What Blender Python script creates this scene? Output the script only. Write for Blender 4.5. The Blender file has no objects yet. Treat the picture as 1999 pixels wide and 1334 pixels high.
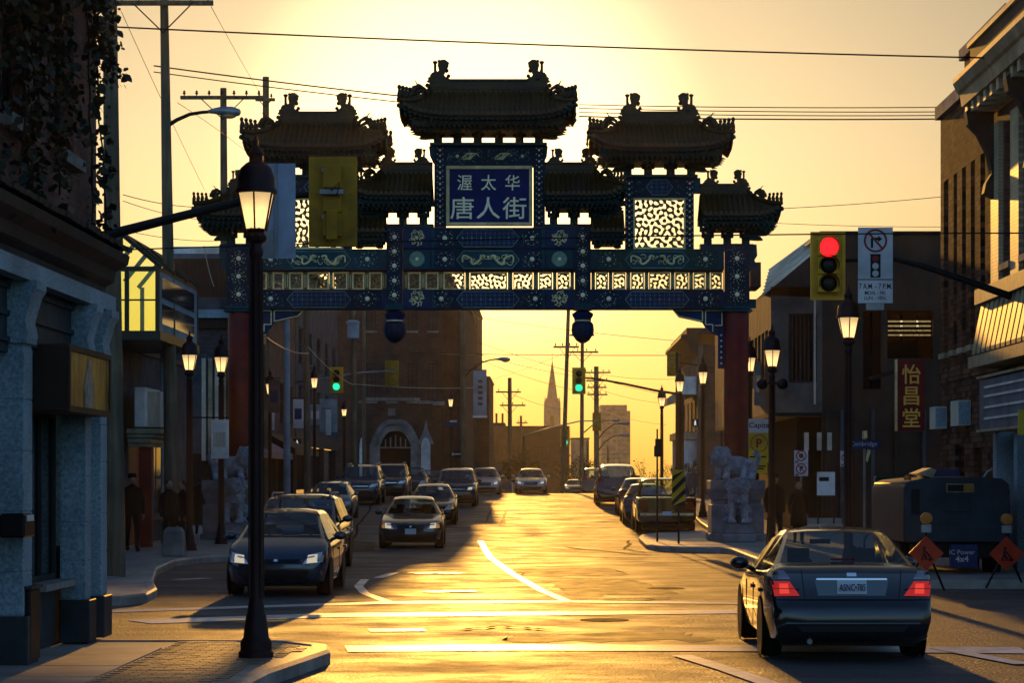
import bpy, bmesh, math, random
import numpy as np
from mathutils import Vector, Matrix
scene = bpy.context.scene
PI = math.pi
R = math.radians

# ---------------------------------------------------------------- camera
# pixel frame of the photograph: 1999 x 1334, focal length 4600 px, street axis vanishes at (1060, 933)
F, VX, VY, CAMZ = 4600.0, 1060.0, 933.0, 1.95
cam = bpy.data.cameras.new('camera')
cam.sensor_width = 36.0
cam.lens = 36.0 * F / 1999.0
cam.shift_x = (999.5 - VX) / 1999.0
cam.shift_y = (VY - 667.0) / 1999.0
cam.clip_end = 6000
camo = bpy.data.objects.new('camera', cam)
camo.location = (0, 0, CAMZ)
camo.rotation_euler = (R(90), 0, 0)
scene.collection.objects.link(camo)
scene.camera = camo

# ---------------------------------------------------------------- sky and sun
SUN_DIR = Vector((-148 / F, 1.0, 643 / F)).normalized()
SUN_EL = math.asin(SUN_DIR.z)
SUN_AZ = math.atan2(SUN_DIR.x, SUN_DIR.y)
world = bpy.data.worlds.new('World')
scene.world = world
world.use_nodes = True
wt = world.node_tree
wt.nodes.clear()
wo = wt.nodes.new('ShaderNodeOutputWorld')
bg = wt.nodes.new('ShaderNodeBackground')
sky = wt.nodes.new('ShaderNodeTexSky')
sky.sky_type = 'NISHITA'
sky.sun_disc = False
sky.sun_elevation = SUN_EL
sky.sun_rotation = SUN_AZ
sky.altitude = 80
sky.air_density = 1.0
sky.dust_density = 1.5
sky.ozone_density = 1.0
bg.inputs['Strength'].default_value = 0.15
# sky dimmed towards the sun; bluer and brighter away from it as added fill
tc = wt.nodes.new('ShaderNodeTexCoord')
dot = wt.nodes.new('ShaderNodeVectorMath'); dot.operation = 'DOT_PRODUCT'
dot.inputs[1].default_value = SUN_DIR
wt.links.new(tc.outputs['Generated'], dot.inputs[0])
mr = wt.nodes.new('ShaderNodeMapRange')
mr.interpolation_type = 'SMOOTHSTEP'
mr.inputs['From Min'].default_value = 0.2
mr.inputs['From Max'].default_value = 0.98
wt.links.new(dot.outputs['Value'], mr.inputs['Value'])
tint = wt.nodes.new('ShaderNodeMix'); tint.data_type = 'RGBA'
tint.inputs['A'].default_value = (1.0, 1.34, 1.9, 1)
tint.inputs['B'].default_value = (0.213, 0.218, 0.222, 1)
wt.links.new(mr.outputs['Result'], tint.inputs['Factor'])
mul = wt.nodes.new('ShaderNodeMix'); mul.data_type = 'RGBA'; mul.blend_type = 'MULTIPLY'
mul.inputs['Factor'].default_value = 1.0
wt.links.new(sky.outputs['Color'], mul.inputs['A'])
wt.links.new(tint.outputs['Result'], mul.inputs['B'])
# thicker air low down (all round the horizon) and the bright aureole around the sun
sx = wt.nodes.new('ShaderNodeSeparateXYZ')
wt.links.new(tc.outputs['Generated'], sx.inputs[0])
mh = wt.nodes.new('ShaderNodeMapRange'); mh.interpolation_type = 'SMOOTHSTEP'
mh.inputs['From Min'].default_value = -0.02
mh.inputs['From Max'].default_value = 0.15
wt.links.new(sx.outputs['Z'], mh.inputs['Value'])
hz = wt.nodes.new('ShaderNodeMix'); hz.data_type = 'RGBA'
hz.inputs['A'].default_value = (0.45, 0.425, 0.26, 1)
hz.inputs['B'].default_value = (1, 1, 1, 1)
wt.links.new(mh.outputs['Result'], hz.inputs['Factor'])
ma = wt.nodes.new('ShaderNodeMapRange'); ma.interpolation_type = 'SMOOTHERSTEP'
ma.inputs['From Min'].default_value = 0.9935
ma.inputs['From Max'].default_value = 1.0
ma.inputs['To Min'].default_value = 1.0
ma.inputs['To Max'].default_value = 1.9
wt.links.new(dot.outputs['Value'], ma.inputs['Value'])
mu2 = wt.nodes.new('ShaderNodeMix'); mu2.data_type = 'RGBA'; mu2.blend_type = 'MULTIPLY'
mu2.inputs['Factor'].default_value = 1.0
wt.links.new(mul.outputs['Result'], mu2.inputs['A'])
wt.links.new(hz.outputs['Result'], mu2.inputs['B'])
mu3 = wt.nodes.new('ShaderNodeVectorMath'); mu3.operation = 'SCALE'
wt.links.new(mu2.outputs['Result'], mu3.inputs[0])
wt.links.new(ma.outputs['Result'], mu3.inputs['Scale'])
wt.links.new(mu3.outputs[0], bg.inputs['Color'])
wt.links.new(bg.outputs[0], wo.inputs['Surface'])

sl = bpy.data.lights.new('sun', 'SUN')
sl.energy = 4.0
sl.angle = R(0.53)
sl.color = (1.0, 0.47, 0.08)
slo = bpy.data.objects.new('sun', sl)
slo.rotation_euler = SUN_DIR.to_track_quat('Z', 'Y').to_euler()
slo.location = (-20, 200, 60)
scene.collection.objects.link(slo)

scene.view_settings.view_transform = 'Standard'
scene.view_settings.look = 'None'
scene.view_settings.gamma = 1.0
scene.view_settings.exposure = -0.2
scene.view_settings.use_curve_mapping = False
cy = scene.cycles
cy.use_denoising = True
cy.max_bounces = 6
cy.diffuse_bounces = 3
cy.glossy_bounces = 3
cy.transmission_bounces = 6
cy.transparent_max_bounces = 24
cy.volume_bounces = 0
cy.caustics_reflective = False
cy.caustics_refractive = False
cy.sample_clamp_indirect = 6

# ---------------------------------------------------------------- helpers
COL = scene.collection
rnd = random.Random(7)

def gz(y):
    """height of the street: flat to the gate, a low crest 130 m off, then falling away"""
    if y < 62: return 0.0
    if y < 134:
        t = (y - 62) / 72.0
        return 1.05 * t * t * (3 - 2 * t)
    t = (y - 134) / 100.0
    return 1.05 - 6.0 * t * t / (0.3 + t)

def at(px, py, y):
    return Vector(((px - VX) * y / F, y, CAMZ + (VY - py) * y / F))
def ax(px, y): return (px - VX) * y / F
def az(py, y): return CAMZ + (VY - py) * y / F

class MB:
    def __init__(s): s.v = []; s.f = []; s.M = Matrix.Identity(4)
    def add(s, vs, fs, m=None):
        n = len(s.v)
        for p in vs:
            p = Vector(p)
            if m is not None: p = m @ p
            s.v.append(tuple(p))
        for f in fs: s.f.append(tuple(i + n for i in f))
        return s
    def box(s, x0, x1, y0, y1, z0, z1, m=None):
        if x0 > x1: x0, x1 = x1, x0
        if y0 > y1: y0, y1 = y1, y0
        if z0 > z1: z0, z1 = z1, z0
        return s.add([(x0,y0,z0),(x1,y0,z0),(x1,y1,z0),(x0,y1,z0),(x0,y0,z1),(x1,y0,z1),(x1,y1,z1),(x0,y1,z1)],
              [(0,3,2,1),(4,5,6,7),(0,1,5,4),(1,2,6,5),(2,3,7,6),(3,0,4,7)], m)
    def cbox(s, cx, cy, cz, w, d, h, m=None):
        return s.box(cx-w/2, cx+w/2, cy-d/2, cy+d/2, cz-h/2, cz+h/2, m)
    def taper(s, cx, cy, z0, z1, w0, d0, w1, d1, m=None):
        a, b, c, d = w0/2, d0/2, w1/2, d1/2
        return s.add([(cx-a,cy-b,z0),(cx+a,cy-b,z0),(cx+a,cy+b,z0),(cx-a,cy+b,z0),(cx-c,cy-d,z1),(cx+c,cy-d,z1),(cx+c,cy+d,z1),(cx-c,cy+d,z1)],
              [(0,3,2,1),(4,5,6,7),(0,1,5,4),(1,2,6,5),(2,3,7,6),(3,0,4,7)], m)
    def prism(s, poly, a, b, axis='y', m=None):
        """polygon (2-D) pushed from a to b along an axis; poly is (x,z) for y, (y,z) for x, (x,y) for z"""
        n = len(poly)
        def P(p, t):
            return (p[0], t, p[1]) if axis == 'y' else ((t, p[0], p[1]) if axis == 'x' else (p[0], p[1], t))
        vs = [P(p, a) for p in poly] + [P(p, b) for p in poly]
        fs = [tuple(range(n)), tuple(range(2*n-1, n-1, -1))]
        fs += [((i+1) % n, i, n+i, n+(i+1) % n) for i in range(n)]
        return s.add(vs, fs, m)
    def tube(s, pts, r, n=6, cap=True, m=None):
        pts = [Vector(p) for p in pts]
        rs = r if isinstance(r, (list, tuple)) else [r]*len(pts)
        vs = []; fs = []
        prev = None
        for i, p in enumerate(pts):
            t = (pts[min(i+1, len(pts)-1)] - pts[max(i-1, 0)])
            if t.length < 1e-9: t = Vector((0,0,1))
            t.normalize()
            if prev is None:
                u = t.orthogonal().normalized()
            else:
                u = prev - t * prev.dot(t)
                u = u.normalized() if u.length > 1e-6 else t.orthogonal().normalized()
            prev = u
            w = t.cross(u)
            for k in range(n):
                a = 2*PI*k/n
                vs.append(p + (u*math.cos(a) + w*math.sin(a))*rs[i])
        for i in range(len(pts)-1):
            for k in range(n):
                fs.append((i*n+k, i*n+(k+1) % n, (i+1)*n+(k+1) % n, (i+1)*n+k))
        if cap:
            fs.append(tuple(reversed(range(n)))); fs.append(tuple(range((len(pts)-1)*n, len(pts)*n)))
        return s.add(vs, fs, m)
    def lathe(s, prof, n=12, c=(0,0,0), axis='z', cap=True, m=None):
        """prof: list of (radius, height)"""
        vs = []; fs = []
        for r, h in prof:
            for k in range(n):
                a = 2*PI*(k+.5)/n
                x, y = r*math.cos(a), r*math.sin(a)
                p = (x, y, h) if axis == 'z' else ((x, h, y) if axis == 'y' else (h, x, y))
                vs.append((p[0]+c[0], p[1]+c[1], p[2]+c[2]))
        for i in range(len(prof)-1):
            for k in range(n):
                fs.append((i*n+k, i*n+(k+1) % n, (i+1)*n+(k+1) % n, (i+1)*n+k))
        if cap:
            fs.append(tuple(reversed(range(n)))); fs.append(tuple(range((len(prof)-1)*n, len(prof)*n)))
        return s.add(vs, fs, m)
    def ball(s, c, r, nu=8, nv=5, m=None):
        rx, ry, rz = (r, r, r) if not isinstance(r, (tuple, list)) else r
        vs = [(c[0], c[1], c[2]-rz)]; fs = []
        for j in range(1, nv):
            t = -PI/2 + PI*j/nv
            for k in range(nu):
                a = 2*PI*k/nu
                vs.append((c[0]+rx*math.cos(t)*math.cos(a), c[1]+ry*math.cos(t)*math.sin(a), c[2]+rz*math.sin(t)))
        vs.append((c[0], c[1], c[2]+rz)); e = len(vs)-1
        for k in range(nu):
            fs.append((0, 1+(k+1) % nu, 1+k))
            fs.append((e, e-nu+k, e-nu+(k+1) % nu))
        for j in range(nv-2):
            for k in range(nu):
                fs.append((1+j*nu+k, 1+j*nu+(k+1) % nu, 1+(j+1)*nu+(k+1) % nu, 1+(j+1)*nu+k))
        return s.add(vs, fs, m)
    def grid(s, rows, closed=False, m=None):
        """rows of points -> quad sheet"""
        nr, nc = len(rows), len(rows[0])
        vs = [p for r in rows for p in r]
        fs = []
        for i in range(nr-1):
            for j in range(nc-1 if not closed else nc):
                k = (j+1) % nc
                fs.append((i*nc+j, i*nc+k, (i+1)*nc+k, (i+1)*nc+j))
        return s.add(vs, fs, m)
    def mesh(s, name, mat=None, smooth=False, fix=True):
        me = bpy.data.meshes.new(name)
        me.from_pydata(s.v, [], s.f)
        if fix:
            bm = bmesh.new(); bm.from_mesh(me)
            bmesh.ops.recalc_face_normals(bm, faces=bm.faces)
            bm.to_mesh(me); bm.free()
        if mat is not None: me.materials.append(mat)
        if smooth is True:
            me.polygons.foreach_set('use_smooth', [True]*len(me.polygons))
        elif smooth:
            me.polygons.foreach_set('use_smooth', [True]*len(me.polygons))
            try: me.set_sharp_from_angle(angle=R(smooth))
            except Exception: pass
        return me
    def build(s, name, mat=None, parent=None, smooth=False, fix=True, bevel=0, seg=1):
        o = bpy.data.objects.new(name, s.mesh(name, mat, smooth, fix))
        COL.objects.link(o)
        if parent is not None: o.parent = parent
        if bevel:
            b = o.modifiers.new('bevel', 'BEVEL'); b.width = bevel; b.segments = seg; b.limit_method = 'ANGLE'; b.angle_limit = R(40)
        return o

def tag(o, label=None, cat=None, group=None, kind=None):
    if label: o['label'] = label
    if cat: o['category'] = cat
    if group: o['group'] = group
    if kind: o['kind'] = kind
    return o
def thing(name, label, cat, loc=(0,0,0), rotz=0, group=None):
    o = bpy.data.objects.new(name, None)
    o.empty_display_size = 0.2
    COL.objects.link(o)
    o.location = loc; o.rotation_euler = (0, 0, rotz)
    return tag(o, label, cat, group)
def inst(name, me, parent=None, loc=(0,0,0), rot=(0,0,0), scale=(1,1,1)):
    o = bpy.data.objects.new(name, me); COL.objects.link(o)
    o.location = loc; o.rotation_euler = rot; o.scale = scale
    if parent is not None: o.parent = parent
    return o
def kids(o): return [c for c in bpy.data.objects if c.parent == o]
def copy_tree(o, parent=None, label=None):
    c = o.copy(); COL.objects.link(c); c.parent = parent
    if label: c['label'] = label
    for ch in o.children: copy_tree(ch, c)
    return c

def text_mesh(body, size, depth=0.004, bold=0.0, align='CENTER', spacing=1.0):
    """lettering that stands upright and faces -y, centred on its origin"""
    cu = bpy.data.curves.new('lettering', 'FONT')
    cu.body = body; cu.size = size; cu.extrude = depth; cu.offset = bold
    cu.align_x = align; cu.align_y = 'CENTER'; cu.space_character = spacing
    cu.resolution_u = 3
    o = bpy.data.objects.new('lettering', cu)
    COL.objects.link(o)
    bpy.context.view_layer.update()
    dg = bpy.context.evaluated_depsgraph_get()
    me = bpy.data.meshes.new_from_object(o.evaluated_get(dg))
    bpy.data.objects.remove(o); bpy.data.curves.remove(cu)
    me.transform(Matrix.Rotation(R(90), 4, 'X'))
    me.materials.clear()
    return me
def lettering(body, size, mat, parent, loc, rotz=0, bold=0.0, depth=0.004, name='lettering', sx=1, spacing=1.0):
    me = text_mesh(body, size, depth, bold, spacing=spacing)
    if len(me.vertices):
        xs = [v.co.x for v in me.vertices]; zs = [v.co.z for v in me.vertices]
        me.transform(Matrix.Translation((-(min(xs)+max(xs))/2, 0, -(min(zs)+max(zs))/2)))
    me.materials.append(mat)
    o = inst(name, me, parent, loc, (0, 0, rotz), (sx, 1, 1))
    return o

# ---------------------------------------------------------------- materials
MATS = {}
def deep(c, e=0.38):
    """contrast curve put into base colours: dark ones deepened like shade, pale ones kept"""
    k = min(1.08, (max(max(c), .004)/.42)**e)
    return tuple(v*k for v in c)
def mat(name, col, rough=0.6, metal=0.0, var=0.0, vscale=3.0, bump=0.0, bscale=40.0, spec=0.25, emit=None, estr=0.0, coat=0.0, col2=None, detail=6.0, stretch=None, rvar=0.0):
    m = bpy.data.materials.new(name); m.use_nodes = True
    nt = m.node_tree; b = nt.nodes['Principled BSDF']
    if not emit: col = deep(col); col2 = deep(col2) if col2 else None
    b.inputs['Base Color'].default_value = (*col, 1)
    b.inputs['Roughness'].default_value = rough
    b.inputs['Metallic'].default_value = metal
    b.inputs['Specular IOR Level'].default_value = spec
    if coat: b.inputs['Coat Weight'].default_value = coat; b.inputs['Coat Roughness'].default_value = 0.04
    if emit: b.inputs['Emission Color'].default_value = (*emit, 1); b.inputs['Emission Strength'].default_value = estr
    L = nt.links.new
    vec = None
    if var or bump or col2 or rvar:
        tc = nt.nodes.new('ShaderNodeTexCoord'); vec = tc.outputs['Object']
        if stretch:
            mp = nt.nodes.new('ShaderNodeMapping'); mp.inputs['Scale'].default_value = stretch
            L(vec, mp.inputs[0]); vec = mp.outputs[0]
    if var or col2 or rvar:
        n = nt.nodes.new('ShaderNodeTexNoise'); n.inputs['Scale'].default_value = vscale; n.inputs['Detail'].default_value = detail
        n.inputs['Roughness'].default_value = 0.65
        L(vec, n.inputs['Vector'])
        if var or col2:
            mx = nt.nodes.new('ShaderNodeMix'); mx.data_type = 'RGBA'
            c2 = col2 if col2 else tuple(min(1, c*(1+var)) for c in col)
            c1 = col if col2 else tuple(c*(1-var) for c in col)
            mx.inputs['A'].default_value = (*c1, 1); mx.inputs['B'].default_value = (*c2, 1)
            rp = nt.nodes.new('ShaderNodeMapRange'); rp.inputs['From Min'].default_value = 0.32; rp.inputs['From Max'].default_value = 0.68
            L(n.outputs['Fac'], rp.inputs['Value']); L(rp.outputs['Result'], mx.inputs['Factor'])
            ng = nt.nodes.new('ShaderNodeTexNoise'); ng.inputs['Scale'].default_value = 0.9; ng.inputs['Detail'].default_value = 7
            tg = nt.nodes.new('ShaderNodeTexCoord'); L(tg.outputs['Object'], ng.inputs['Vector'])
            rg_ = nt.nodes.new('ShaderNodeMapRange'); rg_.inputs['From Min'].default_value = .35; rg_.inputs['From Max'].default_value = .62; rg_.inputs['To Min'].default_value = .62; rg_.inputs['To Max'].default_value = 1.08
            L(ng.outputs['Fac'], rg_.inputs['Value'])
            gs = nt.nodes.new('ShaderNodeVectorMath'); gs.operation = 'SCALE'
            L(mx.outputs['Result'], gs.inputs[0]); L(rg_.outputs['Result'], gs.inputs['Scale'])
            L(gs.outputs[0], b.inputs['Base Color'])
        if rvar:
            rr = nt.nodes.new('ShaderNodeMapRange'); rr.inputs['From Min'].default_value = 0.3; rr.inputs['From Max'].default_value = 0.7
            rr.inputs['To Min'].default_value = max(0.02, rough-rvar); rr.inputs['To Max'].default_value = min(1, rough+rvar)
            L(n.outputs['Fac'], rr.inputs['Value']); L(rr.outputs['Result'], b.inputs['Roughness'])
    if bump:
        n2 = nt.nodes.new('ShaderNodeTexNoise'); n2.inputs['Scale'].default_value = bscale; n2.inputs['Detail'].default_value = 4
        L(vec, n2.inputs['Vector'])
        bp = nt.nodes.new('ShaderNodeBump'); bp.inputs['Strength'].default_value = bump; bp.inputs['Distance'].default_value = 0.02
        L(n2.outputs['Fac'], bp.inputs['Height']); L(bp.outputs[0], b.inputs['Normal'])
    MATS[name] = m
    return m

def glass_mat(name, tint=(0.6,0.65,0.65), rough=0.03, ior=1.5):
    """thin tinted pane: light passes straight through, Fresnel mirror on top"""
    m = bpy.data.materials.new(name); m.use_nodes = True
    nt = m.node_tree; nt.nodes.clear(); L = nt.links.new
    out = nt.nodes.new('ShaderNodeOutputMaterial')
    tr = nt.nodes.new('ShaderNodeBsdfTransparent'); tr.inputs[0].default_value = (*tint, 1)
    gl = nt.nodes.new('ShaderNodeBsdfGlossy'); gl.inputs['Roughness'].default_value = rough
    lw = nt.nodes.new('ShaderNodeLayerWeight'); lw.inputs['Blend'].default_value = .5
    pw = nt.nodes.new('ShaderNodeMath'); pw.operation = 'POWER'; pw.inputs[1].default_value = 4.0
    L(lw.outputs['Facing'], pw.inputs[0])
    fr = nt.nodes.new('ShaderNodeMath'); fr.operation = 'MULTIPLY_ADD'; fr.inputs[1].default_value = .55; fr.inputs[2].default_value = .07
    L(pw.outputs[0], fr.inputs[0])
    mx = nt.nodes.new('ShaderNodeMixShader')
    L(fr.outputs[0], mx.inputs[0]); L(tr.outputs[0], mx.inputs[1]); L(gl.outputs[0], mx.inputs[2]); L(mx.outputs[0], out.inputs[0])
    MATS[name] = m
    return m

def brick_mat(name, c1, c2, mortar, scale=1.0, bw=0.22, bh=0.075, axis='xz', bump=0.6, rough=0.85, spec=0.25):
    """running-bond brickwork laid in metres; axis: the two object axes the wall lies in"""
    m = bpy.data.materials.new(name); m.use_nodes = True
    nt = m.node_tree; L = nt.links.new; b = nt.nodes['Principled BSDF']
    b.inputs['Roughness'].default_value = rough
    b.inputs['Specular IOR Level'].default_value = spec
    tc = nt.nodes.new('ShaderNodeTexCoord')
    sp = nt.nodes.new('ShaderNodeSeparateXYZ'); cb = nt.nodes.new('ShaderNodeCombineXYZ')
    L(tc.outputs['Object'], sp.inputs[0])
    L(sp.outputs[axis[0].upper()], cb.inputs[0]); L(sp.outputs[axis[1].upper()], cb.inputs[1])
    c1, c2, mortar = deep(c1), deep(c2), deep(mortar)
    br = nt.nodes.new('ShaderNodeTexBrick')
    br.inputs['Scale'].default_value = 1.0
    br.inputs['Brick Width'].default_value = bw*scale; br.inputs['Row Height'].default_value = bh*scale
    br.inputs['Mortar Size'].default_value = 0.008*scale; br.inputs['Mortar Smooth'].default_value = 0.2; br.inputs['Bias'].default_value = -0.1
    br.inputs['Color1'].default_value = (*c1, 1); br.inputs['Color2'].default_value = (*c2, 1); br.inputs['Mortar'].default_value = (*mortar, 1)
    L(cb.outputs[0], br.inputs['Vector'])
    n = nt.nodes.new('ShaderNodeTexNoise'); n.inputs['Scale'].default_value = 1.3; n.inputs['Detail'].default_value = 8
    L(tc.outputs['Object'], n.inputs['Vector'])
    rp = nt.nodes.new('ShaderNodeMapRange'); rp.inputs['From Min'].default_value = 0.3; rp.inputs['From Max'].default_value = 0.7
    rp.inputs['To Min'].default_value = 0.6; rp.inputs['To Max'].default_value = 1.25
    L(n.outputs['Fac'], rp.inputs['Value'])
    sc = nt.nodes.new('ShaderNodeVectorMath'); sc.operation = 'SCALE'
    L(br.outputs['Color'], sc.inputs[0]); L(rp.outputs['Result'], sc.inputs['Scale'])
    L(sc.outputs[0], b.inputs['Base Color'])
    bp = nt.nodes.new('ShaderNodeBump'); bp.inputs['Strength'].default_value = bump; bp.inputs['Distance'].default_value = 0.02; bp.invert = True
    L(br.outputs['Fac'], bp.inputs['Height']); L(bp.outputs[0], b.inputs['Normal'])
    MATS[name] = m
    return m

# ---------------------------------------------------------------- ground, road, pavements
M_ground = mat('dirt_ground', (0.07,0.06,0.05), 0.95, var=0.3, vscale=0.5)
M_asph = bpy.data.materials.new('asphalt'); M_asph.use_nodes = True
def asphalt_nodes(m):
    nt = m.node_tree; L = nt.links.new; b = nt.nodes['Principled BSDF']
    tc = nt.nodes.new('ShaderNodeTexCoord')
    mp = nt.nodes.new('ShaderNodeMapping'); mp.inputs['Scale'].default_value = (0.7, 0.9, 1.0)
    L(tc.outputs['Object'], mp.inputs[0])
    n1 = nt.nodes.new('ShaderNodeTexNoise'); n1.inputs['Scale'].default_value = 0.9; n1.inputs['Detail'].default_value = 9; n1.inputs['Roughness'].default_value = 0.7
    L(mp.outputs[0], n1.inputs['Vector'])
    n2 = nt.nodes.new('ShaderNodeTexNoise'); n2.inputs['Scale'].default_value = 24; n2.inputs['Detail'].default_value = 5
    L(tc.outputs['Object'], n2.inputs['Vector'])
    n3 = nt.nodes.new('ShaderNodeTexNoise'); n3.inputs['Scale'].default_value = 2.2; n3.inputs['Detail'].default_value = 6
    L(tc.outputs['Object'], n3.inputs['Vector'])
    rp = nt.nodes.new('ShaderNodeValToRGB')
    rp.color_ramp.elements[0].position = 0.3; rp.color_ramp.elements[0].color = (0.016,0.016,0.018,1)
    rp.color_ramp.elements[1].position = 0.72; rp.color_ramp.elements[1].color = (0.075,0.071,0.066,1)
    L(n1.outputs['Fac'], rp.inputs[0]); L(rp.outputs[0], b.inputs['Base Color'])
    rr = nt.nodes.new('ShaderNodeMapRange'); rr.inputs['From Min'].default_value = 0.3; rr.inputs['From Max'].default_value = 0.7
    rr.inputs['To Min'].default_value = 0.82; rr.inputs['To Max'].default_value = 0.46
    L(n1.outputs['Fac'], rr.inputs['Value']); L(rr.outputs[0], b.inputs['Roughness'])
    ad = nt.nodes.new('ShaderNodeMath'); ad.operation = 'ADD'
    L(n2.outputs['Fac'], ad.inputs[0]); L(n3.outputs['Fac'], ad.inputs[1])
    bp = nt.nodes.new('ShaderNodeBump'); bp.inputs['Strength'].default_value = 1.0; bp.inputs['Distance'].default_value = 0.035
    L(ad.outputs[0], bp.inputs['Height']); L(bp.outputs[0], b.inputs['Normal'])
    b.inputs['Specular IOR Level'].default_value = 0.55
asphalt_nodes(M_asph)
M_conc = mat('pavement_concrete', (0.36,0.33,0.29), 0.46, spec=.5, var=0.25, vscale=1.6, bump=0.25, bscale=60)
M_conc2 = mat('kerb_concrete', (0.38,0.35,0.31), 0.5, var=0.3, vscale=2.5, bump=0.3, bscale=50)
M_paver = mat('brick_paver', (0.34,0.20,0.14), 0.42, spec=.5, var=0.45, vscale=4.0, bump=0.3, bscale=60)
M_paint = mat('road_paint', (0.80,0.78,0.74), 0.42, spec=.4, col2=(0.42,0.40,0.37), vscale=4.0, detail=10, bump=0.2, bscale=60)
M_patch = mat('asphalt_patch', (0.03,0.03,0.032), 0.72, var=0.3, vscale=2.0, bump=0.4, bscale=45, rvar=0.12)

ys = [-40, -10, 0] + list(range(10, 62, 13)) + list(range(62, 240, 6)) + [260, 300, 400]
g = MB()
ys2 = ys + [800, 3500]
g.grid([[(x, y, gz(min(y, 400)) - 0.03) for x in (-1500, -60, -12, 18, 60, 1500)] for y in ys2])
tag(g.build('ground', M_ground, smooth=True), 'bare earth ground spreading out to the horizon', 'ground', kind='structure')
g = MB()
g.grid([[(x, y, gz(y)) for x in (-10.5, -6, -2, 2, 6, 12, 17)] for y in ys])
tag(g.build('road', M_asph, smooth=True), 'asphalt street running under the gate and over the crest', 'road', kind='structure')
g = MB()
g.grid([[(x, y, 0.004) for x in (-60, -10.4)] for y in (26.5, 30, 35.4)])
g.grid([[(x, y, 0.004) for x in (16.9, 60)] for y in (24.0, 30, 41.5)])
tag(g.build('side_street', M_asph), 'narrow asphalt side street crossing at the near junction', 'road', kind='structure')

def pavement(name, label, kerb, inner, slab=1.5, pave=None, kerb_w=0.16, top=0.15):
    """raised walk between a kerb polyline and an inner line; slabs are pieces with open joints"""
    root = thing(name, label, 'pavement'); root['kind'] = 'structure'
    def dense(pl):
        out = []
        for (a, b) in zip(pl, pl[1:]):
            n = max(1, int(math.hypot(b[0]-a[0], b[1]-a[1]) / 4.0))
            for i in range(n): out.append((a[0]+(b[0]-a[0])*i/n, a[1]+(b[1]-a[1])*i/n))
        return out + [pl[-1]]
    k = dense(kerb)
    # offset the kerb inwards
    def offs(pl, d):
        res = []
        for i, p in enumerate(pl):
            a = pl[max(i-1, 0)]; b = pl[min(i+1, len(pl)-1)]
            dx, dy = b[0]-a[0], b[1]-a[1]; l = math.hypot(dx, dy) or 1
            res.append((p[0]-dy/l*d, p[1]+dx/l*d))
        return res
    ki = offs(k, kerb_w)
    m = MB()
    rows = []
    for (p, q) in zip(k, ki):
        z = gz(p[1]) + top
        rows.append([(p[0], p[1], gz(p[1])-0.2), (p[0], p[1], z-0.03), (p[0]+(q[0]-p[0])*.2, p[1]+(q[1]-p[1])*.2, z+0.003), (q[0], q[1], z+0.003), (q[0], q[1], z-0.2)])
    m.grid(rows)
    m.build('kerb', M_conc2, root, smooth=30)
    # bed under the slabs
    m = MB()
    n = len(ki)
    inn = []
    # resample the inner line to the same count
    tot = [0]
    for a, b in zip(inner, inner[1:]): tot.append(tot[-1] + math.hypot(b[0]-a[0], b[1]-a[1]))
    for i in range(n):
        t = tot[-1]*i/(n-1)
        for j in range(len(inner)-1):
            if t <= tot[j+1]+1e-9:
                f = (t-tot[j])/max(1e-9, tot[j+1]-tot[j])
                inn.append((inner[j][0]+(inner[j+1][0]-inner[j][0])*f, inner[j][1]+(inner[j+1][1]-inner[j][1])*f)); break
    m.grid([[(p[0], p[1], gz(p[1])+top-0.012), (q[0], q[1], gz(q[1])+top-0.012)] for p, q in zip(ki, inn)])
    m.build('bed', M_conc, root)
    return root, ki, inn

def inside(poly, x, y):
    c = False; n = len(poly)
    for i in range(n):
        (x1, y1), (x2, y2) = poly[i], poly[(i+1) % n]
        if (y1 > y) != (y2 > y) and x < (x2-x1)*(y-y1)/(y2-y1)+x1: c = not c
    return c
def slabs(root, poly, x0, x1, y0, y1, sx, sy, material, name='slab', top=0.15, joint=0.012, jig=0.0):
    mesh = MB().box(joint/2, sx-joint/2, joint/2, sy-joint/2, -0.04, 0).mesh(name, material)
    y = y0; r = 0
    while y < y1:
        x = x0 + (sx/2 if (jig and r % 2) else 0)
        while x < x1:
            if all(inside(poly, a, b) for a, b in ((x, y), (x+sx, y), (x, y+sy), (x+sx, y+sy))):
                sl = (gz(y+sy)-gz(y))/sy
                inst(name, mesh, root, (x, y, gz(y)+top+rnd.uniform(-0.003, 0.003)), (math.atan(sl)+rnd.uniform(-.002,.002), rnd.uniform(-.002,.002), 0))
            x += sx
        y += sy; r += 1

# far left pavement: corner bulge, lay-by, bulge at the gate, then straight on
kL = [(-40, 35.4), (-6.9, 35.5), (-6.4, 35.8), (-6.15, 36.6), (-6.3, 38.5), (-6.85, 41.4), (-7.7, 47), (-8.05, 51.5), (-7.8, 53.4), (-7.1, 55.2), (-6.9, 57), (-6.9, 72), (-7.6, 76), (-9.9, 80), (-10.2, 90), (-10.2, 200)]
rootL, ki, inn = pavement('pavement_left', 'concrete pavement on the shaded side beyond the junction', kL, [(-40, 37.0), (-12.4, 37.0), (-12.4, 200)])
pl = ki + inn[::-1]
slabs(rootL, pl, -12.2, -6, 36, 84, 1.5, 1.5, M_conc)
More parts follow.
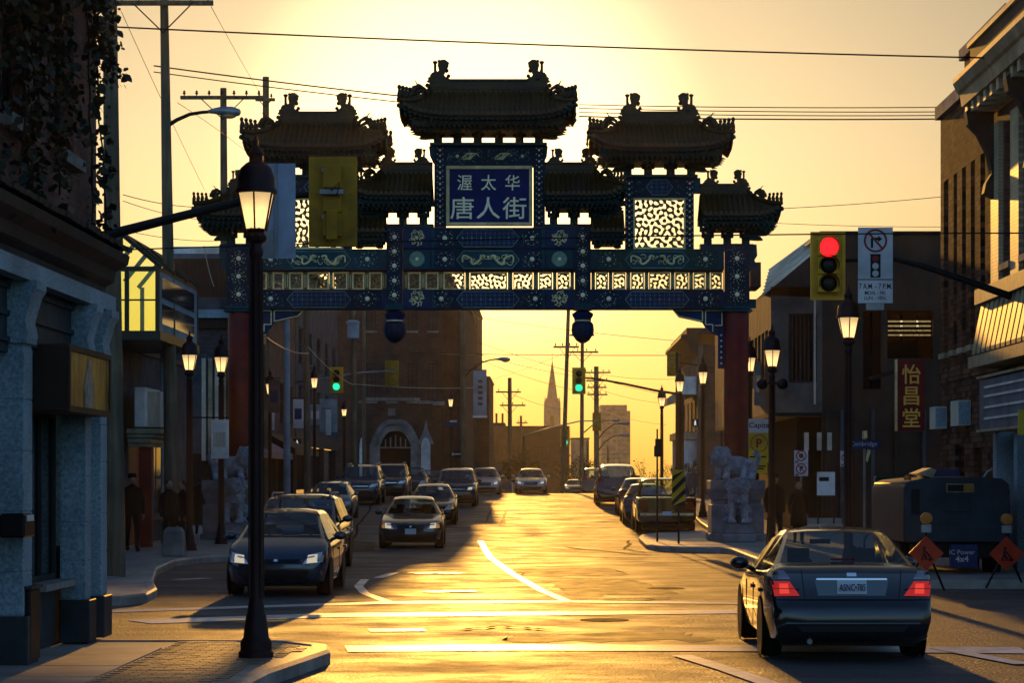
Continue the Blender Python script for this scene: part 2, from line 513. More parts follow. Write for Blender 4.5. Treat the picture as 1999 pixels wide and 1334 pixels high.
# near left pavement with the lamp post
kN = [(-2.75, 12.0), (-2.62, 20.5), (-2.55, 22.0), (-2.22, 24.6), (-2.3, 25.4), (-2.7, 25.95), (-3.3, 26.2), (-40, 26.3)]
rootN, ki, inn = pavement('pavement_near', 'sunlit near corner pavement with the red lamp post', kN, [(-5.3, 12.0), (-5.3, 25.6), (-5.3, 25.8), (-40, 25.8)], kerb_w=0.2)
pl = [(-2.95, 12), (-2.75, 22), (-2.5, 24.4), (-2.6, 25.2), (-3.1, 25.9), (-5.2, 26.0), (-5.2, 12)]
slabs(rootN, [(-4.0,12), (-5.25,12), (-5.25,26.05), (-4.0,26.05)], -5.22, -3.9, 20.1, 26, 1.2, 1.2, M_conc)
slabs(rootN, [(-4.02,18), (-2.86,18), (-2.80,22), (-2.46,24.6), (-2.5,25.2), (-3.0,25.8), (-4.02,26.05)], -4.0, -2.2, 20.6, 26, 0.215, 0.107, M_paver, 'paver', jig=1)
# far right pavement: corner at the junction, bulge with the island tip, lay-by of parked cars
kR = [(10.9, 200), (10.6, 120), (6.2, 104), (5.6, 84), (5.5, 76), (4.6, 74.6), (3.5, 73.6), (3.0, 72.2), (2.85, 70.0), (2.8, 64), (3.0, 62.2), (3.6, 61.3), (4.6, 61.0), (4.8, 59.8), (4.8, 52), (4.75, 46), (4.6, 42.8), (4.9, 41.6), (5.6, 41.2), (40, 41.2)]
rootR, ki, inn = pavement('pavement_right', 'concrete pavement on the sunny side beyond the junction', kR, [(13.5, 200), (13.5, 60), (13.5, 43.5), (40, 43.5)])
pl = ki + inn[::-1]
slabs(rootR, pl, 3.3, 12, 42, 90, 1.5, 1.5, M_conc)
kS = [(40, 24.0), (6.2, 24.0), (5.5, 23.4), (5.2, 22.4), (5.2, 10)]
pavement('pavement_beside', 'concrete pavement on the near corner across the street', kS[::-1][::-1], [(40, 10), (12, 10), (9, 10)])

# painted markings, each its own sheet on the road
SN = [0]
def stripe(label, pts, w, z=0.007):
    m = MB(); rows = []; SN[0] += 1; z += SN[0]*.0007
    for i, p in enumerate(pts):
        a = pts[max(i-1, 0)]; b = pts[min(i+1, len(pts)-1)]
        dx, dy = b[0]-a[0], b[1]-a[1]; l = math.hypot(dx, dy) or 1
        nx, ny = -dy/l*w/2, dx/l*w/2
        rows.append([(p[0]-nx, p[1]-ny, gz(p[1])+z), (p[0]+nx, p[1]+ny, gz(p[1])+z)])
    m.grid(rows)
    o = m.build('road_marking', M_paint); o['kind'] = 'structure'; o['label'] = label; o['category'] = 'marking'
    return o
def gp(px, py):
    y = CAMZ*F/(py-VY); return ((px-VX)*y/F, y)
def line(label, pxs, w=0.12, sub=6):
    p = [gp(*q) for q in pxs]; out = []
    for a, b in zip(p, p[1:]):
        for i in range(sub): out.append((a[0]+(b[0]-a[0])*i/sub, a[1]+(b[1]-a[1])*i/sub))
    return stripe(label, out+[p[-1]], w)
line('long white line across the street at the far edge of the junction', [(196, 1196), (760, 1178), (1110, 1176), (1480, 1180)], 0.55)
line('second white line of the far crossing', [(270, 1216), (640, 1203), (1000, 1200), (1440, 1196)], 0.9)
line('broad white line across the street on the camera side of the junction', [(676, 1269), (1010, 1266), (1450, 1268), (1999, 1272)], 0.95)
line('white lane line curling beside the lit lane', [(757, 1177), (712, 1160), (700, 1146), (712, 1133)], 0.16)
line('short white lane dash above the curled line', [(738, 1130), (770, 1120)], 0.2)
line('white centre line running up to the gate', [(1110, 1177), (1060, 1156), (1000, 1122), (957, 1090), (938, 1060)], 0.17)
line('faint white dash in the near lanes', [(720, 1233), (830, 1232)], 0.5)
line('short white dash before the curled line', [(835, 1158), (880, 1156), (930, 1156)], 0.45)
line('white lane dash in the lit lanes', [(806, 1121), (850, 1120), (900, 1121)], 0.5)
line('white angled line beside the dark sedan', [(1330, 1282), (1420, 1310), (1520, 1345)], 0.22)
line('white line slanting across the side street mouth', [(1830, 1268), (1999, 1300)], 0.22)
line('white bar on the shaded asphalt by the far left kerb', [(345, 1134), (405, 1131)], 0.35)
# tar-black patches of newer asphalt
def patch(label, pxs, z=0.0035):
    p0 = [gp(*q) for q in pxs]; p = []; rgp = random.Random(len(label))
    for a, b in zip(p0, p0[1:]+p0[:1]):
        for i in range(9): p.append((a[0]+(b[0]-a[0])*i/9+rgp.uniform(-.09, .09), a[1]+(b[1]-a[1])*i/9+rgp.uniform(-.35, .35)))
    m = MB(); n = len(p)
    m.add([(x, y, gz(y)+z) for x, y in p], [tuple(range(n))])
    o = m.build('asphalt_patch', M_patch); o['kind'] = 'structure'; o['label'] = label; o['category'] = 'road patch'
patch('wide patch of newer asphalt in the near lanes', [(1010, 1240), (1330, 1236), (1390, 1252), (990, 1256)])
patch('dark strip of newer asphalt before the gate', [(1010, 1112), (1190, 1110), (1230, 1124), (1020, 1127)])
patch('long dull strip of asphalt beside the centre line', [(1060, 1135), (1230, 1132), (1330, 1160), (1120, 1165)])
patch('narrow trench patch in the lit lane before the crest', [(985, 985), (1010, 985), (985, 1040), (945, 1040)])
patch('small square patch of asphalt in the shaded lane', [(650, 1060), (730, 1058), (740, 1078), (640, 1080)])

M_tar = mat('tar_seal', (0.02,0.02,0.02), 0.9, spec=.08)
def seam(label, pxs, w=0.05, seed=1):
    rg = random.Random(seed); p = [gp(*q) for q in pxs]; out = []
    for a, b in zip(p, p[1:]):
        n = 8
        for i in range(n): out.append((a[0]+(b[0]-a[0])*i/n+rg.uniform(-.06, .06), a[1]+(b[1]-a[1])*i/n+rg.uniform(-.12, .12)))
    o = stripe(label, out+[p[-1]], w, .006); o.name = 'tar_seam'; o.data.materials[0] = M_tar; o['category'] = 'tar seam'
seam('dark tar seam across the lit lanes near the gate', [(905, 1068), (1100, 1070), (1270, 1086)], .12, 2)
seam('dark tar seam across the lit lanes before the gate', [(960, 1087), (1120, 1089), (1260, 1092)], .12, 3)
seam('wavy tar seam in the near lanes', [(905, 1231), (980, 1226), (1080, 1232)], .10, 4)
seam('tar seam winding up the shaded lane', [(735, 1010), (700, 1040), (680, 1075), (650, 1110)], .08, 5)
seam('tar seam right of the centre line', [(1180, 1172), (1230, 1173), (1310, 1170)], .12, 7)
seam('crack running along the right lane', [(1230, 1060), (1222, 1074), (1260, 1080)], .08, 8)
for (px, py, lab) in ((1180, 1212, 'iron manhole cover in the middle of the junction'), (900, 1043, 'iron manhole cover at the shadow edge'), (1300, 1150, 'iron manhole cover near the dark sedan')):
    x, y = gp(px, py)
    o = MB().lathe([(.34, .002), (.33, .008), (.28, .008), (.27, .006), (.05, .006), (.04, .009), (.001, .009)], 20, (x, y, gz(y))).build('manhole_cover', M_tar, smooth=30)
    o['kind'] = 'structure'; o['label'] = lab; o['category'] = 'manhole'

# ---------------------------------------------------------------- the gate
GY = 70.0
GS = F / GY
GCX = 953.5
def gx(px): return (px - VX) / GS
def gzz(py): return CAMZ + (VY - py) / GS
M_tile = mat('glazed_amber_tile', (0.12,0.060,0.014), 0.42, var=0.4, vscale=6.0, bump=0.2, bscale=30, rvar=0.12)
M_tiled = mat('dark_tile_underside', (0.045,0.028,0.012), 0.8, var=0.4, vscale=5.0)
M_teal = mat('teal_paint', (0.010,0.085,0.115), 0.55, var=0.35, vscale=5.0, bump=0.1)
M_green = mat('green_paint', (0.010,0.085,0.075), 0.55, var=0.3, vscale=5.0)
M_navy = mat('navy_paint', (0.012,0.030,0.13), 0.5, var=0.35, vscale=5.0)
M_blue = mat('plaque_blue', (0.008,0.010,0.14), 0.6, var=0.2, vscale=2.0)
M_ink = mat('dark_blue_black_paint', (0.014,0.030,0.075), 0.6, var=0.4, vscale=7.0)
M_gold = mat('gilding', (0.85,0.66,0.32), 0.45, 0.1, var=0.3, vscale=9.0)
M_goldp = mat('gold_paint', (0.70,0.52,0.24), 0.5, var=0.25, vscale=6.0)
M_cream = mat('cream_enamel', (0.96,0.84,0.52), 0.4)
M_red = mat('column_red_lacquer', (0.22,0.013,0.010), 0.45, var=0.35, vscale=2.5, bump=0.1, bscale=20, rvar=0.1)
M_fret = mat('fretwork_bronze', (0.26,0.18,0.06), 0.55, var=0.4, vscale=8.0)
M_brk = mat('bracket_teal', (0.012,0.075,0.072), 0.6, var=0.5, vscale=9.0)
M_jade = mat('pale_jade_paint', (0.22,0.34,0.24), 0.5, var=0.3, vscale=9.0)

gate = thing('ceremonial_gate', 'ornate gate with tiled roofs, blue plaque and red columns spanning the street', 'gate', (0, GY, 0))
def gb(mb, name, material, parent=None, smooth=False, **k):
    """gate parts are written around the gate's own plane (y = 0 at its centre line)"""
    return mb.build(name, material, parent or gate, smooth, **k)
def tilt(a): return Matrix.Rotation(a, 4, 'Y')

# ---- pierced fretwork: band-passed noise cut at a level, as real openwork with thickness
def fret_mesh(w, h, cell, seed, freq=2.2, thick=0.05, level=-0.05, border=0.0):
    nx, nz = max(6, int(w/cell)), max(6, int(h/cell))
    rg = np.random.RandomState(seed)
    N = 96
    X, Y = np.meshgrid(np.fft.fftfreq(N)*N, np.fft.fftfreq(N)*N)
    rr = np.hypot(X, Y)
    size = max(w, h)
    k0 = freq*2.7*size
    amp = np.exp(-((rr-k0)/(0.22*k0))**2)
    f = np.real(np.fft.ifft2(amp*np.exp(2j*PI*rg.rand(N, N))))
    f /= f.std()
    def val(i, j):
        u, v = i/nx*w/size*(N-1), j/nz*h/size*(N-1)
        a, b = int(u), int(v); fu, fv = u-a, v-b
        a1, b1 = min(a+1, N-1), min(b+1, N-1)
        return (f[b,a]*(1-fu)+f[b,a1]*fu)*(1-fv)+(f[b1,a]*(1-fu)+f[b1,a1]*fu)*fv - level
    V = [[val(i, j) for i in range(nx+1)] for j in range(nz+1)]
    m = MB()
    for j in range(nz):
        for i in range(nx):
            c = [(i, j), (i+1, j), (i+1, j+1), (i, j+1)]
            poly = []; cut = []
            for k in range(4):
                a, b = c[k], c[(k+1) % 4]
                va, vb = V[a[1]][a[0]], V[b[1]][b[0]]
                if va > 0: poly.append(a)
                if (va > 0) != (vb > 0):
                    t = va/(va-vb); p = (a[0]+(b[0]-a[0])*t, a[1]+(b[1]-a[1])*t)
                    poly.append(p); cut.append(len(poly)-1)
            if len(poly) < 3: continue
            P = [(p[0]/nx*w-w/2, p[1]/nz*h-h/2) for p in poly]
            n = len(P)
            fs = [tuple(range(n)), tuple(range(2*n-1, n-1, -1))]
            if len(cut) == 2:
                a, b = cut
                for s_, e_ in ((a, b), (b, a)):
                    if (s_+1) % n == e_: fs.append((e_, s_, n+s_, n+e_))
            m.add([(x, -thick/2, z) for x, z in P]+[(x, thick/2, z) for x, z in P], fs)
    return m
def frame_mesh(w, h, t, d):
    m = MB()
    m.box(-w/2, w/2, -d/2, d/2, -h/2, -h/2+t).box(-w/2, w/2, -d/2, d/2, h/2-t, h/2)
    m.box(-w/2, -w/2+t, -d/2, d/2, -h/2+t, h/2-t).box(w/2-t, w/2, -d/2, d/2, -h/2+t, h/2-t)
    return m
FR = {}
def pierced(px0, px1, py0, py1, seed, t=0.05, freq=2.2, cell=0.028, y=0.0):
    w, h = (px1-px0)/GS, (py1-py0)/GS
    key = (round(w, 2), round(h, 2), seed)
    if key not in FR:
        FR[key] = (frame_mesh(w, h, t, 0.16).mesh('panel_frame', M_gold), fret_mesh(w-1.4*t, h-1.4*t, cell, seed, freq).mesh('fretwork', M_fret, fix=False))
    p = inst('pierced_panel', FR[key][0], gate, (gx((px0+px1)/2), y, gzz((py0+py1)/2)))
    inst('fretwork', FR[key][1], p)
    return p

# ---- columns and pedestals
def column(px):
    x = gx(px)
    m = MB(); m.lathe([(0.37, 0.45), (0.37, 1.0), (0.365, 4.0), (0.36, gzz(606))], 20, (x, 0, 0))
    c = gb(m, 'column', M_red, smooth=40)
    m = MB(); m.lathe([(0.375, gzz(606)-1.55), (0.378, gzz(606)-1.5), (0.378, gzz(606)-0.1), (0.37, gzz(606)-0.05)], 20, (x, 0, 0))
    gb(m, 'painted_collar', M_red, c, smooth=40)
    m = MB()
    for k in range(3): m.box(x-0.43, x+0.43, -0.43, 0.43, gzz(606)-0.02+0.0*k, gzz(606)+0.03)
    m = MB(); m.box(x-0.45, x+0.45, -0.45, 0.45, gzz(606)-0.06, gzz(606)-0.003)
    gb(m, 'capital', M_teal, c)
    m = MB(); m.lathe([(0.62, -0.2), (0.62, 0.30), (0.55, 0.36), (0.50, 0.46)], 20, (x, 0, 0))
    gb(m, 'column_base', M_jade, c, smooth=40)
column(470); column(1437)

# ---- corbel boards under the lower beam beside each column
for sgn, col in ((1, 470), (-1, 1437)):
    def q(dx, py): return (gx(GCX + sgn*(col + (dx if sgn > 0 else -dx) - GCX) * sgn if False else col + sgn*dx), gzz(py))
    m = MB(); m.prism([q(24,605), q(124,605), q(112,620), q(92,624), q(66,630), q(60,640), q(48,652), q(36,656), q(24,662)], -0.07, 0.07)
    c = gb(m, 'corbel_board', M_navy)
    m = MB()
    for a, b in (((24,607),(60,607)), ((60,607),(60,634)), ((66,607),(122,607)), ((66,607),(66,628)), ((66,628),(92,622)), ((92,622),(112,618)), ((112,618),(122,607)), ((60,634),(46,634)), ((46,634),(46,648)), ((28,607),(28,636)), ((28,636),(42,636))):
        p1, p2 = q(*a), q(*b)
        m.tube([(p1[0], -0.085, p1[1]), (p2[0], -0.085, p2[1])], 0.022, 4)
    gb(m, 'gilt_edging', M_gold, c)
    # painted hanging bracket alongside the column top
    m = MB(); m.box(gx(col+sgn*23), gx(col+sgn*36), -0.10, 0.10, gzz(720), gzz(646))
    m2 = MB()
    for k in range(6): m2.ball((gx(col+sgn*29.5), -0.10, gzz(655+k*11)), (0.03, 0.02, 0.03), 6, 4)
    c = gb(m, 'side_bracket', M_navy); gb(m2, 'gilded_stud', M_cream, c, smooth=True)['kind'] = 'stuff'

# ---- rosettes
def rosette_mesh(r=0.20, n=9):
    m = MB(); m.ball((0, 0, 0), (0.075, 0.035, 0.075), 8, 5)
    for k in range(n):
        a = 2*PI*k/n
        m.ball((r*math.cos(a), 0, r*math.sin(a)), (0.015, 0.012, 0.015), 5, 4)
    return m.mesh('rosette', M_cream, True)
ROS = rosette_mesh(); ROSS = rosette_mesh(0.13, 8)
def rosette(px, py, y, small=False, parent=None):
    inst('rosette', ROSS if small else ROS, parent or gate, (gx(px), y, gzz(py)))['kind'] = 'stuff'

# ---- beams
def beam(px0, px1, py0, py1, d, material, name='beam'):
    m = MB(); m.box(gx(px0), gx(px1), -d, d, gzz(py1), gzz(py0))
    return gb(m, name, material)
DB = 0.26
def cartouche(px0, px1, py0, py1, y, kind, parent):
    """hexagonal raised field with lattice dots or a pair of dragons"""
    x0, x1, z0, z1 = gx(px0), gx(px1), gzz(py1), gzz(py0)
    h = (z1-z0)/2; zc = (z0+z1)/2
    m = MB(); m.prism([(x0, zc), (x0+h*.8, z0), (x1-h*.8, z0), (x1, zc), (x1-h*.8, z1), (x0+h*.8, z1)], y-0.03, y+0.02)
    c = gb(m, 'cartouche', M_navy if kind != 'dragon' else M_teal, parent)
    m = MB()
    pts = [(x0, zc), (x0+h*.8, z0), (x1-h*.8, z0), (x1, zc), (x1-h*.8, z1), (x0+h*.8, z1), (x0, zc)]
    m.tube([(a, y-0.03, b) for a, b in pts], 0.014, 4)
    if kind == 'lattice':
        n = int((x1-x0-2*h*.7)/0.135)
        for i in range(n+1):
            xx = x0+h*.7+(x1-x0-2*h*.7)*i/n
            m.tube([(xx, y-0.03, z0+.03), (xx, y-0.03, z1-.03)], 0.006, 3)
            for k in (-1, 0, 1):
                big = (k == 0 and i % 2 == 0)
                m.ball((xx, y-0.04, zc+k*h*.55), (0.034, .015, .034) if big else (0.017, .012, .017), 5, 4)
        for k in (-1, 0, 1): m.tube([(x0+h*.7, y-0.03, zc+k*h*.55), (x1-h*.7, y-0.03, zc+k*h*.55)], 0.006, 3)
        gb(m, 'lattice', M_jade if kind == 'lattice' else M_gold, c)
    else:
        gb(m, 'edging', M_jade, c)
        m = MB(); xm = (x0+x1)/2; w = (x1-x0)/2-h*.6
        rgd = random.Random(int(px0))
        for sg in (-1, 1):
            pts = []
            for i in range(36):
                t = i/35.0
                pts.append((xm+sg*(0.08+t*w*0.94+.05*math.sin(t*17)), y-0.05, zc+h*0.5*math.sin(t*9.5+0.6)*(1-.2*t)+.02*math.cos(t*23)))
            m.tube(pts, [0.034*(1-.6*abs(i/35-.3))+.004 for i in range(36)], 5)
            for q_ in range(9):
                cx_ = .06+.90*(q_+rgd.random()*.6)/9; cz_ = rgd.choice((-1, 1))*h*rgd.uniform(.15, .5); rr = rgd.uniform(.18, .36); a0 = rgd.uniform(0, 6.3)
                pp = []
                for i in range(12):
                    a = i/11*rgd.uniform(4.4, 5.6)+a0; r_ = h*rr*(1-.65*i/11)
                    pp.append((xm+sg*(w*cx_)+sg*r_*1.15*math.cos(a), y-0.045, zc+cz_*.8+r_*math.sin(a)))
                m.tube(pp, [.015-.008*i/11 for i in range(12)], 4)
        m.ball((xm, y-.05, zc+h*.35), (.035, .02, .035), 6, 4)
        gb(m, 'dragon_relief', M_gold, c)
    return c
def dots_field(px0, px1, py0, py1, y, seed, parent, n=None):
    """painted scroll-work studs spread over a beam end"""
    rg = random.Random(seed); m = MB()
    x0, x1, z0, z1 = gx(px0), gx(px1), gzz(py1), gzz(py0)
    n = n or int((x1-x0)*(z1-z0)*70)
    for _ in range(n):
        r = rg.choice((0.010, 0.013, 0.018))
        m.ball((rg.uniform(x0+.04, x1-.04), y, rg.uniform(z0+.04, z1-.04)), (r, r*.6, r), 4, 3)
    # meander lines
    for _ in range(int((x1-x0)*5)):
        cx_, cz_ = rg.uniform(x0+.1, x1-.1), rg.uniform(z0+.1, z1-.1)
        a0 = rg.uniform(0, 6); rr = rg.uniform(.05, .11)
        m.tube([(cx_+rr*math.cos(a0+t*.5), y, cz_+rr*math.sin(a0+t*.5)) for t in range(7)], 0.006, 3)
    gb(m, 'scroll_studs', M_jade, parent)['kind'] = 'stuff'
YF = -DB-0.004
def mirror(f, a, b): f(a, b); f(2*GCX-b, 2*GCX-a)
# side bays
for k, (a, b) in enumerate(((492, 757), (1153, 1411))):
    bm_ = beam(a, b, 568, 605, DB, M_ink, 'lower_beam')
    mid = (a+b)/2
    cartouche(mid-62, mid+62, 571, 602, YF, 'lattice', bm_)
    for s_ in (-1, 1):
        rosette(mid+s_*94, 585, YF-.01, parent=bm_)
        dots_field(mid+s_*98-32, mid+s_*98+32, 571, 602, YF, 11+k+s_, bm_)
    m = MB()
    for s_ in (-1, 1):
        e = mid+s_*128
        m.prism([(gx(e-5), gzz(571)), (gx(e+3), gzz(571)), (gx(e+3), gzz(602)), (gx(e-5), gzz(602))], -DB-.012, -DB+.01)
    gb(m, 'end_band', M_navy, bm_)['kind'] = 'stuff'
    bm_ = beam(a, b, 488, 529, DB, M_green if k else M_teal, 'upper_beam')
    cartouche(mid-62, mid+62, 493, 525, YF, 'dragon', bm_)
    for s_ in (-1, 1):
        rosette(mid+s_*94, 508, YF-.01, parent=bm_)
        dots_field(mid+s_*98-32, mid+s_*98+32, 492, 526, YF, 21+k+s_, bm_)
    m = MB()
    for s_ in (-1, 1):
        e = mid+s_*124
        m.box(gx(e-6), gx(e+6), -DB-.012, -DB+.01, gzz(529)+.01, gzz(488)-.01)
    gb(m, 'end_band', M_teal, bm_)['kind'] = 'stuff'
# centre bay
bm_ = beam(788, 1122, 568, 605, DB, M_ink, 'lower_beam')
cartouche(892, 1014, 571, 602, YF, 'lattice', bm_)
dots_field(845, 892, 571, 602, YF, 31, bm_); dots_field(1014, 1064, 571, 602, YF, 32, bm_)
rosette(862, 585, YF-.01, parent=bm_); rosette(1045, 585, YF-.01, parent=bm_)
bm2 = beam(788, 1122, 488, 529, DB, M_ink, 'upper_beam')
cartouche(892, 1014, 492, 526, YF, 'dragon', bm2)
for px in (869, 1039): rosette(px, 508, YF-.01, parent=bm2)
dots_field(845, 890, 492, 526, YF, 33, bm2); dots_field(1016, 1066, 492, 526, YF, 34, bm2)
bm3 = beam(788, 1122, 446, 487, DB, M_ink, 'top_beam')
cartouche(892, 1014, 450, 484, YF, 'lattice', bm3)
for px in (869, 1039): rosette(px, 467, YF-.01, parent=bm3)
dots_field(845, 890, 450, 484, YF, 35, bm3); dots_field(1016, 1066, 450, 484, YF, 36, bm3)
# square fields and medallions at both ends of the centre beams
def medallion_mesh(seed):
    rg = random.Random(seed); m = MB()
    for k in range(15):
        rc = .20*math.sqrt(rg.random()) if k > 8 else .155; a1 = 2*PI*k/9+rg.uniform(-.15, .15); a0 = rg.uniform(0, 6.3); rr = rg.uniform(.05, .095)
        pts = []
        for i in range(10):
            t = i/9; a = a0+t*5.0; r = rr*(1-.6*t)
            pts.append((rc*math.cos(a1)+r*math.cos(a), 0, rc*math.sin(a1)+r*math.sin(a)))
        m.tube(pts, [.022-.012*i/9 for i in range(10)], 5)
    m.ball((0, 0, 0.02), (.055, .03, .065), 7, 5)
    return m.mesh('dragon_medallion', M_gold, True)
MED = medallion_mesh(3)
def ring_medal():
    m = MB(); m.lathe([(0.235, 0.02), (0.235, -0.01), (0.19, -0.02), (0.10, -0.012), (0.0, -0.012)], 20, axis='y', cap=False)
    return m.mesh('jade_medallion', M_jade, True)
JAD = ring_medal()
for bmm, py, kind in ((bm3, 467, 'd'), (bm2, 508, 'j'), (bm_, 585, 'd')):
    for px in (815, 1092):
        m = MB(); m.box(gx(px-26), gx(px+26), YF-.012, YF+.02, gzz(py+17.5), gzz(py-17.5))
        f = gb(m, 'square_field', M_navy if kind == 'd' else M_teal, bmm)
        if kind == 'd': inst('dragon_medallion', MED, f, (gx(px), YF-.035, gzz(py)), (0, 0.3 if px > 1000 else -.4, 0))
        else:
            inst('jade_medallion', JAD, f, (gx(px), YF-.03, gzz(py)))
            m = MB(); m.ball((gx(px), YF-.05, gzz(py)), (.06, .03, .06), 8, 5); gb(m, 'medallion_boss', M_cream, f, True)
        m = MB()
        for s_ in (-1, 1): m.box(gx(px+s_*31-3), gx(px+s_*31+3), YF-.016, YF+.02, gzz(py+18), gzz(py-18))
        gb(m, 'end_band', M_teal, bmm)['kind'] = 'stuff'
# panel row: openwork panels between slim painted posts
m = MB()
for a, b in ((492, 757), (788, 1122), (1153, 1411)):
    m.box(gx(a), gx(b), -.10, .10, gzz(568)+.002, gzz(565.5)).box(gx(a), gx(b), -.10, .10, gzz(532), gzz(529)-.002)
gb(m, 'panel_rail', M_red)
def row(spec):
    for i, (a, b, sd) in enumerate(spec): pierced(a, b, 533, 566, sd, 0.035, 3.0, 0.024)
row([(497, 521, 5), (533, 554, 6), (565, 591, 7), (601, 642, 8), (651, 678, 7), (688, 711, 6), (721, 746, 5)])
row([(797, 821, 5), (831, 856, 6), (866, 907, 8), (918, 990, 9), (1002, 1040, 8), (1052, 1078, 6), (1088, 1112, 5)])
row([(1163, 1187, 5), (1197, 1221, 6), (1232, 1257, 7), (1267, 1308, 8), (1318, 1344, 7), (1354, 1376, 6), (1387, 1409, 5)])
def slim(a, b):
    m = MB(); x = gx((a+b)/2)
    m.box(gx(a)+.02, gx(b)-.02, -.07, .07, gzz(565.5), gzz(532))
    o = gb(m, 'slim_post', M_fret)
    m = MB(); w = (b-a)/GS-.10
    if w > .02:
        m.tube([(x-w/2, -.075, gzz(561)), (x-w/2, -.075, gzz(537)), (x+w/2, -.075, gzz(537)), (x+w/2, -.075, gzz(561)), (x-w/2, -.075, gzz(561))], .010, 4)
        gb(m, 'gilt_edging', M_gold, o)
for lst in ([497,521,533,554,565,591,601,642,651,678,688,711,721,746,757], [788,797,821,831,856,866,907,918,990,1002,1040,1052,1078,1088,1112,1122], [1153,1163,1187,1197,1221,1232,1257,1267,1308,1318,1344,1354,1376,1387,1409]):
    if lst[0] in (788, 1153):
        for i in range(0, len(lst)-1, 2): slim(lst[i], lst[i+1])
    else:
        for i in range(1, len(lst)-1, 2): slim(lst[i], lst[i+1])

# end posts and hanging posts with lotus pendants
for px, sg in ((469, -1), (1437, 1)):
    m = MB(); x = gx(px); m.box(x-.37, x+.37, -.36, .36, gzz(604), gzz(478))
    e = gb(m, 'end_post', M_ink)
    for py in (507, 542, 577): rosette(px, py, -.375, parent=e); rosette(px, py, -.37, True, parent=e)
    dots_field(px-23, px+23, 480, 602, -.364, 41+sg, e)
    m = MB(); m.prism([(x+sg*.37, gzz(478)), (x+sg*.60, gzz(478)), (x+sg*.62, gzz(500)), (x+sg*.54, gzz(508)), (x+sg*.58, gzz(520)), (x+sg*.46, gzz(528)), (x+sg*.37, gzz(532))], -.12, .12)
    m.box(x+sg*.37, x+sg*.58, -.16, .16, gzz(602), gzz(585)).box(x-.40, x+.40, -.39, .39, gzz(606)+.02, gzz(598))
    gb(m, 'end_scroll', M_teal, e)
for px in (771, 1137.5):
    x = gx(px)
    m = MB(); m.box(x-.235, x+.235, -.30, .30, gzz(600), gzz(440))
    e = gb(m, 'hanging_post', M_ink)
    for py in (465, 493, 521, 550, 578): rosette(px, py, -.31, True, parent=e)
    dots_field(px-14, px+14, 444, 596, -.304, int(px), e)
    m = MB(); m.box(x-.27, x+.27, -.33, .33, gzz(606), gzz(594))
    gb(m, 'collar', M_teal, e)
    m = MB(); m.lathe([(0.10, gzz(605)), (0.20, gzz(608)), (0.32, gzz(613)), (0.31, gzz(617)), (0.26, gzz(622)), (0.25, gzz(625)), (.25, gzz(625.5))], 18, (x, 0, 0))
    p = gb(m, 'lotus_pendant', M_navy, smooth=40)
    m = MB(); m.lathe([(0.255, gzz(625.5)), (.255, gzz(628)), (.23, gzz(628.5))], 18, (x, 0, 0)); gb(m, 'gilt_ring', M_gold, p, smooth=40)
    m = MB(); m.lathe([(0.23, gzz(628.5)), (0.30, gzz(634)), (0.315, gzz(645)), (0.29, gzz(656)), (0.20, gzz(665)), (0.08, gzz(670))], 18, (x, 0, 0)); gb(m, 'bud', M_ink, p, smooth=60)
    m = MB()
    for k in range(12):
        a = 2*PI*k/12
        m.tube([(x+r_*math.cos(a), r_*math.sin(a), gzz(py)) for r_, py in ((.245, 629), (.305, 634), (.322, 645), (.30, 655))], 0.018, 4)
    gb(m, 'petal_rib', M_navy, p)

# ---- upper frames
def dotted_post(px0, px1, py0, py1, parent=None):
    m = MB(); m.box(gx(px0), gx(px1), -.14, .14, gzz(py1), gzz(py0))
    o = gb(m, 'frame_post', M_ink, parent)
    m = MB(); z = gzz(py1)+.1; xm = (gx(px0)+gx(px1))/2; i = 0
    while z < gzz(py0)-.06:
        m.ball((xm, -.142, z), (.038, .02, .038) if i % 2 else (.028, .015, .028), 6, 4)
        for s_ in (-1, 1): m.ball((xm+s_*.08, -.142, z+.05), (.017, .012, .017), 4, 3)
        z += .168; i += 1
    gb(m, 'gilded_stud', M_cream, o, True)['kind'] = 'stuff'
dotted_post(848, 871, 285, 444); dotted_post(1041, 1064, 285, 444)
m = MB(); m.box(gx(871), gx(1041), -.11, .13, gzz(326), gzz(285)); fz = gb(m, 'frieze_board', M_ink)
dots_field(872, 1040, 290, 322, -.115, 51, fz, 90)
m = MB()
for px in (918, 982):
    for k in range(5): m.tube([(gx(px)+(.26-.05*k)*math.cos(a*.7+k), -.13, gzz(306)+(.10)*math.sin(a*.9+k)) for a in range(8)], .012, 4)
for px in (893, 1020): m.ball((gx(px), -.125, gzz(306)), (.055, .03, .055), 7, 5)
gb(m, 'gilded_scroll', M_gold, fz)['kind'] = 'stuff'
m = MB(); m.box(gx(840), gx(1068), -.34, .34, gzz(286), gzz(281)); gb(m, 'cap_board', M_teal)
for s_ in (-1, 1):
    m = MB(); m.prism([(gx(GCX+s_*95), gzz(286)), (gx(GCX+s_*116), gzz(286)), (gx(GCX+s_*114), gzz(305)), (gx(GCX+s_*108), gzz(318)), (gx(GCX+s_*95), gzz(326))], -.10, .10)
    gb(m, 'wing_board', M_teal)
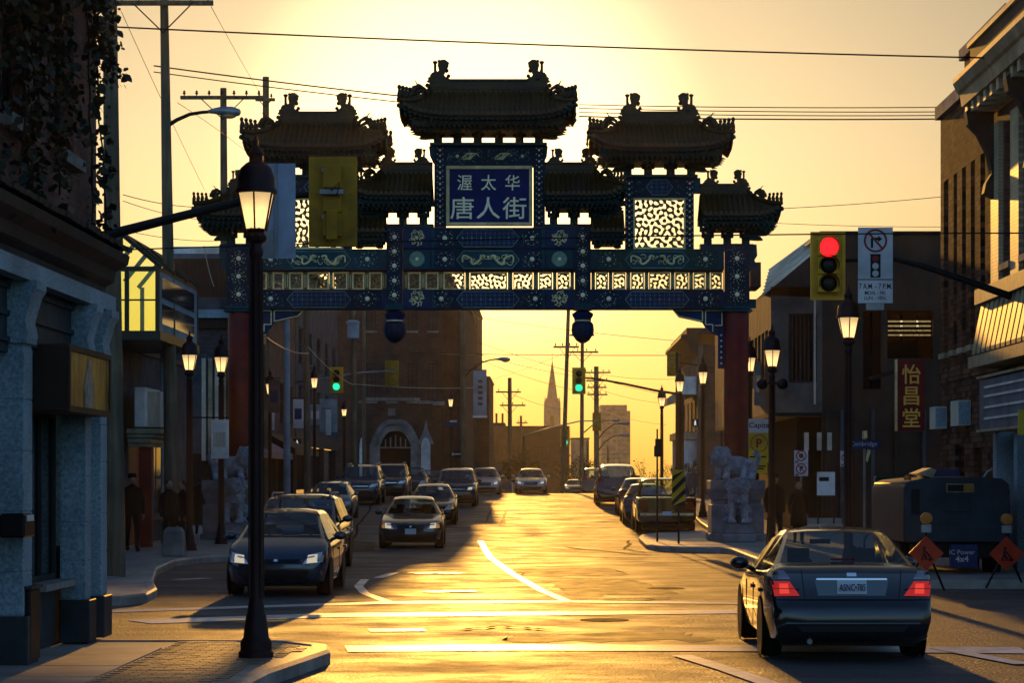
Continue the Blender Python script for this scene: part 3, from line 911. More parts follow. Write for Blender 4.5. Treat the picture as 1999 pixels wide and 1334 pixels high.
# the plaque
plq = thing('plaque', '', ''); 
for k in list(plq.keys()): del plq[k]
plq.parent = gate; plq.location = (gx(GCX+2), -.16, gzz(384))
W_, H_ = 168/GS, 118/GS
tl = R(-4)
plq.rotation_euler = (tl, 0, 0)
m = MB(); m.box(-W_/2+.04, W_/2-.04, -.03, .05, -H_/2+.04, H_/2-.04); m.build('plaque_board', M_blue, plq)
frame_mesh(W_, H_, .10, .16).build('plaque_frame', M_goldp, plq, bevel=.012)
for i, ch in enumerate('渥太华'):
    lettering(ch, 0.50, M_cream, plq, ((-48+46.5*i)/GS, -.036, 26/GS), bold=.002, depth=.012, sx=.95)
for i, ch in enumerate('唐人街'):
    lettering(ch, 0.70, M_cream, plq, ((-53+51*i)/GS, -.036, -24/GS), bold=.004, depth=.012, sx=1.06)
# side upper frames with big openwork panels
for px in (1287, 2*GCX-1287):
    s_ = 1 if px > GCX else -1
    dotted_post(px-67, px-51, 345, 487); dotted_post(px+51, px+67, 345, 487)
    m = MB(); m.box(gx(px-51), gx(px+51), -.15, .15, gzz(386), gzz(348)); b_ = gb(m, 'frieze_board', M_ink)
    cartouche(px-26, px+26, 352, 382, -.155, 'lattice', b_)
    dots_field(px-50, px-28, 352, 382, -.154, 61, b_); dots_field(px+28, px+50, 352, 382, -.154, 62, b_)
    m = MB(); m.box(gx(px-74), gx(px+74), -.30, .30, gzz(348), gzz(343)); gb(m, 'cap_board', M_teal)
    m = MB(); m.box(gx(px+s_*67), gx(px+s_*80), -.10, .10, gzz(378), gzz(348)); gb(m, 'wing_board', M_teal)
    pierced(px-51, px+51, 387, 487, 77, 0.055, 2.3, 0.026)

# ---- brackets
def cluster_mesh(h, w, tiers=4, name='bracket_cluster'):
    m = MB()
    for t in range(tiers):
        z0 = h*t/tiers; f = (t+1)/tiers
        ww = w*(.12+.92*f**.85)
        dd = .22+.75*f
        m.box(-ww/2, ww/2, -.07, .07, z0+.02, z0+h/tiers-.03)
        m.box(-.06, .06, -dd/2, dd/2, z0+.02, z0+h/tiers-.03)
        for sx_ in (-1, 1):
            m.taper(sx_*(ww/2-.05), 0, z0+h/tiers-.05, z0+h/tiers+.015, .07, .12, .11, .16)
        m.taper(0, -dd/2+.03, z0+h/tiers-.05, z0+h/tiers+.015, .07, .09, .13, .13)
        # drooping beak
        m.prism([(-dd/2+.02, z0+.06), (-dd/2-.14, z0-.03), (-dd/2+.02, z0+.02)], -.035, .035, 'x')
    return m.mesh(name, M_brk)
CL = {}
def brackets(pxs, py_top, py_bot, w):
    h = (py_bot-py_top)/GS
    key = (round(h, 2), round(w, 2))
    if key not in CL: CL[key] = cluster_mesh(h, w)
    for px in pxs: inst('bracket_cluster', CL[key], gate, (gx(px), 0, gzz(py_bot)))
def corner_beaks(px, sg, py_top, py_bot, reach):
    """the fan of slanted beams that spreads sideways below a roof corner"""
    m = MB(); h = (py_bot-py_top)/GS; z0 = gzz(py_bot); x = gx(px)
    for t in range(4):
        f = (t+1)/4; L = reach*1.25*(.35+.65*f); zz = z0+h*(t+.35)/4
        for yy in (-.28, 0, .28):
            m.prism([(x, zz+.13), (x+sg*L*.8, zz+.09), (x+sg*L, zz+.02-.03), (x+sg*L*.7, zz-.02), (x, zz)], yy*f*1.4-.045, yy*f*1.4+.045)
        m.box(x-sg*.05, x+sg*L*.72, -.4*f, .4*f, zz+.04, zz+.10)
    gb(m, 'corner_bracket', M_brk)

# ---- roofs
def dragon_mesh(k=1.0):
    m = MB()
    m.prism([(p[0]*k, p[1]*k) for p in [(-.34,0),(-.36,.10),(-.28,.16),(-.34,.24),(-.25,.26),(-.16,.36),(-.22,.52),(-.16,.60),(-.03,.50),(.03,.44),(.06,.52),(.12,.52),(.12,.44),(.20,.42),(.22,.30),(.30,.20),(.26,.10),(.34,0)]], -.13*k, .13*k)
    m.lathe([(.03*k, -.11*k), (.15*k, -.10*k), (.17*k, 0), (.15*k, .10*k), (.03*k, .11*k)], 12, (-.14*k, 0, .67*k), axis='y')
    m.tube([(.10*k, 0, .45*k), (.10*k, 0, .72*k)], .042*k, 6)
    m.lathe([(.04*k, .70*k), (.075*k, .73*k), (.075*k, .77*k), (.03*k, .79*k)], 8, (.10*k, 0, 0))
    for z_, x_ in ((.12, -.37), (.30, -.27), (.18, .30), (.36, .2)): m.ball((x_*k, 0, z_*k), (.05*k, .10*k, .04*k), 6, 4)
    m.ball((-.02*k, -.12*k, .26*k), (.10*k, .05*k, .09*k), 6, 4)
    for x_, z_, r_ in ((-.24, .50, .07), (-.05, .56, .06), (-.27, .72, .05), (-.02, .78, .05), (.18, .34, .08), (-.36, .06, .07), (.33, .06, .07), (.26, .26, .06), (-.30, .34, .06), (0, .40, .09)):
        m.ball((x_*k, 0, z_*k), (r_*k, .11*k, r_*k), 6, 4)
    return m.mesh('ridge_dragon', M_tile, 50)
DRG = {}
def beast_mesh(k=1.0):
    m = MB(); m.lathe([(.05*k, 0), (.055*k, .06*k), (.035*k, .12*k), (.03*k, .15*k)], 6)
    m.ball((0, 0, .19*k), .048*k, 6, 4)
    m.ball((-.03*k, 0, .09*k), (.05*k, .04*k, .07*k), 5, 4)
    return m.mesh('roof_beast', M_tile, True)
BST = beast_mesh(1.0)
def hip_beast_mesh(k=1.0):
    m = MB()
    m.tube([(-.22*k, 0, .06*k), (-.16*k, 0, .22*k), (-.02*k, 0, .30*k), (.13*k, 0, .24*k), (.20*k, 0, .08*k), (.22*k, 0, 0)], [.05*k, .05*k, .07*k, .10*k, .12*k, .10*k], 7)
    m.ball((.02*k, 0, .33*k), (.07*k, .05*k, .05*k), 6, 4)
    m.tube([(.05*k, 0, .34*k), (.12*k, 0, .46*k), (.19*k, 0, .47*k)], [.03*k, .018*k, .006*k], 4)
    m.ball((-.25*k, 0, .10*k), (.07*k, .06*k, .06*k), 6, 4)
    return m.mesh('hip_dragon', M_tile, True)
HBS = {}

def roof(pcx, he_l, he_r, hr_l, hr_r, py_ridge, py_base, py_eave, dh, left='hip', right='hip', k=1.0, lift=0.36, name='roof'):
    """tiled roof; px half-lengths of eave and ridge to each side of its centre; an end is a hip or is cut off flat"""
    root = bpy.data.objects.new(name, None); COL.objects.link(root); root.parent = gate
    cx = gx(pcx)
    sc_e = (GY-dh)/F
    hel, her = he_l*sc_e*1.0, he_r*sc_e*1.0
    hrl, hrr = hr_l/GS, hr_r/GS
    if left != 'hip': hel = hrl
    if right != 'hip': her = hrr
    zr = gzz(py_base); ze = CAMZ+(VY-py_eave)*sc_e; ztop = gzz(py_ridge)
    NJ = 6
    def zz(j): return zr-(zr-ze)*(j**0.78)
    def liftf(u): return lift*abs(u)**5
    def surf(c, j, side, dz=0):
        # c: x along the eave (metres from centre)
        u = c/(her if c > 0 else hel)
        hip = (right if c > 0 else left) == 'hip'
        return (cx+c, side*dh*j*(1+ (0.06*abs(u)**5 if hip else 0)), zz(j)+(liftf(u)*j*j if hip else 0)+dz)
    m = MB(); ms = MB()
    NU = 24
    for side in (-1, 1):
        rows = []; rb = []
        for jj in range(NJ+1):
            j = jj/NJ; r = []; r2 = []
            for i in range(NU+1):
                u = -1+2*i/NU
                c = u*((hrr+(her-hrr)*j) if u > 0 else (hrl+(hel-hrl)*j))
                uu = u
                hip = (right if u > 0 else left) == 'hip'
                z = zz(j)+(liftf(uu)*j*j if hip else 0)
                y = side*dh*j*(1+(0.06*abs(uu)**5 if hip else 0))
                r.append((cx+c, y, z)); r2.append((cx+c, y*.97, z-.10-.05*j))
            rows.append(r); rb.append(r2)
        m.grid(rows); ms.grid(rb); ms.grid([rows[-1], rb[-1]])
    for sg, hr, he, mode in ((-1, hrl, hel, left), (1, hrr, her, right)):
        rows = []; rb = []
        for jj in range(NJ+1):
            j = jj/NJ; r = []; r2 = []
            for i in range(9):
                v = -1+2*i/8
                if mode == 'hip':
                    z = zz(j)+liftf(1)*j*j*abs(v)**3
                    r.append((cx+sg*(hr+(he-hr)*j)*1.0, v*dh*j*1.06, z)); r2.append((cx+sg*(hr+(he-hr)*j)*.985, v*dh*j*1.03, z-.10-.05*j))
                else:
                    r.append((cx+sg*hr, v*dh*j, zz(j))); r2.append((cx+sg*hr, v*dh*j, zz(j)-.12))
            rows.append(r); rb.append(r2)
        if mode == 'hip': m.grid(rows); ms.grid(rb); ms.grid([rows[-1], rb[-1]])
    # bedding surface of the tiles
    gb(m, 'tile_bed', M_tile, root, smooth=60)
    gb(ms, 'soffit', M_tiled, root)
    # ribs of round tiles, with a disc at each foot, and pan drips between them
    mt = MB(); md = MB(); mr_ = MB()
    sp = 0.150
    nl = int(hel/sp); nr = int(her/sp)
    for side in (-1, 1):
        for i in range(-nl, nr+1):
            c = i*sp
            hr, he = (hrr, her) if c > 0 else (hrl, hel)
            j0 = 0 if abs(c) <= hr else (abs(c)-hr)/max(1e-6, he-hr)
            if j0 > .93: continue
            pts = []
            for t in range(6):
                j = j0+(1-j0)*t/5
                p = surf(c, j, side, .02); pts.append(p)
            pts[-1] = (pts[-1][0], pts[-1][1]+side*.03, pts[-1][2])
            mt.tube(pts, .047, 5)
            if side < 0:
                e = pts[-1]
                md.lathe([(.066, -.012), (.066, .012)], 8, (e[0], e[1]-.012, e[2]), axis='y')
                md.add([(e[0]+.03, e[1], e[2]-.02), (e[0]+.12, e[1], e[2]-.02), (e[0]+.075, e[1]-.004, e[2]-.10)], [(0, 1, 2)])
                mr_.box(e[0]-.035, e[0]+.035, e[1]+.03, e[1]+.55, e[2]-.19, e[2]-.125)
                mr_.box(e[0]-.035, e[0]+.035, e[1]+.16, e[1]+.60, e[2]-.28, e[2]-.215)
    for sg, hr, he, mode in ((-1, hrl, hel, left), (1, hrr, her, right)):
        if mode != 'hip': continue
        n = int(dh/sp)
        for i in range(-n, n+1):
            yy = i*sp; j0 = abs(yy)/dh
            if j0 > .93: continue
            pts = []
            for t in range(5):
                j = j0+(1-j0)*t/4
                pts.append((cx+sg*(hr+(he-hr)*j), yy, zz(j)+liftf(1)*j*j*abs(yy/dh)**3+.02))
            mt.tube(pts, .047, 5)
            md.lathe([(.056, -.012), (.056, .012)], 8, (pts[-1][0]+sg*.012, pts[-1][1], pts[-1][2]), axis='x')
    gb(mt, 'tile_ribs', M_tile, root, smooth=60)['kind'] = 'stuff'
    gb(md, 'eave_tile_ends', M_tile, root)['kind'] = 'stuff'
    gb(mr_, 'rafter_ends', M_brk, root)['kind'] = 'stuff'
    # ridge wall with mouldings
    m = MB()
    x0, x1 = cx-hrl, cx+hrr
    m.box(x0, x1, -.10, .10, zr-.10, ztop).box(x0, x1, -.14, .14, ztop-.045, ztop+.01).box(x0, x1, -.13, .13, zr+.02, zr+.07)
    gb(m, 'main_ridge', M_tile, root)
    # hip ridges, ornaments
    if k not in DRG: DRG[k] = dragon_mesh(k); HBS[k] = hip_beast_mesh(k)
    for sg, hr, he, mode in ((-1, hrl, hel, left), (1, hrr, her, right)):
        inst('ridge_dragon', DRG[k], root, (cx+sg*(hr-.22*k if mode == 'hip' else hr-.45*k), 0, ztop-.22*k), (0, 0, 0 if sg > 0 else PI))
        if mode != 'hip': continue
        for side in (-1, 1):
            pts = []; rs = []
            for t in range(9):
                j = t/8
                pts.append((cx+sg*(hr+(he-hr)*j), side*dh*j*(1+.06*(j**5)), zz(j)+liftf(1)*j*j+.05)); rs.append(.085*k+.01)
            mh = MB(); mh.tube(pts, rs, 6)
            for t in range(1, 8): mh.ball(Vector(pts[t])+Vector((0, 0, .07*k)), (.07*k, .07*k, .08*k if t % 2 else .05*k), 6, 4)
            mh.v = mh.v; gb(mh, 'hip_ridge', M_tile, root, smooth=True)
            p = Vector(pts[2]).lerp(Vector(pts[3]), .5)
            inst('hip_dragon', HBS[k], root, p+Vector((sg*.06, 0, .03)), (0, 0, 0 if sg > 0 else PI))
            for t in range(4):
                q_ = Vector(pts[5]).lerp(Vector(pts[8]), .12+t*.29)
                inst('roof_beast', BST, root, q_+Vector((0, 0, .05*k)), (0, 0, 0 if sg > 0 else PI), (k*1.3, k*1.3, k*1.45+.12*t*.5))
            # corner beam under the tip
            e = Vector(pts[-1])
            mc = MB(); mc.tube([e+Vector((-sg*.7, -side*.55, -.42)), e+Vector((sg*.04, side*.02, -.16))], [.10, .07], 5); gb(mc, 'corner_beam', M_brk, root)
    # stepped rows of little bracket blocks that carry the eave down to the posts
    mb_ = MB(); rgb = random.Random(int(pcx))
    for r_ in range(2):
        zt2 = ze-.24-r_*.10*(.75+.25*k); fr_ = .86-.075*r_
        x = cx-hel*fr_; xe = cx+her*fr_; dd = dh*(.80-.16*r_)
        mb_.box(x, xe, -dd+.05, dd-.05, zt2-.05, zt2-.012)
        while x < xe-.05:
            w_ = rgb.uniform(.075, .105)
            mb_.taper(x+w_/2, -dd, zt2-.115, zt2-.02, w_*.55, .10, w_, .16)
            x += .150
        for sg in (-1, 1):
            he_ = her if sg > 0 else hel
            if (right if sg > 0 else left) == 'hip':
                for yy in (-.55, -.2, .15, .5):
                    mb_.prism([(cx+sg*he_*(fr_-.02), zt2-.02), (cx+sg*(he_*fr_+.13), zt2-.075), (cx+sg*he_*(fr_-.02), zt2-.10)], yy*dh-.04, yy*dh+.04)
    gb(mb_, 'bracket_tiers', M_brk, root)['kind'] = 'stuff'
    # eave fascia
    m = MB()
    for side in (-1,):
        m.box(cx-hel*.86, cx+her*.86, -dh*.80, -dh*.76, ze-.26, ze-.06)
    m.box(cx-hel*.80, cx+her*.80, -dh*.52, dh*.52, ze-.38, ze-.26)
    gb(m, 'eave_board', M_brk, root)
    return root

# centre roof
roof(GCX, 172, 172, 112, 112, 156, 176, 222, 1.35, k=1.0)
brackets([855, 893, 932.5, 974, 1014, 1052], 236, 281, .62)
corner_beaks(850, -1, 236, 274, .72); corner_beaks(1057, 1, 236, 274, .72)
# side roofs
for px in (1287, 2*GCX-1287):
    roof(px, 140, 140, 70, 70, 219, 238, 284, 1.25, k=.95)
    brackets([px-62, px-22, px+22, px+62], 296, 343, .62)
    corner_beaks(px-66, -1, 298, 338, .66); corner_beaks(px+66, 1, 298, 338, .66)
# low roofs beside the plaque, outer low roofs, and the small inner ones
for s_ in (-1, 1):
    c = GCX+s_*185
    A, B = ('flat', 'hip') if s_ > 0 else ('hip', 'flat')
    roof(c, 90, 80, 76, 22, 318, 334, 378, 1.05, A, B, k=.72, lift=.27) if s_ > 0 else roof(c, 80, 90, 22, 76, 318, 334, 378, 1.05, A, B, k=.72, lift=.27)
    brackets([c-s_*58, c-s_*18, c+s_*22], 390, 438, .58)
    corner_beaks(c+s_*26, s_, 392, 432, .75)
    m = MB(); m.box(gx(c-s_*78), gx(c+s_*36), -.26, .26, gzz(445.5), gzz(439)); gb(m, 'cap_board', M_teal)
    c = GCX+s_*478
    if s_ > 0: roof(c, 70, 88, 66, 26, 360, 374, 418, 1.05, 'flat', 'hip', k=.72, lift=.27)
    else: roof(c, 88, 70, 26, 66, 360, 374, 418, 1.05, 'hip', 'flat', k=.72, lift=.27)
    brackets([c-s_*50, c-s_*12, c+s_*24], 430, 478, .58)
    corner_beaks(c+s_*28, s_, 432, 472, .70)
    m = MB(); m.box(gx(c-s_*66), gx(c+s_*38), -.26, .26, gzz(488), gzz(478)); gb(m, 'cap_board', M_teal)
    c = GCX+s_*232
    roof(c, 34, 34, 32, 32, 412, 420, 450, .8, 'flat', 'flat', k=.45, lift=.1)
    brackets([c-20, c+20], 458, 486, .52)

# ---------------------------------------------------------------- buildings
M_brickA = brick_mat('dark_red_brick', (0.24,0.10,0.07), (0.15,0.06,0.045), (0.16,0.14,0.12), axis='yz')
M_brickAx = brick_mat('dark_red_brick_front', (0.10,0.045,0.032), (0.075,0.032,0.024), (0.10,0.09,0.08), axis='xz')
M_brickB = brick_mat('brown_brick', (0.21,0.095,0.06), (0.06,0.03,0.02), (0.05,0.04,0.03), axis='yz', rough=.85, spec=.08, bump=1.0, bw=.42, bh=.13)
M_brickBx = brick_mat('brown_brick_front', (0.16,0.085,0.06), (0.12,0.06,0.045), (0.14,0.13,0.11), axis='xz')
M_brickC = brick_mat('church_brick', (0.16,0.07,0.045), (0.11,0.05,0.035), (0.13,0.11,0.09), axis='xz')
M_brickCy = brick_mat('church_brick_side', (0.16,0.07,0.045), (0.11,0.05,0.035), (0.13,0.11,0.09), axis='yz')
M_brickP = brick_mat('sunlit_cream_brick', (0.55,0.47,0.28), (0.48,0.41,0.25), (0.35,0.30,0.2), axis='yz', rough=.5, spec=.4)  # cream put into the brick colour to stand for sunlight on the piers
M_stone = mat('grey_limestone', (0.27,0.26,0.24), 0.85, var=0.35, vscale=2.5, bump=0.4, bscale=18)
M_gran = mat('blue_grey_granite', (0.24,0.36,0.42), 0.6, var=0.45, vscale=30, detail=10, bump=0.15, bscale=60)
M_grand = mat('dark_painted_panel', (0.055,0.075,0.085), 0.6, var=0.35, vscale=3, bump=0.1)
M_stuc = mat('blue_grey_stucco', (0.10,0.13,0.15), 0.85, var=0.35, vscale=1.6, bump=0.5, bscale=25)
M_stuc2 = mat('warm_grey_stucco', (0.19,0.165,0.14), 0.85, var=0.3, vscale=1.2, bump=0.4, bscale=25)
M_brown = mat('brown_metal_siding', (0.085,0.05,0.028), 0.6, var=0.25, vscale=1.5, stretch=(1,1,.1))
M_slate = mat('slate_trim', (0.06,0.06,0.058), 0.7, var=0.4, vscale=4)
M_white = mat('white_paint', (0.72,0.70,0.66), 0.5, var=0.15, vscale=3)
M_cor = mat('weathered_cornice_paint', (0.40,0.33,0.21), 0.55, spec=.25, var=0.3, vscale=4)
M_shin = mat('pale_metal_shingle', (0.62,0.58,0.48), 0.28, .3, spec=.6, var=.15, vscale=3)
M_black = mat('black_paint', (0.012,0.012,0.014), 0.5, var=0.3, vscale=4)
M_dark = mat('dark_interior', (0.012,0.011,0.010), 0.9)
M_glassd = mat('dark_window_glass', (0.010,0.013,0.016), 0.08, spec=0.5)
M_pane = glass_mat('clear_pane', (0.86,0.93,0.52))
M_alu = mat('greenish_frame_paint', (0.05,0.065,0.045), 0.4, var=0.2, vscale=3)
M_redp = mat('red_door_paint', (0.28,0.03,0.02), 0.5, var=0.2, vscale=3)
M_blued = mat('blue_sign_paint', (0.02,0.05,0.20), 0.45, var=0.2, vscale=3)
M_curt = mat('pale_curtain', (0.55,0.50,0.38), 0.8, var=0.25, vscale=6, stretch=(8,8,.3))
M_sand = mat('tan_concrete', (0.30,0.24,0.17), 0.85, var=0.2, vscale=0.4)

def win_front(b, x0, x1, z0, z1, y, frame=M_slate, sill=True, mull=1, rail=1, arch=False, name='window'):
    """window in a wall that faces the camera (wall plane at y)"""
    t = .06
    m = MB(); m.box(x0, x1, y-.03, y+.05, z0, z0+t).box(x0, x1, y-.03, y+.05, z1-t, z1).box(x0, x0+t, y-.03, y+.05, z0+t, z1-t).box(x1-t, x1, y-.03, y+.05, z0+t, z1-t)
    for i in range(mull): m.cbox(x0+(x1-x0)*(i+1)/(mull+1), y, (z0+z1)/2, .05, .05, z1-z0-2*t)
    for i in range(rail): m.cbox((x0+x1)/2, y-.004, z0+(z1-z0)*(i+1)/(rail+1), x1-x0-2*t, .05, .05)
    w = m.build(name, frame, b)
    MB().box(x0+t, x1-t, y+.012, y+.03, z0+t, z1-t).build('pane', M_glassd, w)
    if sill: MB().box(x0-.08, x1+.08, y-.14, y+.03, z0-.14, z0-.004).build('sill', M_stone, w)
    return w
def win_side(b, y0, y1, z0, z1, x, sg, frame=M_slate, sill=True, mull=0, rail=1, pane=None, depth=.12, sillm=None, name='window'):
    """window in a street wall (plane x, facing sg): a reveal sunk into the wall"""
    t = .06; xi = x - sg*depth
    def bx(m, ya, yb, za, zb, xa, xb): m.box(xa, xb, ya, yb, za, zb)
    m = MB()
    a, b_ = xi-.03, xi+.03
    bx(m, y0, y1, z0, z0+t, a, b_); bx(m, y0, y1, z1-t, z1, a, b_); bx(m, y0, y0+t, z0+t, z1-t, a, b_); bx(m, y1-t, y1, z0+t, z1-t, a, b_)
    for i in range(mull): m.cbox(xi, y0+(y1-y0)*(i+1)/(mull+1), (z0+z1)/2, .05, .05, z1-z0-2*t)
    for i in range(rail): m.cbox(xi, (y0+y1)/2, z0+(z1-z0)*(i+1)/(rail+1), .045, y1-y0-2*t, .05)
    w = m.build(name, frame, b)
    MB().box(xi-.012, xi+.012, y0+t, y1-t, z0+t, z1-t).build('pane', pane or M_glassd, w)
    if sill: MB().box(x-sg*depth+sg*.02, x+sg*.12, y0-.08, y1+.08, z0-.13, z0-.003).build('sill', sillm or M_stone, w)
    return w
def wall_side(b, x, sg, y0, y1, z0, z1, holes, thick, material, name='wall'):
    """street wall with real openings; holes: (y0,y1,z0,z1)"""
    ysx = sorted({y0, y1} | {h[0] for h in holes} | {h[1] for h in holes})
    zsx = sorted({z0, z1} | {h[2] for h in holes} | {h[3] for h in holes})
    m = MB()
    def hole(yc, zc): return any(h[0] < yc < h[1] and h[2] < zc < h[3] for h in holes)
    # merge cells column by column
    for a, c in zip(ysx, ysx[1:]):
        run = None
        for d, e in zip(zsx, zsx[1:]):
            if hole((a+c)/2, (d+e)/2):
                if run: m.box(x, x-sg*thick, a, c, run[0], run[1]); run = None
            else: run = (run[0], e) if run else (d, e)
        if run: m.box(x, x-sg*thick, a, c, run[0], run[1])
    return m.build(name, material, b)
def wall_front(b, y, x0, x1, z0, z1, holes, thick, material, name='wall'):
    xs = sorted({x0, x1} | {h[0] for h in holes} | {h[1] for h in holes})
    zs = sorted({z0, z1} | {h[2] for h in holes} | {h[3] for h in holes})
    m = MB()
    def hole(xc, zc): return any(h[0] < xc < h[1] and h[2] < zc < h[3] for h in holes)
    for a, c in zip(xs, xs[1:]):
        run = None
        for d, e in zip(zs, zs[1:]):
            if hole((a+c)/2, (d+e)/2):
                if run: m.box(a, c, y, y+thick, run[0], run[1]); run = None
            else: run = (run[0], e) if run else (d, e)
        if run: m.box(a, c, y, y+thick, run[0], run[1])
    return m.build(name, material, b)

# ---- near left: old brick corner shop with granite pilasters
XL = -5.1
nb = thing('corner_shop', 'dark brick corner shop with blue granite pilasters and slate cornice', 'shop', (XL, 24, 0.15))
def loc(o, base): pass
nb.location = (0, 0, 0)
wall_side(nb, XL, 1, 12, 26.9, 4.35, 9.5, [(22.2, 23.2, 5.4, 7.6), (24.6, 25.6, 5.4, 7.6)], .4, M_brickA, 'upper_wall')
for a in (22.2, 24.6):
    w = win_side(nb, a, a+1.0, 5.4, 7.6, XL, 1, sillm=M_stone, depth=.16)
    MB().box(XL-.02, XL+.03, a-.12, a+1.12, 7.602, 7.85).build('lintel', M_stone, w)
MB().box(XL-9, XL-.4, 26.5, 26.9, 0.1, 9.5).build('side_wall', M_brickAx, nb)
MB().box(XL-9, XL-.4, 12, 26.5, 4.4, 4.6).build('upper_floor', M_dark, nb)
# cornice of the shop front: several steps, returned round the corner
prof = [(XL-.38, 4.02), (XL+.06, 4.02), (XL+.06, 4.14), (XL+.16, 4.20), (XL+.18, 4.32), (XL+.32, 4.40), (XL+.34, 4.50), (XL+.06, 4.62), (XL-.38, 4.62)]
m = MB(); m.prism([(p[0], p[1]) for p in prof], 12, 27.15)
cn = m.build('cornice', M_slate, nb)
m = MB(); m.box(XL+.05, XL+.20, 12, 27.05, 3.84, 4.018); m.build('cornice_board', M_gran, cn)
sm = MB().box(-.17, .17, -.13, .13, 0, .05).mesh('slate', M_slate)
for i in range(34):
    inst('slate', sm, cn, (XL+.20+rnd.uniform(-.01, .01), 18.3+i*.262, 4.575+rnd.uniform(-.008, .008)), (0, R(11)+rnd.uniform(-.03,.03), rnd.uniform(-.03, .03)))
# shop front: sign band, pilasters, glass, stall riser
MB().box(XL-.30, XL-.02, 12, 26.9, 3.15, 4.02).build('fascia', M_grand, nb)
for zz_ in (3.25, 3.50, 3.76): MB().box(XL-.03, XL+.012, 12, 26.9, zz_, zz_+.05).build('fascia_moulding', M_grand, nb)
def pilaster(y0, w, xout=.13):
    m = MB(); m.box(XL-.15, XL+xout-.008, y0+.006, y0+w-.006, .62, 3.62)
    p = m.build('pilaster', M_gran, nb)
    z_ = .625
    while z_ < 3.2:
        hb = rnd.choice((.42, .5, .58)); z2 = min(z_+hb, 3.235)
        MB().box(XL-.14, XL+xout+rnd.uniform(-.003, .004), y0+rnd.uniform(-.002, .002), y0+w+rnd.uniform(-.002, .002), z_, z2-.008).build('stone_block', M_gran, p, bevel=.008)
        z_ = z2
    m = MB(); m.box(XL-.15, XL+xout+.05, y0-.05, y0+w+.05, .15, .62); m.build('plinth', M_grand, p, bevel=.01)
    m = MB(); m.prism([(XL-.15, 3.24), (XL+xout+.03, 3.24), (XL+xout+.05, 3.32), (XL+xout+.02, 3.46), (XL+xout+.09, 3.70), (XL+xout+.13, 3.76), (XL+xout+.13, 3.84), (XL-.15, 3.84)], y0-.04, y0+w+.04)
    m.build('scroll_bracket', M_gran, p, smooth=30)
pilaster(22.55, .38); pilaster(25.62, .30); pilaster(26.50, .36)
MB().box(XL-.36, XL-.18, 24.1, 25.55, .15, .78).build('stall_riser', M_grand, nb)
MB().box(XL-.42, XL+.04, 24.0, 25.62, .782, .85).build('shop_sill', M_stone, nb)
def shopwin(y0, y1, z0, z1):
    m = MB()
    for yy in (y0, (y0+y1)/2-.03, y1-.06): m.box(XL-.26, XL-.18, yy, yy+.06, z0, z1)
    m.box(XL-.26, XL-.181, y0+.06, y1-.06, z0, z0+.06).box(XL-.26, XL-.181, y0+.06, y1-.06, z1-.06, z1)
    f = m.build('shop_window', M_slate, nb)
    MB().box(XL-.225, XL-.215, y0+.06, y1-.06, z0+.06, z1-.06).build('pane', M_glassd, f)
shopwin(24.1, 25.55, .86, 2.65)
MB().box(XL-.36, XL-.2, 23.0, 24.1, .15, 3.15).build('dark_bay', M_brickA, nb)
MB().box(XL-.36, XL-.2, 25.95, 26.45, .15, 3.15).build('side_bay', M_gran, nb)
MB().box(XL-.5, XL-.12, 18, 22.5, .15, 3.15).build('near_bay', M_brickA, nb)
MB().box(XL-.3, XL-.19, 25.55, 26.45, .15, 1.2).build('door_panel', M_black, nb)
# upper fascia behind sign
MB().box(XL-.36, XL-.18, 24.1, 25.6, 2.66, 3.15).build('transom', M_dark, nb)
# projecting lightbox sign
sg_ = thing('shop_sign', 'brown framed picture sign box hung on the corner shop front', 'sign', (0, 0, 0))
sy0, sy1 = 23.75, 26.05
sx0, sx1 = XL-.12, XL+.30
zt0, zt1 = 2.62, 3.30
m = MB(); m.box(sx0, sx1, sy0, sy1, zt0, zt1); m.build('sign_box', M_brown, sg_, bevel=.01)
M_pict = mat('golden_picture_print', (0.42,0.28,0.05), 0.35, col2=(0.05,0.06,0.02), vscale=3.2, detail=3, stretch=(1,2.2,.8))
MB().box(sx1+.001, sx1+.012, sy0+.07, sy1-.07, zt0+.06, zt1-.06).build('picture_panel', M_pict, sg_)
m = MB()
for (a, b_, c_, d) in ((sy0, sy1, zt0, zt0+.06), (sy0, sy1, zt1-.06, zt1), (sy0, sy0+.07, zt0+.06, zt1-.06), (sy1-.07, sy1, zt0+.06, zt1-.06)):
    m.box(sx1+.001, sx1+.03, a, b_, c_, d)
m.build('sign_frame', M_brown, sg_)
M_figm = mat('pale_figure_print', (0.42,0.44,0.40), 0.5, col2=(0.20,0.24,0.20), vscale=9)
fy = sy0+1.10
m = MB(); m.prism([(fy-.22, zt0+.07), (fy+.20, zt0+.07), (fy+.26, zt0+.24), (fy+.16, zt0+.42), (fy+.10, zt0+.46), (fy+.10, zt0+.56), (fy-.03, zt0+.58), (fy-.08, zt0+.47), (fy-.16, zt0+.42), (fy-.26, zt0+.24)], sx1+.0125, sx1+.017, 'x')
m.build('printed_figure', M_figm, sg_)

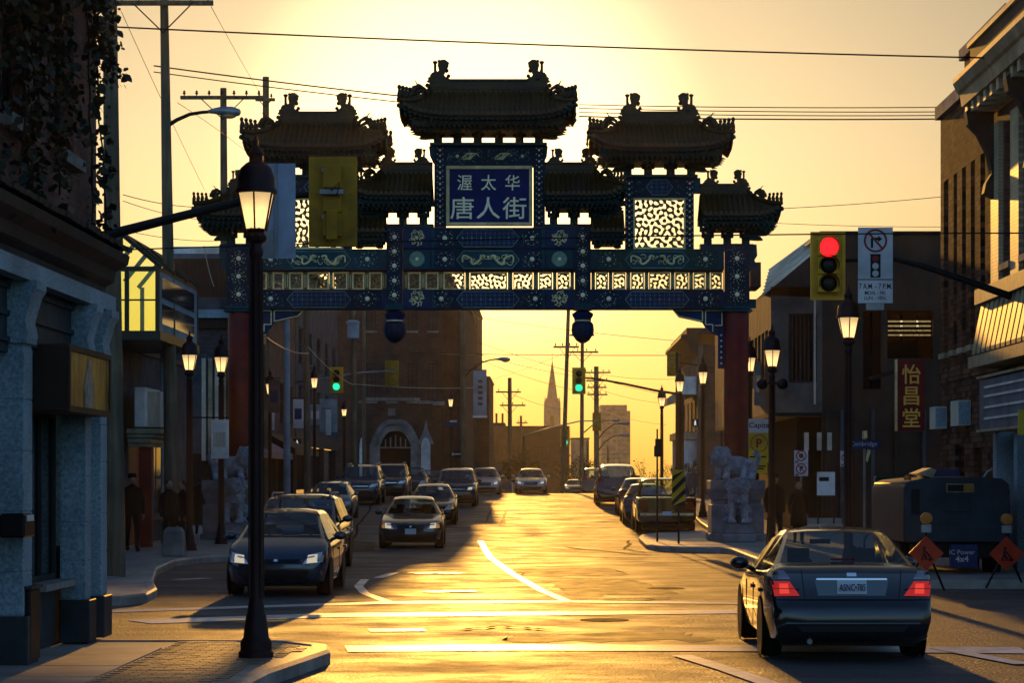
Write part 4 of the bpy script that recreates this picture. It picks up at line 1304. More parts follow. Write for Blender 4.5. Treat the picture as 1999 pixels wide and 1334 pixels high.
# bin / black newspaper box at the shop corner
bn = thing('news_box', 'black metal box standing at the foot of the corner shop front', 'box', (0,0,0))
x0, x1 = ax(-20, 22.8), ax(68, 22.8)
m = MB(); m.box(x0, x1, 22.6, 23.05, .17, az(1150, 22.8)); m.build('body', M_black, bn, bevel=.02)
m = MB(); m.box(x0-.02, x1+.02, 22.57, 23.08, az(1150, 22.8)+.001, az(1150, 22.8)+.03); m.build('rim', M_grand, bn)
m = MB(); m.box(x0+.08, x1-.08, 22.585, 22.599, .45, az(1190, 22.8)); m.build('door', M_grand, bn)
lm_ = thing('wall_post_box', 'small dark box with a pale edge fixed to the shop pilaster', 'box', (0,0,0))
m = MB(); m.prism([(22.0, az(1050, 22.2)), (22.0, az(1003, 22.2)), (22.35, az(1003, 22.2)), (22.45, az(1015, 22.2)), (22.45, az(1050, 22.2))], XL+.02, XL+.26, 'x'); m.build('body', M_black, lm_, bevel=.02)
MB().box(XL+.262, XL+.27, 22.08, 22.36, az(1018, 22.2), az(1006, 22.2)).build('plate', M_white, lm_)

# ---- left: building with the glass bay
XA = -10.9
bA = thing('glass_bay_building', 'blue grey stucco building with a glazed gabled bay over the pavement', 'building', (0, 0, 0))
wall_side(bA, XA, 1, 40, 72, .1, 5.3, [(57.5, 58.7, .15, 3.0), (62, 64.5, .15, 2.9), (66, 69, .9, 3.0)], .35, M_stuc)
MB().box(XA-9, XA-.35, 57, 57.3, .1, 5.3).build('return_wall', M_stuc, bA)
MB().box(XA-9, XA-.35, 71.6, 72, .1, 5.3).build('back_wall', M_stuc, bA)
MB().box(XA-9, XA+.05, 40, 72, 5.303, 5.45).build('flat_roof', M_slate, bA)
win_side(bA, 66, 69, .9, 3.0, XA, 1, mull=2)
d = MB().box(XA-.2, XA-.1, 62, 64.5, .15, 2.9).build('door', M_redp, bA); MB().box(XA-.1, XA-.06, 62.2, 62.3, 1.0, 1.5).build('handle', M_alu, d)
MB().box(XA-.2, XA-.1, 57.5, 58.7, .15, 3.0).build('door', M_black, bA)
# glazed bay: posts, rails, gable rafters, panes
by = 57.6; bx0, bx1 = ax(186, by), ax(311, by)
zb0, zb1, zg = az(646, by), az(520, by), az(456, by)
bay = thing('x', '', ''); bay.name = 'glass_bay'
for k in list(bay.keys()): del bay[k]
bay.parent = bA
xm = ax(236, by)
m = MB()
for x in (bx0, ax(222, by), ax(243, by)-.0, bx1-.10):
    m.box(x, x+.10, by, by+.10, zb0, zb1)
for x in (bx0, bx1-.10): m.box(x, x+.10, by+6.4, by+6.5, zb0, zb1)
m.box(bx0+.1, bx1-.1, by+.005, by+.095, zb1-.12, zb1).box(bx0+.1, bx1-.1, by+.012, by+.08, az(587, by), az(584, by))
m.box(bx0-.02, bx1+.03, by-.03, by+6.5, zb0-.22, zb0)
m.box(bx1-.09, bx1-.01, by+.1, by+6.4, zb1-.1, zb1)
for yy in (0, 2.1, 4.2, 6.3):
    m.tube([(bx1+.04, by+yy+.05, zb1-.02), (xm, by+yy+.05, zg)], .065, 4); m.tube([(bx0-.04, by+yy+.05, zb1-.02), (xm, by+yy+.05, zg)], .065, 4)
m.tube([(xm, by, zg), (xm, by+6.4, zg)], .06, 4)
m.box(xm-.04, xm+.04, by+.02, by+.08, zb1, zg)
m.build('bay_frame', M_alu, bay)
for (a, b_) in ((bx0+.1, ax(222, by)), (ax(222, by)+.1, ax(243, by)), (ax(243, by)+.1, bx1-.1)):
    for (c_, d_) in ((zb0, az(587, by)), (az(584, by), zb1-.12)):
        MB().box(a, b_, by+.04, by+.05, c_, d_).build('pane', M_pane, bay)
MB().box(bx1-.08, bx1-.02, by+.1, by+6.4, zb0, zb1-.1).build('side_panel', M_gran, bay)
for zz_ in (zb0+.2, zb0+.85): MB().box(bx1-.015, bx1-.005, by+.5, by+5.8, zz_, zz_+.5).build('side_pane', M_glassd, bay)
for s_, xe in ((1, bx1), (-1, bx0)):
    MB().add([(xe, by+.06, zb1), (xm, by+.06, zb1), (xm, by+.06, zg-.05)], [(0, 1, 2)]).build('gable_pane', M_pane, bay, fix=False)
# lower shop sign and awning on that building
s2 = thing('white_shop_sign', 'white box sign on a stepped shop canopy behind the wooden poles', 'sign', (0,0,0))
yS = 60.5
MB().box(ax(262, yS), ax(284, yS), yS, yS+2.4, az(834, yS), az(756, yS)).build('sign_box', M_white, s2, bevel=.02)
MB().box(ax(284, yS), ax(312, yS)-.05, yS+.4, yS+2.2, az(834, yS), az(764, yS)).build('sign_end', M_curt, s2)
m = MB()
for i, (a, py) in enumerate(((316, 838), (304, 846), (296, 856), (288, 864))):
    m.box(ax(250, yS), ax(a, yS), yS-.2+.07*i, yS+2.4, az(py+9, yS)+.003*i, az(py, yS))
m.build('canopy', M_cor, s2)
MB().box(ax(268, yS), ax(292, yS), yS+.3, yS+.5, 0.15, az(873, yS)).build('canopy_support', M_redp, s2)
# drainpipe
dp = thing('drainpipe', 'pale vertical drainpipe beside the second wooden pole', 'pipe', (0,0,0))
MB().tube([(ax(317, 63), 63, .2), (ax(317, 63), 63, az(690, 63)), (ax(317, 63)-.1, 63.1, az(686, 63))], .045, 8).build('pipe', M_gran, dp, smooth=True)
MB().lathe([(.05, 0), (.09, .05), (.09, .16), (.05, .2)], 8, (ax(317, 63), 63, az(694, 63))).build('hopper', M_gran, dp, smooth=40)

# ---- left: narrow brown building next to it
yB = 80.0
xb0, xb1 = ax(334, yB), ax(446, yB)
bB = thing('brown_topped_building', 'narrow building with brown top floor and pale blue band beside the gate column', 'building', (0,0,0))
gB = gz(yB)
wall_front(bB, yB, xb0, xb1, gB, az(690, yB), [(xb0+.6, xb0+1.5, gB+.2, gB+2.6)], .3, M_stuc, 'lower_wall')
MB().box(xb0, xb1, yB-.02, yB+10, az(690, yB)+.002, az(642, yB)).build('brick_band', brick_mat('grey_blue_brick', (.10,.11,.13), (.07,.08,.10), (.10,.10,.10)), bB)
MB().box(xb0-.1, xb1+.1, yB-.15, yB+10, az(642, yB)+.002, az(622, yB)).build('soffit_band', M_black, bB)
MB().box(xb0-.1, xb1+.1, yB-.35, yB+10, az(622, yB)+.002, az(606, yB)).build('band', M_gran, bB)
MB().box(xb0, xb1, yB, yB+10, az(606, yB)+.002, az(580, yB)).build('parapet_band', M_stuc, bB)
MB().box(xb0-.1, xb1+.1, yB+.3, yB+10, az(580, yB)+.002, az(503, yB)).build('top_floor', M_brown, bB)
m = MB()
for i in range(14): m.box(xb0+.05+i*.14, xb0+.09+i*.14, yB+.27, yB+.299, az(578, yB), az(508, yB))
m.build('siding_ribs', M_brown, bB)['kind'] = 'stuff'
MB().box(xb0+.6, xb0+1.5, yB+.12, yB+.2, gB+.2, gB+2.6).build('door', M_black, bB)
for i in range(4):
    x = ax(386+i*13, yB-1)
    MB().box(x, x+.14, yB-.1, yB-.012, az(900, yB), az(700, yB)).build('pilaster_strip', M_curt if i % 2 == 0 else M_cor, bB)

# ---- left: row of shops from the gate to the church
XR = -12.2
def shop(y0, y1, h, wallm, label, trim, nwin=2, sign=None, signc=None, awn=None, x=XR):
    g0 = gz((y0+y1)/2)
    b = thing('row_shop', label, 'shop', (0,0,0), group='row of shops on the shaded side')
    holes = []; wn = []
    n = nwin; L = y1-y0
    fl = 3.4
    for f in range(1, int((h-.8)/2.9)):
        for i in range(n):
            a = y0+L*(i+.28)/n; c = y0+L*(i+.72)/n; z = g0+fl+.5+(f-1)*2.9
            if z+1.7 < g0+h-.3: holes.append((a, c, z, z+1.7)); wn.append((a, c, z, z+1.7))
    wall_side(b, x, 1, y0, y1-.02, g0+3.2, g0+h, holes, .3, wallm)
    for q in wn: win_side(b, *q, x, 1, frame=M_white if trim is M_white else M_slate, sillm=trim)
    MB().box(x-2.6, x-.3, y0, y0+.3, g0-.3, g0+h).build('end_wall', wallm, b)
    MB().box(x-2.6, x+.22, y0-.03, y1+.01, g0+h, g0+h+.28).build('cornice', trim, b)
    MB().box(x-.28, x+.02, y0, y1-.02, g0+2.55, g0+3.198).build('fascia', signc or M_grand, b)
    m = MB(); 
    for i in range(4): m.box(x-.26, x, y0+L*i/3.2, y0+L*i/3.2+.25, g0-.3, g0+2.55)
    m.build('shop_pier', trim, b)['kind'] = 'stuff'
    MB().box(x-.25, x-.2, y0, y1, g0+.3, g0+2.5).build('shop_glass', M_glassd, b)
    if awn:
        m = MB(); m.prism([(x+.02, g0+3.1), (x+1.2, g0+2.45), (x+1.2, g0+2.2), (x+.02, g0+2.5)], y0+.4, y1-.4); m.build('awning', awn, b)
    if sign:
        s_ = MB(); s_.box(x+.05, x+1.0, (y0+y1)/2, (y0+y1)/2+.15, g0+3.4, g0+5.2); s_.build('blade_sign', sign, b)
    return b
M_bluep = mat('blue_grey_siding', (0.13,0.19,0.24), .6, var=.3, vscale=2, stretch=(1,1,.2))
shop(80.4, 92, 6.2, M_stuc2, 'grey shop with dark fascia just behind the gate, nearest of the left row', M_gran, 3, M_blued, M_blued)
shop(92.3, 104, 10.2, M_bluep, 'pale blue sided shop with white window trim in the left row', M_white, 3, M_white, M_grand, M_blued)
shop(104.3, 116, 9.0, M_brickA, 'dark brick shop with black awning in the left row', M_slate, 3, None, M_black, M_black)
shop(116.3, 140, 11.5, M_stuc, 'tall dark stucco shop, last of the left row before the church', M_slate, 5, M_gran, M_grand)

# ---- church block with the pointed doorway
yC = 150.0
gC = gz(yC)-.4
ch = thing('brick_church', 'tall brick church block with pointed stone doorway at the crest', 'church', (0,0,0))
cx0, cx1, cx2 = ax(655, yC), ax(864, yC), ax(903, yC)
zm, zl = 15.6, 13.6
dx0, dx1, dz = ax(742, yC), ax(802, yC), az(880, yC)
wall_front(ch, yC, cx0, cx1, gC, zm, [(dx0, dx1, gC, az(838, yC))], .6, M_brickC, 'main_wall')
MB().box(cx0, cx1, yC+.6, yC+26, gC, zm).build('main_block', M_brickCy, ch)
MB().box(cx1+.003, cx2, yC+.5, yC+24, gC, zl).build('side_block', M_brickC, ch)
MB().box(cx0-.1, cx1+.15, yC-.15, yC+26, zm+.002, zm+.3).build('coping', M_stone, ch)
MB().box(cx1+.16, cx2+.12, yC+.4, yC+24, zl+.002, zl+.25).build('coping', M_stone, ch)
m = MB()
for px in (872, 886, 896): m.box(ax(px, yC), ax(px+5, yC), yC+.25, yC+.499, gC, zl-1.2)
m.build('buttress', M_brickC, ch)['kind'] = 'stuff'
# pointed arch surround
def pointed(hw, z0, zs, za, n=8):
    pts = [(-hw, z0), (-hw, zs)]
    for i in range(1, n+1):
        t = i/n; a = t*PI/2*.86
        pts.append((-hw*(1-t)**.62 if i < n else 0, zs+(za-zs)*math.sin(t*PI/2)))
    return pts + [(-x, z) for x, z in pts[-2::-1]]
xc = (dx0+dx1)/2
def arch_ring(ho, hi, zao, zai, ya, yb, material, name):
    o = pointed(ho, gC, az(870, yC), zao); i_ = pointed(hi, gC, az(870, yC), zai)
    m = MB(); n = len(o)
    vs = [(xc+p[0], ya, p[1]) for p in o]+[(xc+p[0], ya, p[1]) for p in i_]+[(xc+p[0], yb, p[1]) for p in o]+[(xc+p[0], yb, p[1]) for p in i_]
    fs = []
    for k in range(n-1):
        fs += [(k, k+1, n+k+1, n+k), (2*n+k, 3*n+k, 3*n+k+1, 2*n+k+1), (k, 2*n+k, 2*n+k+1, k+1), (n+k, n+k+1, 3*n+k+1, 3*n+k)]
    m.add(vs, fs)
    return m.build(name, material, ch, smooth=30)
pd = arch_ring(1.62, 1.30, az(819, yC), az(828, yC), yC-.35, yC-.003, M_stone, 'door_surround')
arch_ring(1.30, .98, az(828, yC), az(842, yC), yC-.18, yC+.25, M_stone, 'inner_surround')
MB().prism([(xc+p[0], p[1]) for p in pointed(1.28, gC, az(870, yC), az(828, yC))], yC+.26, yC+.3).build('doorway', M_dark, ch)
MB().box(xc-.98, xc+.98, yC+.05, yC+.2, az(876, yC), az(873, yC)).build('transom', M_stone, ch)
for i in range(-2, 3): MB().box(xc+i*.32-.04, xc+i*.32+.04, yC+.1, yC+.2, az(873, yC)+.002, az(850+abs(i)*4, yC)).build('tracery_bar', M_stone, ch)
for (a, b_, c_, d_) in ((710, 820, 777, 783), (700, 712, 783, 788), (818, 845, 783, 789), (845, 868, 784, 792)):
    MB().box(ax(a, yC), ax(b_, yC), yC-.2, yC-.003, az(d_, yC), az(c_, yC)).build('stone_string_course', M_stone, ch)
MB().box(ax(758, yC), ax(772, yC), yC-.12, yC-.003, az(812, yC), az(798, yC)).build('date_stone', M_stone, ch)
for (a, b_) in ((702, 712), (822, 840)):
    m = MB(); x0, x1 = ax(a, yC-.8), ax(b_, yC-.8); xm_ = (x0+x1)/2
    m.prism([(x0, gC), (x1, gC), (x1, az(870, yC)), (x0+(x1-x0)*.8, az(858, yC)), (xm_, az(855, yC)), (x0+(x1-x0)*.2, az(858, yC)), (x0, az(870, yC))], yC-.9, yC-.6); m.build('niche_panel', M_white, ch)
MB().lathe([(.55, az(868, yC)), (.3, az(850, yC)), (.12, az(838, yC)), (.02, az(822, yC))], 8, (ax(832, yC), yC-.3, 0)).build('pinnacle', M_stone, ch)
for zz_ in (6.5, 11.0):
    for px in (725, 765, 805, 845):
        win_front(ch, ax(px-9, yC), ax(px+9, yC), gC+zz_, gC+zz_+2.4, yC-.004+.0, sill=True)
MB().box(ax(880, yC-.3), ax(905, yC-.3), yC-.2, yC-.1, az(892, yC), az(882, yC)).build('one_way_panel', M_black, ch)

hb2 = thing('tall_far_block', 'tall brick block rising behind the right edge of the church', 'building', (0,0,0))
MB().box(ax(894, 230), ax(931, 230), 230, 250, -12, az(598, 230)).build('wall', M_brickC, hb2)
MB().box(ax(893, 230), ax(932.5, 230), 229.8, 250, az(598, 230)+.01, az(594, 230)).build('coping', M_stone, hb2)
for r_ in range(7):
    for px in (908, 920): win_front(hb2, ax(px, 230), ax(px+5, 230), az(640+r_*32+14, 230), az(640+r_*32, 230), 229.99, sill=False, mull=0)
# low far buildings beyond the crest on the left, spire, tower block
fb = thing('far_low_building', 'dark flat-roofed block far beyond the crest under the spire', 'building', (0,0,0))
yF = 260
MB().box(ax(950, yF), ax(1112, yF), yF, yF+30, -12, az(832, yF)).build('wall', M_brickC, fb)
MB().box(ax(955, yF), ax(985, yF), yF+2, yF+10, az(832, yF), az(825, yF)).build('parapet', M_slate, fb)
for px in (966, 978): MB().box(ax(px, yF), ax(px+4, yF), yF+3, yF+4, az(826, yF), az(806, yF)).build('chimney', M_brickC, fb)
for i in range(8): win_front(fb, ax(962+i*16, yF), ax(971+i*16, yF), az(890, yF), az(872, yF), yF-.005, sill=False, mull=0)
f2 = thing('far_brick_slab', 'narrow sunlit brick side wall behind the advertising banner', 'building', (0,0,0))
MB().box(ax(930, 175), ax(955, 175), 175, 190, -6, az(738, 175)).build('wall', M_brickC, f2)
MB().box(ax(929, 175), ax(957, 175), 174.8, 190, az(738, 175)+.002, az(735, 175)).build('coping', M_stone, f2)
sp_ = thing('church_spire', 'slender grey church spire far down the street', 'spire', (0,0,0))
yS2 = 620
xs_ = ax(1078, yS2)
M_far = mat('far_grey_stone', (0.23,0.20,0.17), .9, var=.2, vscale=.3)
m = MB(); m.box(xs_-2.2, xs_+2.2, yS2-2.2, yS2+2.2, -20, az(800, yS2)); m.build('tower', M_far, sp_)
MB().box(xs_-1.7, xs_+1.7, yS2-1.7, yS2+1.7, az(800, yS2), az(778, yS2)).build('belfry', M_far, sp_)
m = MB(); m.lathe([(1.5, az(778, yS2)), (.9, az(745, yS2)), (.35, az(718, yS2)), (.08, az(706, yS2)), (.04, az(690, yS2))], 8, (xs_, yS2, 0)); m.build('spire_roof', M_far, sp_)
for s_ in (-1, 1): MB().lathe([(.35, az(800, yS2)), (.3, az(788, yS2)), (.03, az(776, yS2))], 6, (xs_+s_*1.9, yS2-1.9, 0)).build('corner_pinnacle', M_far, sp_)
MB().box(xs_-.5, xs_+.5, yS2-2.25, yS2-2.21, az(832, yS2), az(812, yS2)).build('tower_window', M_dark, sp_)
tw = thing('tower_block', 'tall tan tower block in haze at the end of the street', 'tower', (0,0,0))
yT = 520
MB().box(ax(1172, yT), ax(1224, yT), yT, yT+18, -30, az(791, yT)).build('main_slab', M_sand, tw)
MB().box(ax(1224, yT)+.01, ax(1231, yT), yT+2, yT+18, -30, az(802, yT)).build('side_slab', M_sand, tw)
for r_ in range(14):
    for c_ in range(5):
        MB().box(ax(1176+c_*10, yT), ax(1181+c_*10, yT), yT-.1, yT-.02, az(800+r_*8.5+4, yT), az(800+r_*8.5, yT)).build('window', M_far, tw)
lb = thing('distant_house', 'low pale house on the skyline left of the tower block', 'house', (0,0,0))
MB().box(ax(1115, 400), ax(1150, 400), 400, 412, -15, az(858, 400)).build('wall', M_sand, lb)
MB().box(ax(1114, 400), ax(1151, 400), 399.8, 412, az(858, 400)+.01, az(855, 400)).build('roof', M_slate, lb)

# ---- right: far corner house and the run behind the column
XRt = 10.6
rb = thing('far_corner_house', 'three storey house with bracketed cornice right of the street beyond the gate', 'house', (0,0,0))
yQ = 128; gQ = gz(yQ)-.2
qx = ax(1362, yQ)
zt_ = az(655, yQ)
holes = [(yQ+1+i*3.4, yQ+2.3+i*3.4, gQ+3.8+f*2.6, gQ+5.4+f*2.6) for i in range(4) for f in range(1)]
wall_side(rb, qx, -1, yQ, yQ+16, gQ, zt_-.5, holes, .3, M_stuc2)
for h in holes: win_side(rb, *h, qx, -1)
MB().box(qx+.3, qx+9, yQ, yQ+.3, gQ, zt_-.5).build('end_wall', M_brickBx, rb)
m = MB(); m.prism([(qx-.9, zt_+.02), (qx-.95, zt_-.18), (qx-.55, zt_-.35), (qx-.35, zt_-.9), (qx-.003, zt_-1.1), (qx-.003, zt_+.05)], yQ-.4, yQ+16); m.build('cornice', M_slate, rb)
MB().box(qx-.6, qx+9, yQ-.2, yQ+16, zt_+.052, zt_+.4).build('roof', M_slate, rb)
m = MB(); m.prism([(qx-1.6, az(776, yQ)), (qx-1.6, az(790, yQ)), (qx-.003, az(770, yQ)), (qx-.003, az(738, yQ))], yQ+1, yQ+5); m.build('awning', M_cor, rb)
for i in range(3): MB().box(qx-1.0, qx-.005, yQ+.5+i*3, yQ+.8+i*3, gQ, gQ+3.2).build('porch_post', M_white, rb)
MB().box(qx-1.1, qx-.006, yQ+.3, yQ+8, gQ+3.21, gQ+3.6).build('porch_roof', M_cor, rb)
MB().box(qx-.9, qx-.05, yQ+.2, yQ+1.5, az(770, yQ), az(735, yQ)).build('blade_sign', M_white, rb)

# ---- right: commercial block behind the right column (brown), with overhanging storey
yD = 74.0
cb_ = thing('brown_commercial_block', 'brown commercial block with jettied upper storey and sunlit shingled eave', 'building', (0,0,0))
gD = gz(80)
xd0 = ax(1503, yD); xd1 = ax(1836, 74)
zj = az(806, yD)
# far half facing the street, seen end-on from the camera: front wall plane at yD
wall_front(cb_, yD, ax(1605, yD), xd1+1.5, gD, az(458, yD), [(ax(1685, yD), ax(1720, yD), az(760, yD), az(608, yD)), (ax(1732, yD), ax(1822, yD), az(700, yD), az(606, yD))], .3, M_brown, 'end_wall')
MB().box(ax(1600, yD), xd1+1.5, yD-.12, yD+12, az(458, yD)+.002, az(452, yD)).build('parapet_cap', M_slate, cb_)
MB().box(ax(1605, yD)+.3, xd1+1.5, yD+.3, yD+30, gD, az(470, yD)).build('block_core', M_dark, cb_)
# jettied bay towards the street
xw = ax(1505, yD)
wall_side(cb_, xw, -1, yD, yD+24, zj, az(560, yD), [(yD+1.0+i*1.25, yD+1.95+i*1.25, az(745, yD), az(640, yD)) for i in range(8)], .3, M_stuc2, 'jetty_wall')
wall_front(cb_, yD, xw+.3, ax(1605, yD)-.002, zj, az(560, yD), [(xw+.55, xw+1.45, az(748, yD), az(612, yD))], .3, M_stuc2, 'jetty_front')
for i in range(8): win_side(cb_, yD+1.0+i*1.25, yD+1.95+i*1.25, az(745, yD), az(640, yD), xw, -1, frame=M_white, sill=False, rail=0)
m = MB()
wf = win_front(cb_, xw+.55, xw+1.45, az(748, yD), az(612, yD), yD+.08, frame=M_slate, sill=False, mull=6, rail=0)
MB().box(xw, ax(1605, yD), yD, yD+24, zj-.12, zj-.003).build('jetty_soffit', M_black, cb_)
MB().box(ax(1588, yD), ax(1592, yD), yD-.1, yD-.01, az(790, yD), az(560, yD)).build('corner_strip', M_curt, cb_)
MB().box(xw+.9, ax(1605, yD)+.1, yD+.8, yD+24, gD, zj-.122).build('ground_floor', M_dark, cb_)
# shingled eave, catching the sun; each course is a piece
fl, fh, bh, bl_ = at(1490, 577, 74), at(1584, 498, 74), at(1584, 466, 80), at(1504, 524, 80)
N_ = 8
for i in range(N_):
    a, c = i/N_, (i+1)/N_-.015
    p0, p1, p2, p3 = fl.lerp(bl_, a), fh.lerp(bh, a), fh.lerp(bh, c), fl.lerp(bl_, c)
    up = Vector((-.05, 0, .06))
    m = MB(); m.add([p0, p1, p2, p3, p0+up, p1+up, p2+up*.3, p3+up*.3], [(0,1,2,3), (4,5,6,7), (0,1,5,4), (1,2,6,5), (2,3,7,6), (3,0,4,7)]); m.build('shingle_course', M_shin, cb_)
MB().add([fl, fh, bh, bl_, Vector((fh.x, 74, fl.z-.05)), Vector((bh.x, 80, fl.z-.05))], [(0,1,4), (3,2,5), (0,4,5,3), (1,2,5,4)]).build('eave_soffit', M_slate, cb_)
m = MB(); m.box(ax(1497, yD), ax(1520, yD), yD+6, yD+8, az(560, yD+6), az(512, yD+6)); m.build('chimney', M_brickBx, cb_)
# the tall glazed strips with light fittings inside
for a, b_ in ((1685, 1700), (1704, 1720)):
    MB().box(ax(a, yD), ax(b_, yD), yD+.1, yD+.12, az(760, yD), az(608, yD)).build('tall_pane', M_glassd, cb_)
for a, b_ in ((1733, 1758), (1763, 1790), (1794, 1821)):
    w = MB().box(ax(a, yD), ax(b_, yD), yD+.1, yD+.12, az(700, yD), az(606, yD)).build('stair_pane', glass_mat('stair_glass', (.5, .48, .4)) if a == 1733 else MATS['stair_glass'], cb_)
MB().box(ax(1728, yD), ax(1826, yD), yD+.14, yD+.28, az(612, yD), az(606, yD)).build('head_rail', M_slate, cb_)
M_tube = mat('lit_tube', (0.8,.75,.6), .4, emit=(1, .82, .5), estr=1.6)
for k_ in range(4):
    MB().box(ax(1736, yD), ax(1820, yD), yD+.30, yD+.36, az(628+k_*9, yD), az(625+k_*9, yD)).build('ceiling_tube', M_tube, cb_)
# ground-floor shop fronts of that block: piers, doors, posters
for i, px in enumerate((1612, 1640, 1668, 1700, 1745, 1800)):
    MB().box(ax(px, yD), ax(px+7, yD), yD-.10, yD-.003, gD, az(800, yD)).build('pier', M_stuc if i % 2 else M_brown, cb_)
for px in (1575, 1600, 1620): MB().box(ax(px, yD)-.1, ax(px+9, yD)-.1, yD-.16, yD-.12, az(880, yD), az(845, yD)).build('hanging_poster', M_curt, cb_)
p = thing('white_notice_board', 'white printed notice propped behind the walking couple', 'notice', (0,0,0))
MB().box(ax(1595, 72.5), ax(1630, 72.5), 72.5, 72.55, az(968, 72.5), az(922, 72.5)).build('board', M_white, p)
MB().box(ax(1599, 72.5), ax(1618, 72.5), 72.49, 72.499, az(940, 72.5), az(932, 72.5)).build('heading', M_black, p)
for px in (1596, 1627): MB().box(ax(px, 72.5), ax(px+3, 72.5), 72.56, 72.6, gz(72.5)+.15, az(925, 72.5)).build('leg', M_black, p)
# step/ramp
st = thing('entrance_steps', 'low concrete entrance steps before the brown block', 'steps', (0,0,0))
for k_ in range(3): MB().box(ax(1575, 72), ax(1650, 72), 72.2+.3*k_, 73.9, gz(73)+.14+.16*k_, gz(73)+.30+.16*k_).build('step', M_conc, st)

# red hanging sign with three gold characters
hs = thing('red_banner_sign', 'tall dark red sign with three gold characters on the brown block', 'sign', (0,0,0))
yH = 66.0
sx_, sx2 = ax(1752, yH), ax(1806, yH)
M_sgold = mat('orange_gold_lettering', (0.80,0.40,0.06), .5)
M_signred = mat('deep_red_sign', (0.20,0.013,0.010), .5, var=.3, vscale=3)
MB().box(sx_, sx2, yH, yH+.18, az(842, yH), az(702, yH)).build('board', M_signred, hs)
MB().box(sx_-.05, sx_-.003, yH-.02, yH+.2, az(842, yH), az(702, yH)).build('lit_edge', M_goldp, hs)
for i, chx in enumerate('怡昌堂'):
    lettering(chx, 0.58, M_sgold, hs, ((sx_+sx2)/2, yH-.012, az(731+i*42.5, yH)), bold=.006, depth=.01, sx=.95)
MB().box((sx_+sx2)/2-.05, (sx_+sx2)/2+.05, yH+.18, yD+.02, az(720, yH), az(712, yH)).build('bracket', M_black, hs)

# ---- right: brown brick building and cream-pier building near the junction
XE = 9.55
bE = thing('brown_brick_building', 'brown brick building with tall narrow windows and stepped parapet', 'building', (0,0,0))
y0_, y1_ = 48.2, 56.6
yst = 53.4
holes = []
zw0, zw1 = az(700, 55), az(330, 55)
for (a, b_) in ((49.6, 50.15), (50.9, 51.45), (52.1, 52.6), (53.2, 53.7), (54.35, 54.8), (55.5, 56.15)):
    holes += [(a, b_, 4.9, 9.0)]
wall_side(bE, XE, -1, y0_, y1_, .1, 10.55, holes+[(51.2, 52.2, .15, 2.6), (53.4, 54.6, .7, 2.7)], .4, M_brickB)
for h in holes: win_side(bE, *h, XE, -1, frame=M_black, sill=True, rail=2, depth=.25, sillm=M_cor)
win_side(bE, 53.4, 54.6, .7, 2.7, XE, -1, frame=M_black)
MB().box(XE+.1, XE+.2, 51.2, 52.2, .15, 2.6).build('door', M_black, bE)
MB().box(XE+.4, XE+10, y1_-.4, y1_, .1, 10.55).build('side_wall', M_brickBx, bE)
MB().box(XE-.12, XE+.5, yst, y1_+.1, 10.553, 10.85).build('coping', M_stone, bE)
MB().box(XE, XE+.4, y0_, yst-.001, 10.553, 11.4).build('raised_parapet', M_brickB, bE)
MB().box(XE-.12, XE+.5, y0_-.1, yst+.05, 11.403, 11.65).build('coping', M_stone, bE)
MB().box(XE-.04, XE-.002, y0_, y1_, 4.2, 4.45).build('string_course', M_brickB, bE)
for (a, b_, py0, py1) in ((55.7, 56.5, 795, 838), (52.6, 53.6, 783, 832)):
    m = MB(); m.box(XE-.28, XE-.003, a, b_, az(py1, (a+b_)/2), az(py0, (a+b_)/2)); wb = m.build('wall_notice', M_curt, bE)
    MB().box(XE-.27, XE-.02, a-.012, a-.002, az(py1-3, (a+b_)/2), az(py0+3, (a+b_)/2)).build('notice_face', M_gran, wb)

XG = 9.2
bG = thing('cream_pier_building', 'building with brick piers coloured cream as if sunlit, scrolled brackets and pale projecting cornice', 'building', (0,0,0))
y0_, y1_ = 36.0, 47.9
holes = []
zr0, zr1 = az(560, 48), az(300, 48)
for i in range(5):
    a = 46.1-i*2.0; holes.append((a, a+.85, 6.2, 9.0))
wall_side(bG, XG, -1, y0_, y1_, 3.6, 10.1, holes, .4, M_brickA)
for h in holes: win_side(bG, *h, XG, -1, frame=M_grand, rail=1, depth=.2, sillm=M_stone)
for i in range(6):
    a = 47.1-i*2.0
    MB().box(XG-.10, XG-.002, a, a+.8, 5.9, 9.1).build('sunlit_cream_pier', M_brickP, bG)
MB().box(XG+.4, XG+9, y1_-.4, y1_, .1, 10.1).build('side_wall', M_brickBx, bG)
# main cornice: moulded, with its returned end and scroll bracket
cprof = [(XG-.02, 9.35), (XG-.25, 9.5), (XG-.62, 9.55), (XG-.66, 9.8), (XG-.72, 9.84), (XG-.80, 10.02), (XG-.80, 10.12), (XG-.02, 10.2)]
m = MB(); m.prism(cprof, y0_, 48.3); cn = m.build('cornice', M_cor, bG)
MB().box(XG-.5, XG+.4, y0_, 48.0, 10.203, 10.7).build('parapet', M_slate, bG)
MB().box(XG-.56, XG+.45, y0_, 48.05, 10.703, 10.8).build('parapet_cap', M_cor, bG)
blk = MB().box(-.5, 0, -.13, .13, -.22, 0).mesh('modillion', M_cor)
for i in range(17): inst('modillion', blk, cn, (XG-.08, 48.0-i*.66, 9.548))
for yb_ in (47.7, 43.6):
    m = MB(); m.prism([(XG-.10, 7.6), (XG-.30, 7.7), (XG-.26, 7.9), (XG-.14, 8.1), (XG-.22, 8.5), (XG-.42, 8.9), (XG-.62, 9.1), (XG-.66, 9.35), (XG-.5, 9.5), (XG-.10, 9.4)], yb_-.15, yb_+.15); m.build('scroll_bracket', M_slate, bG, smooth=30)
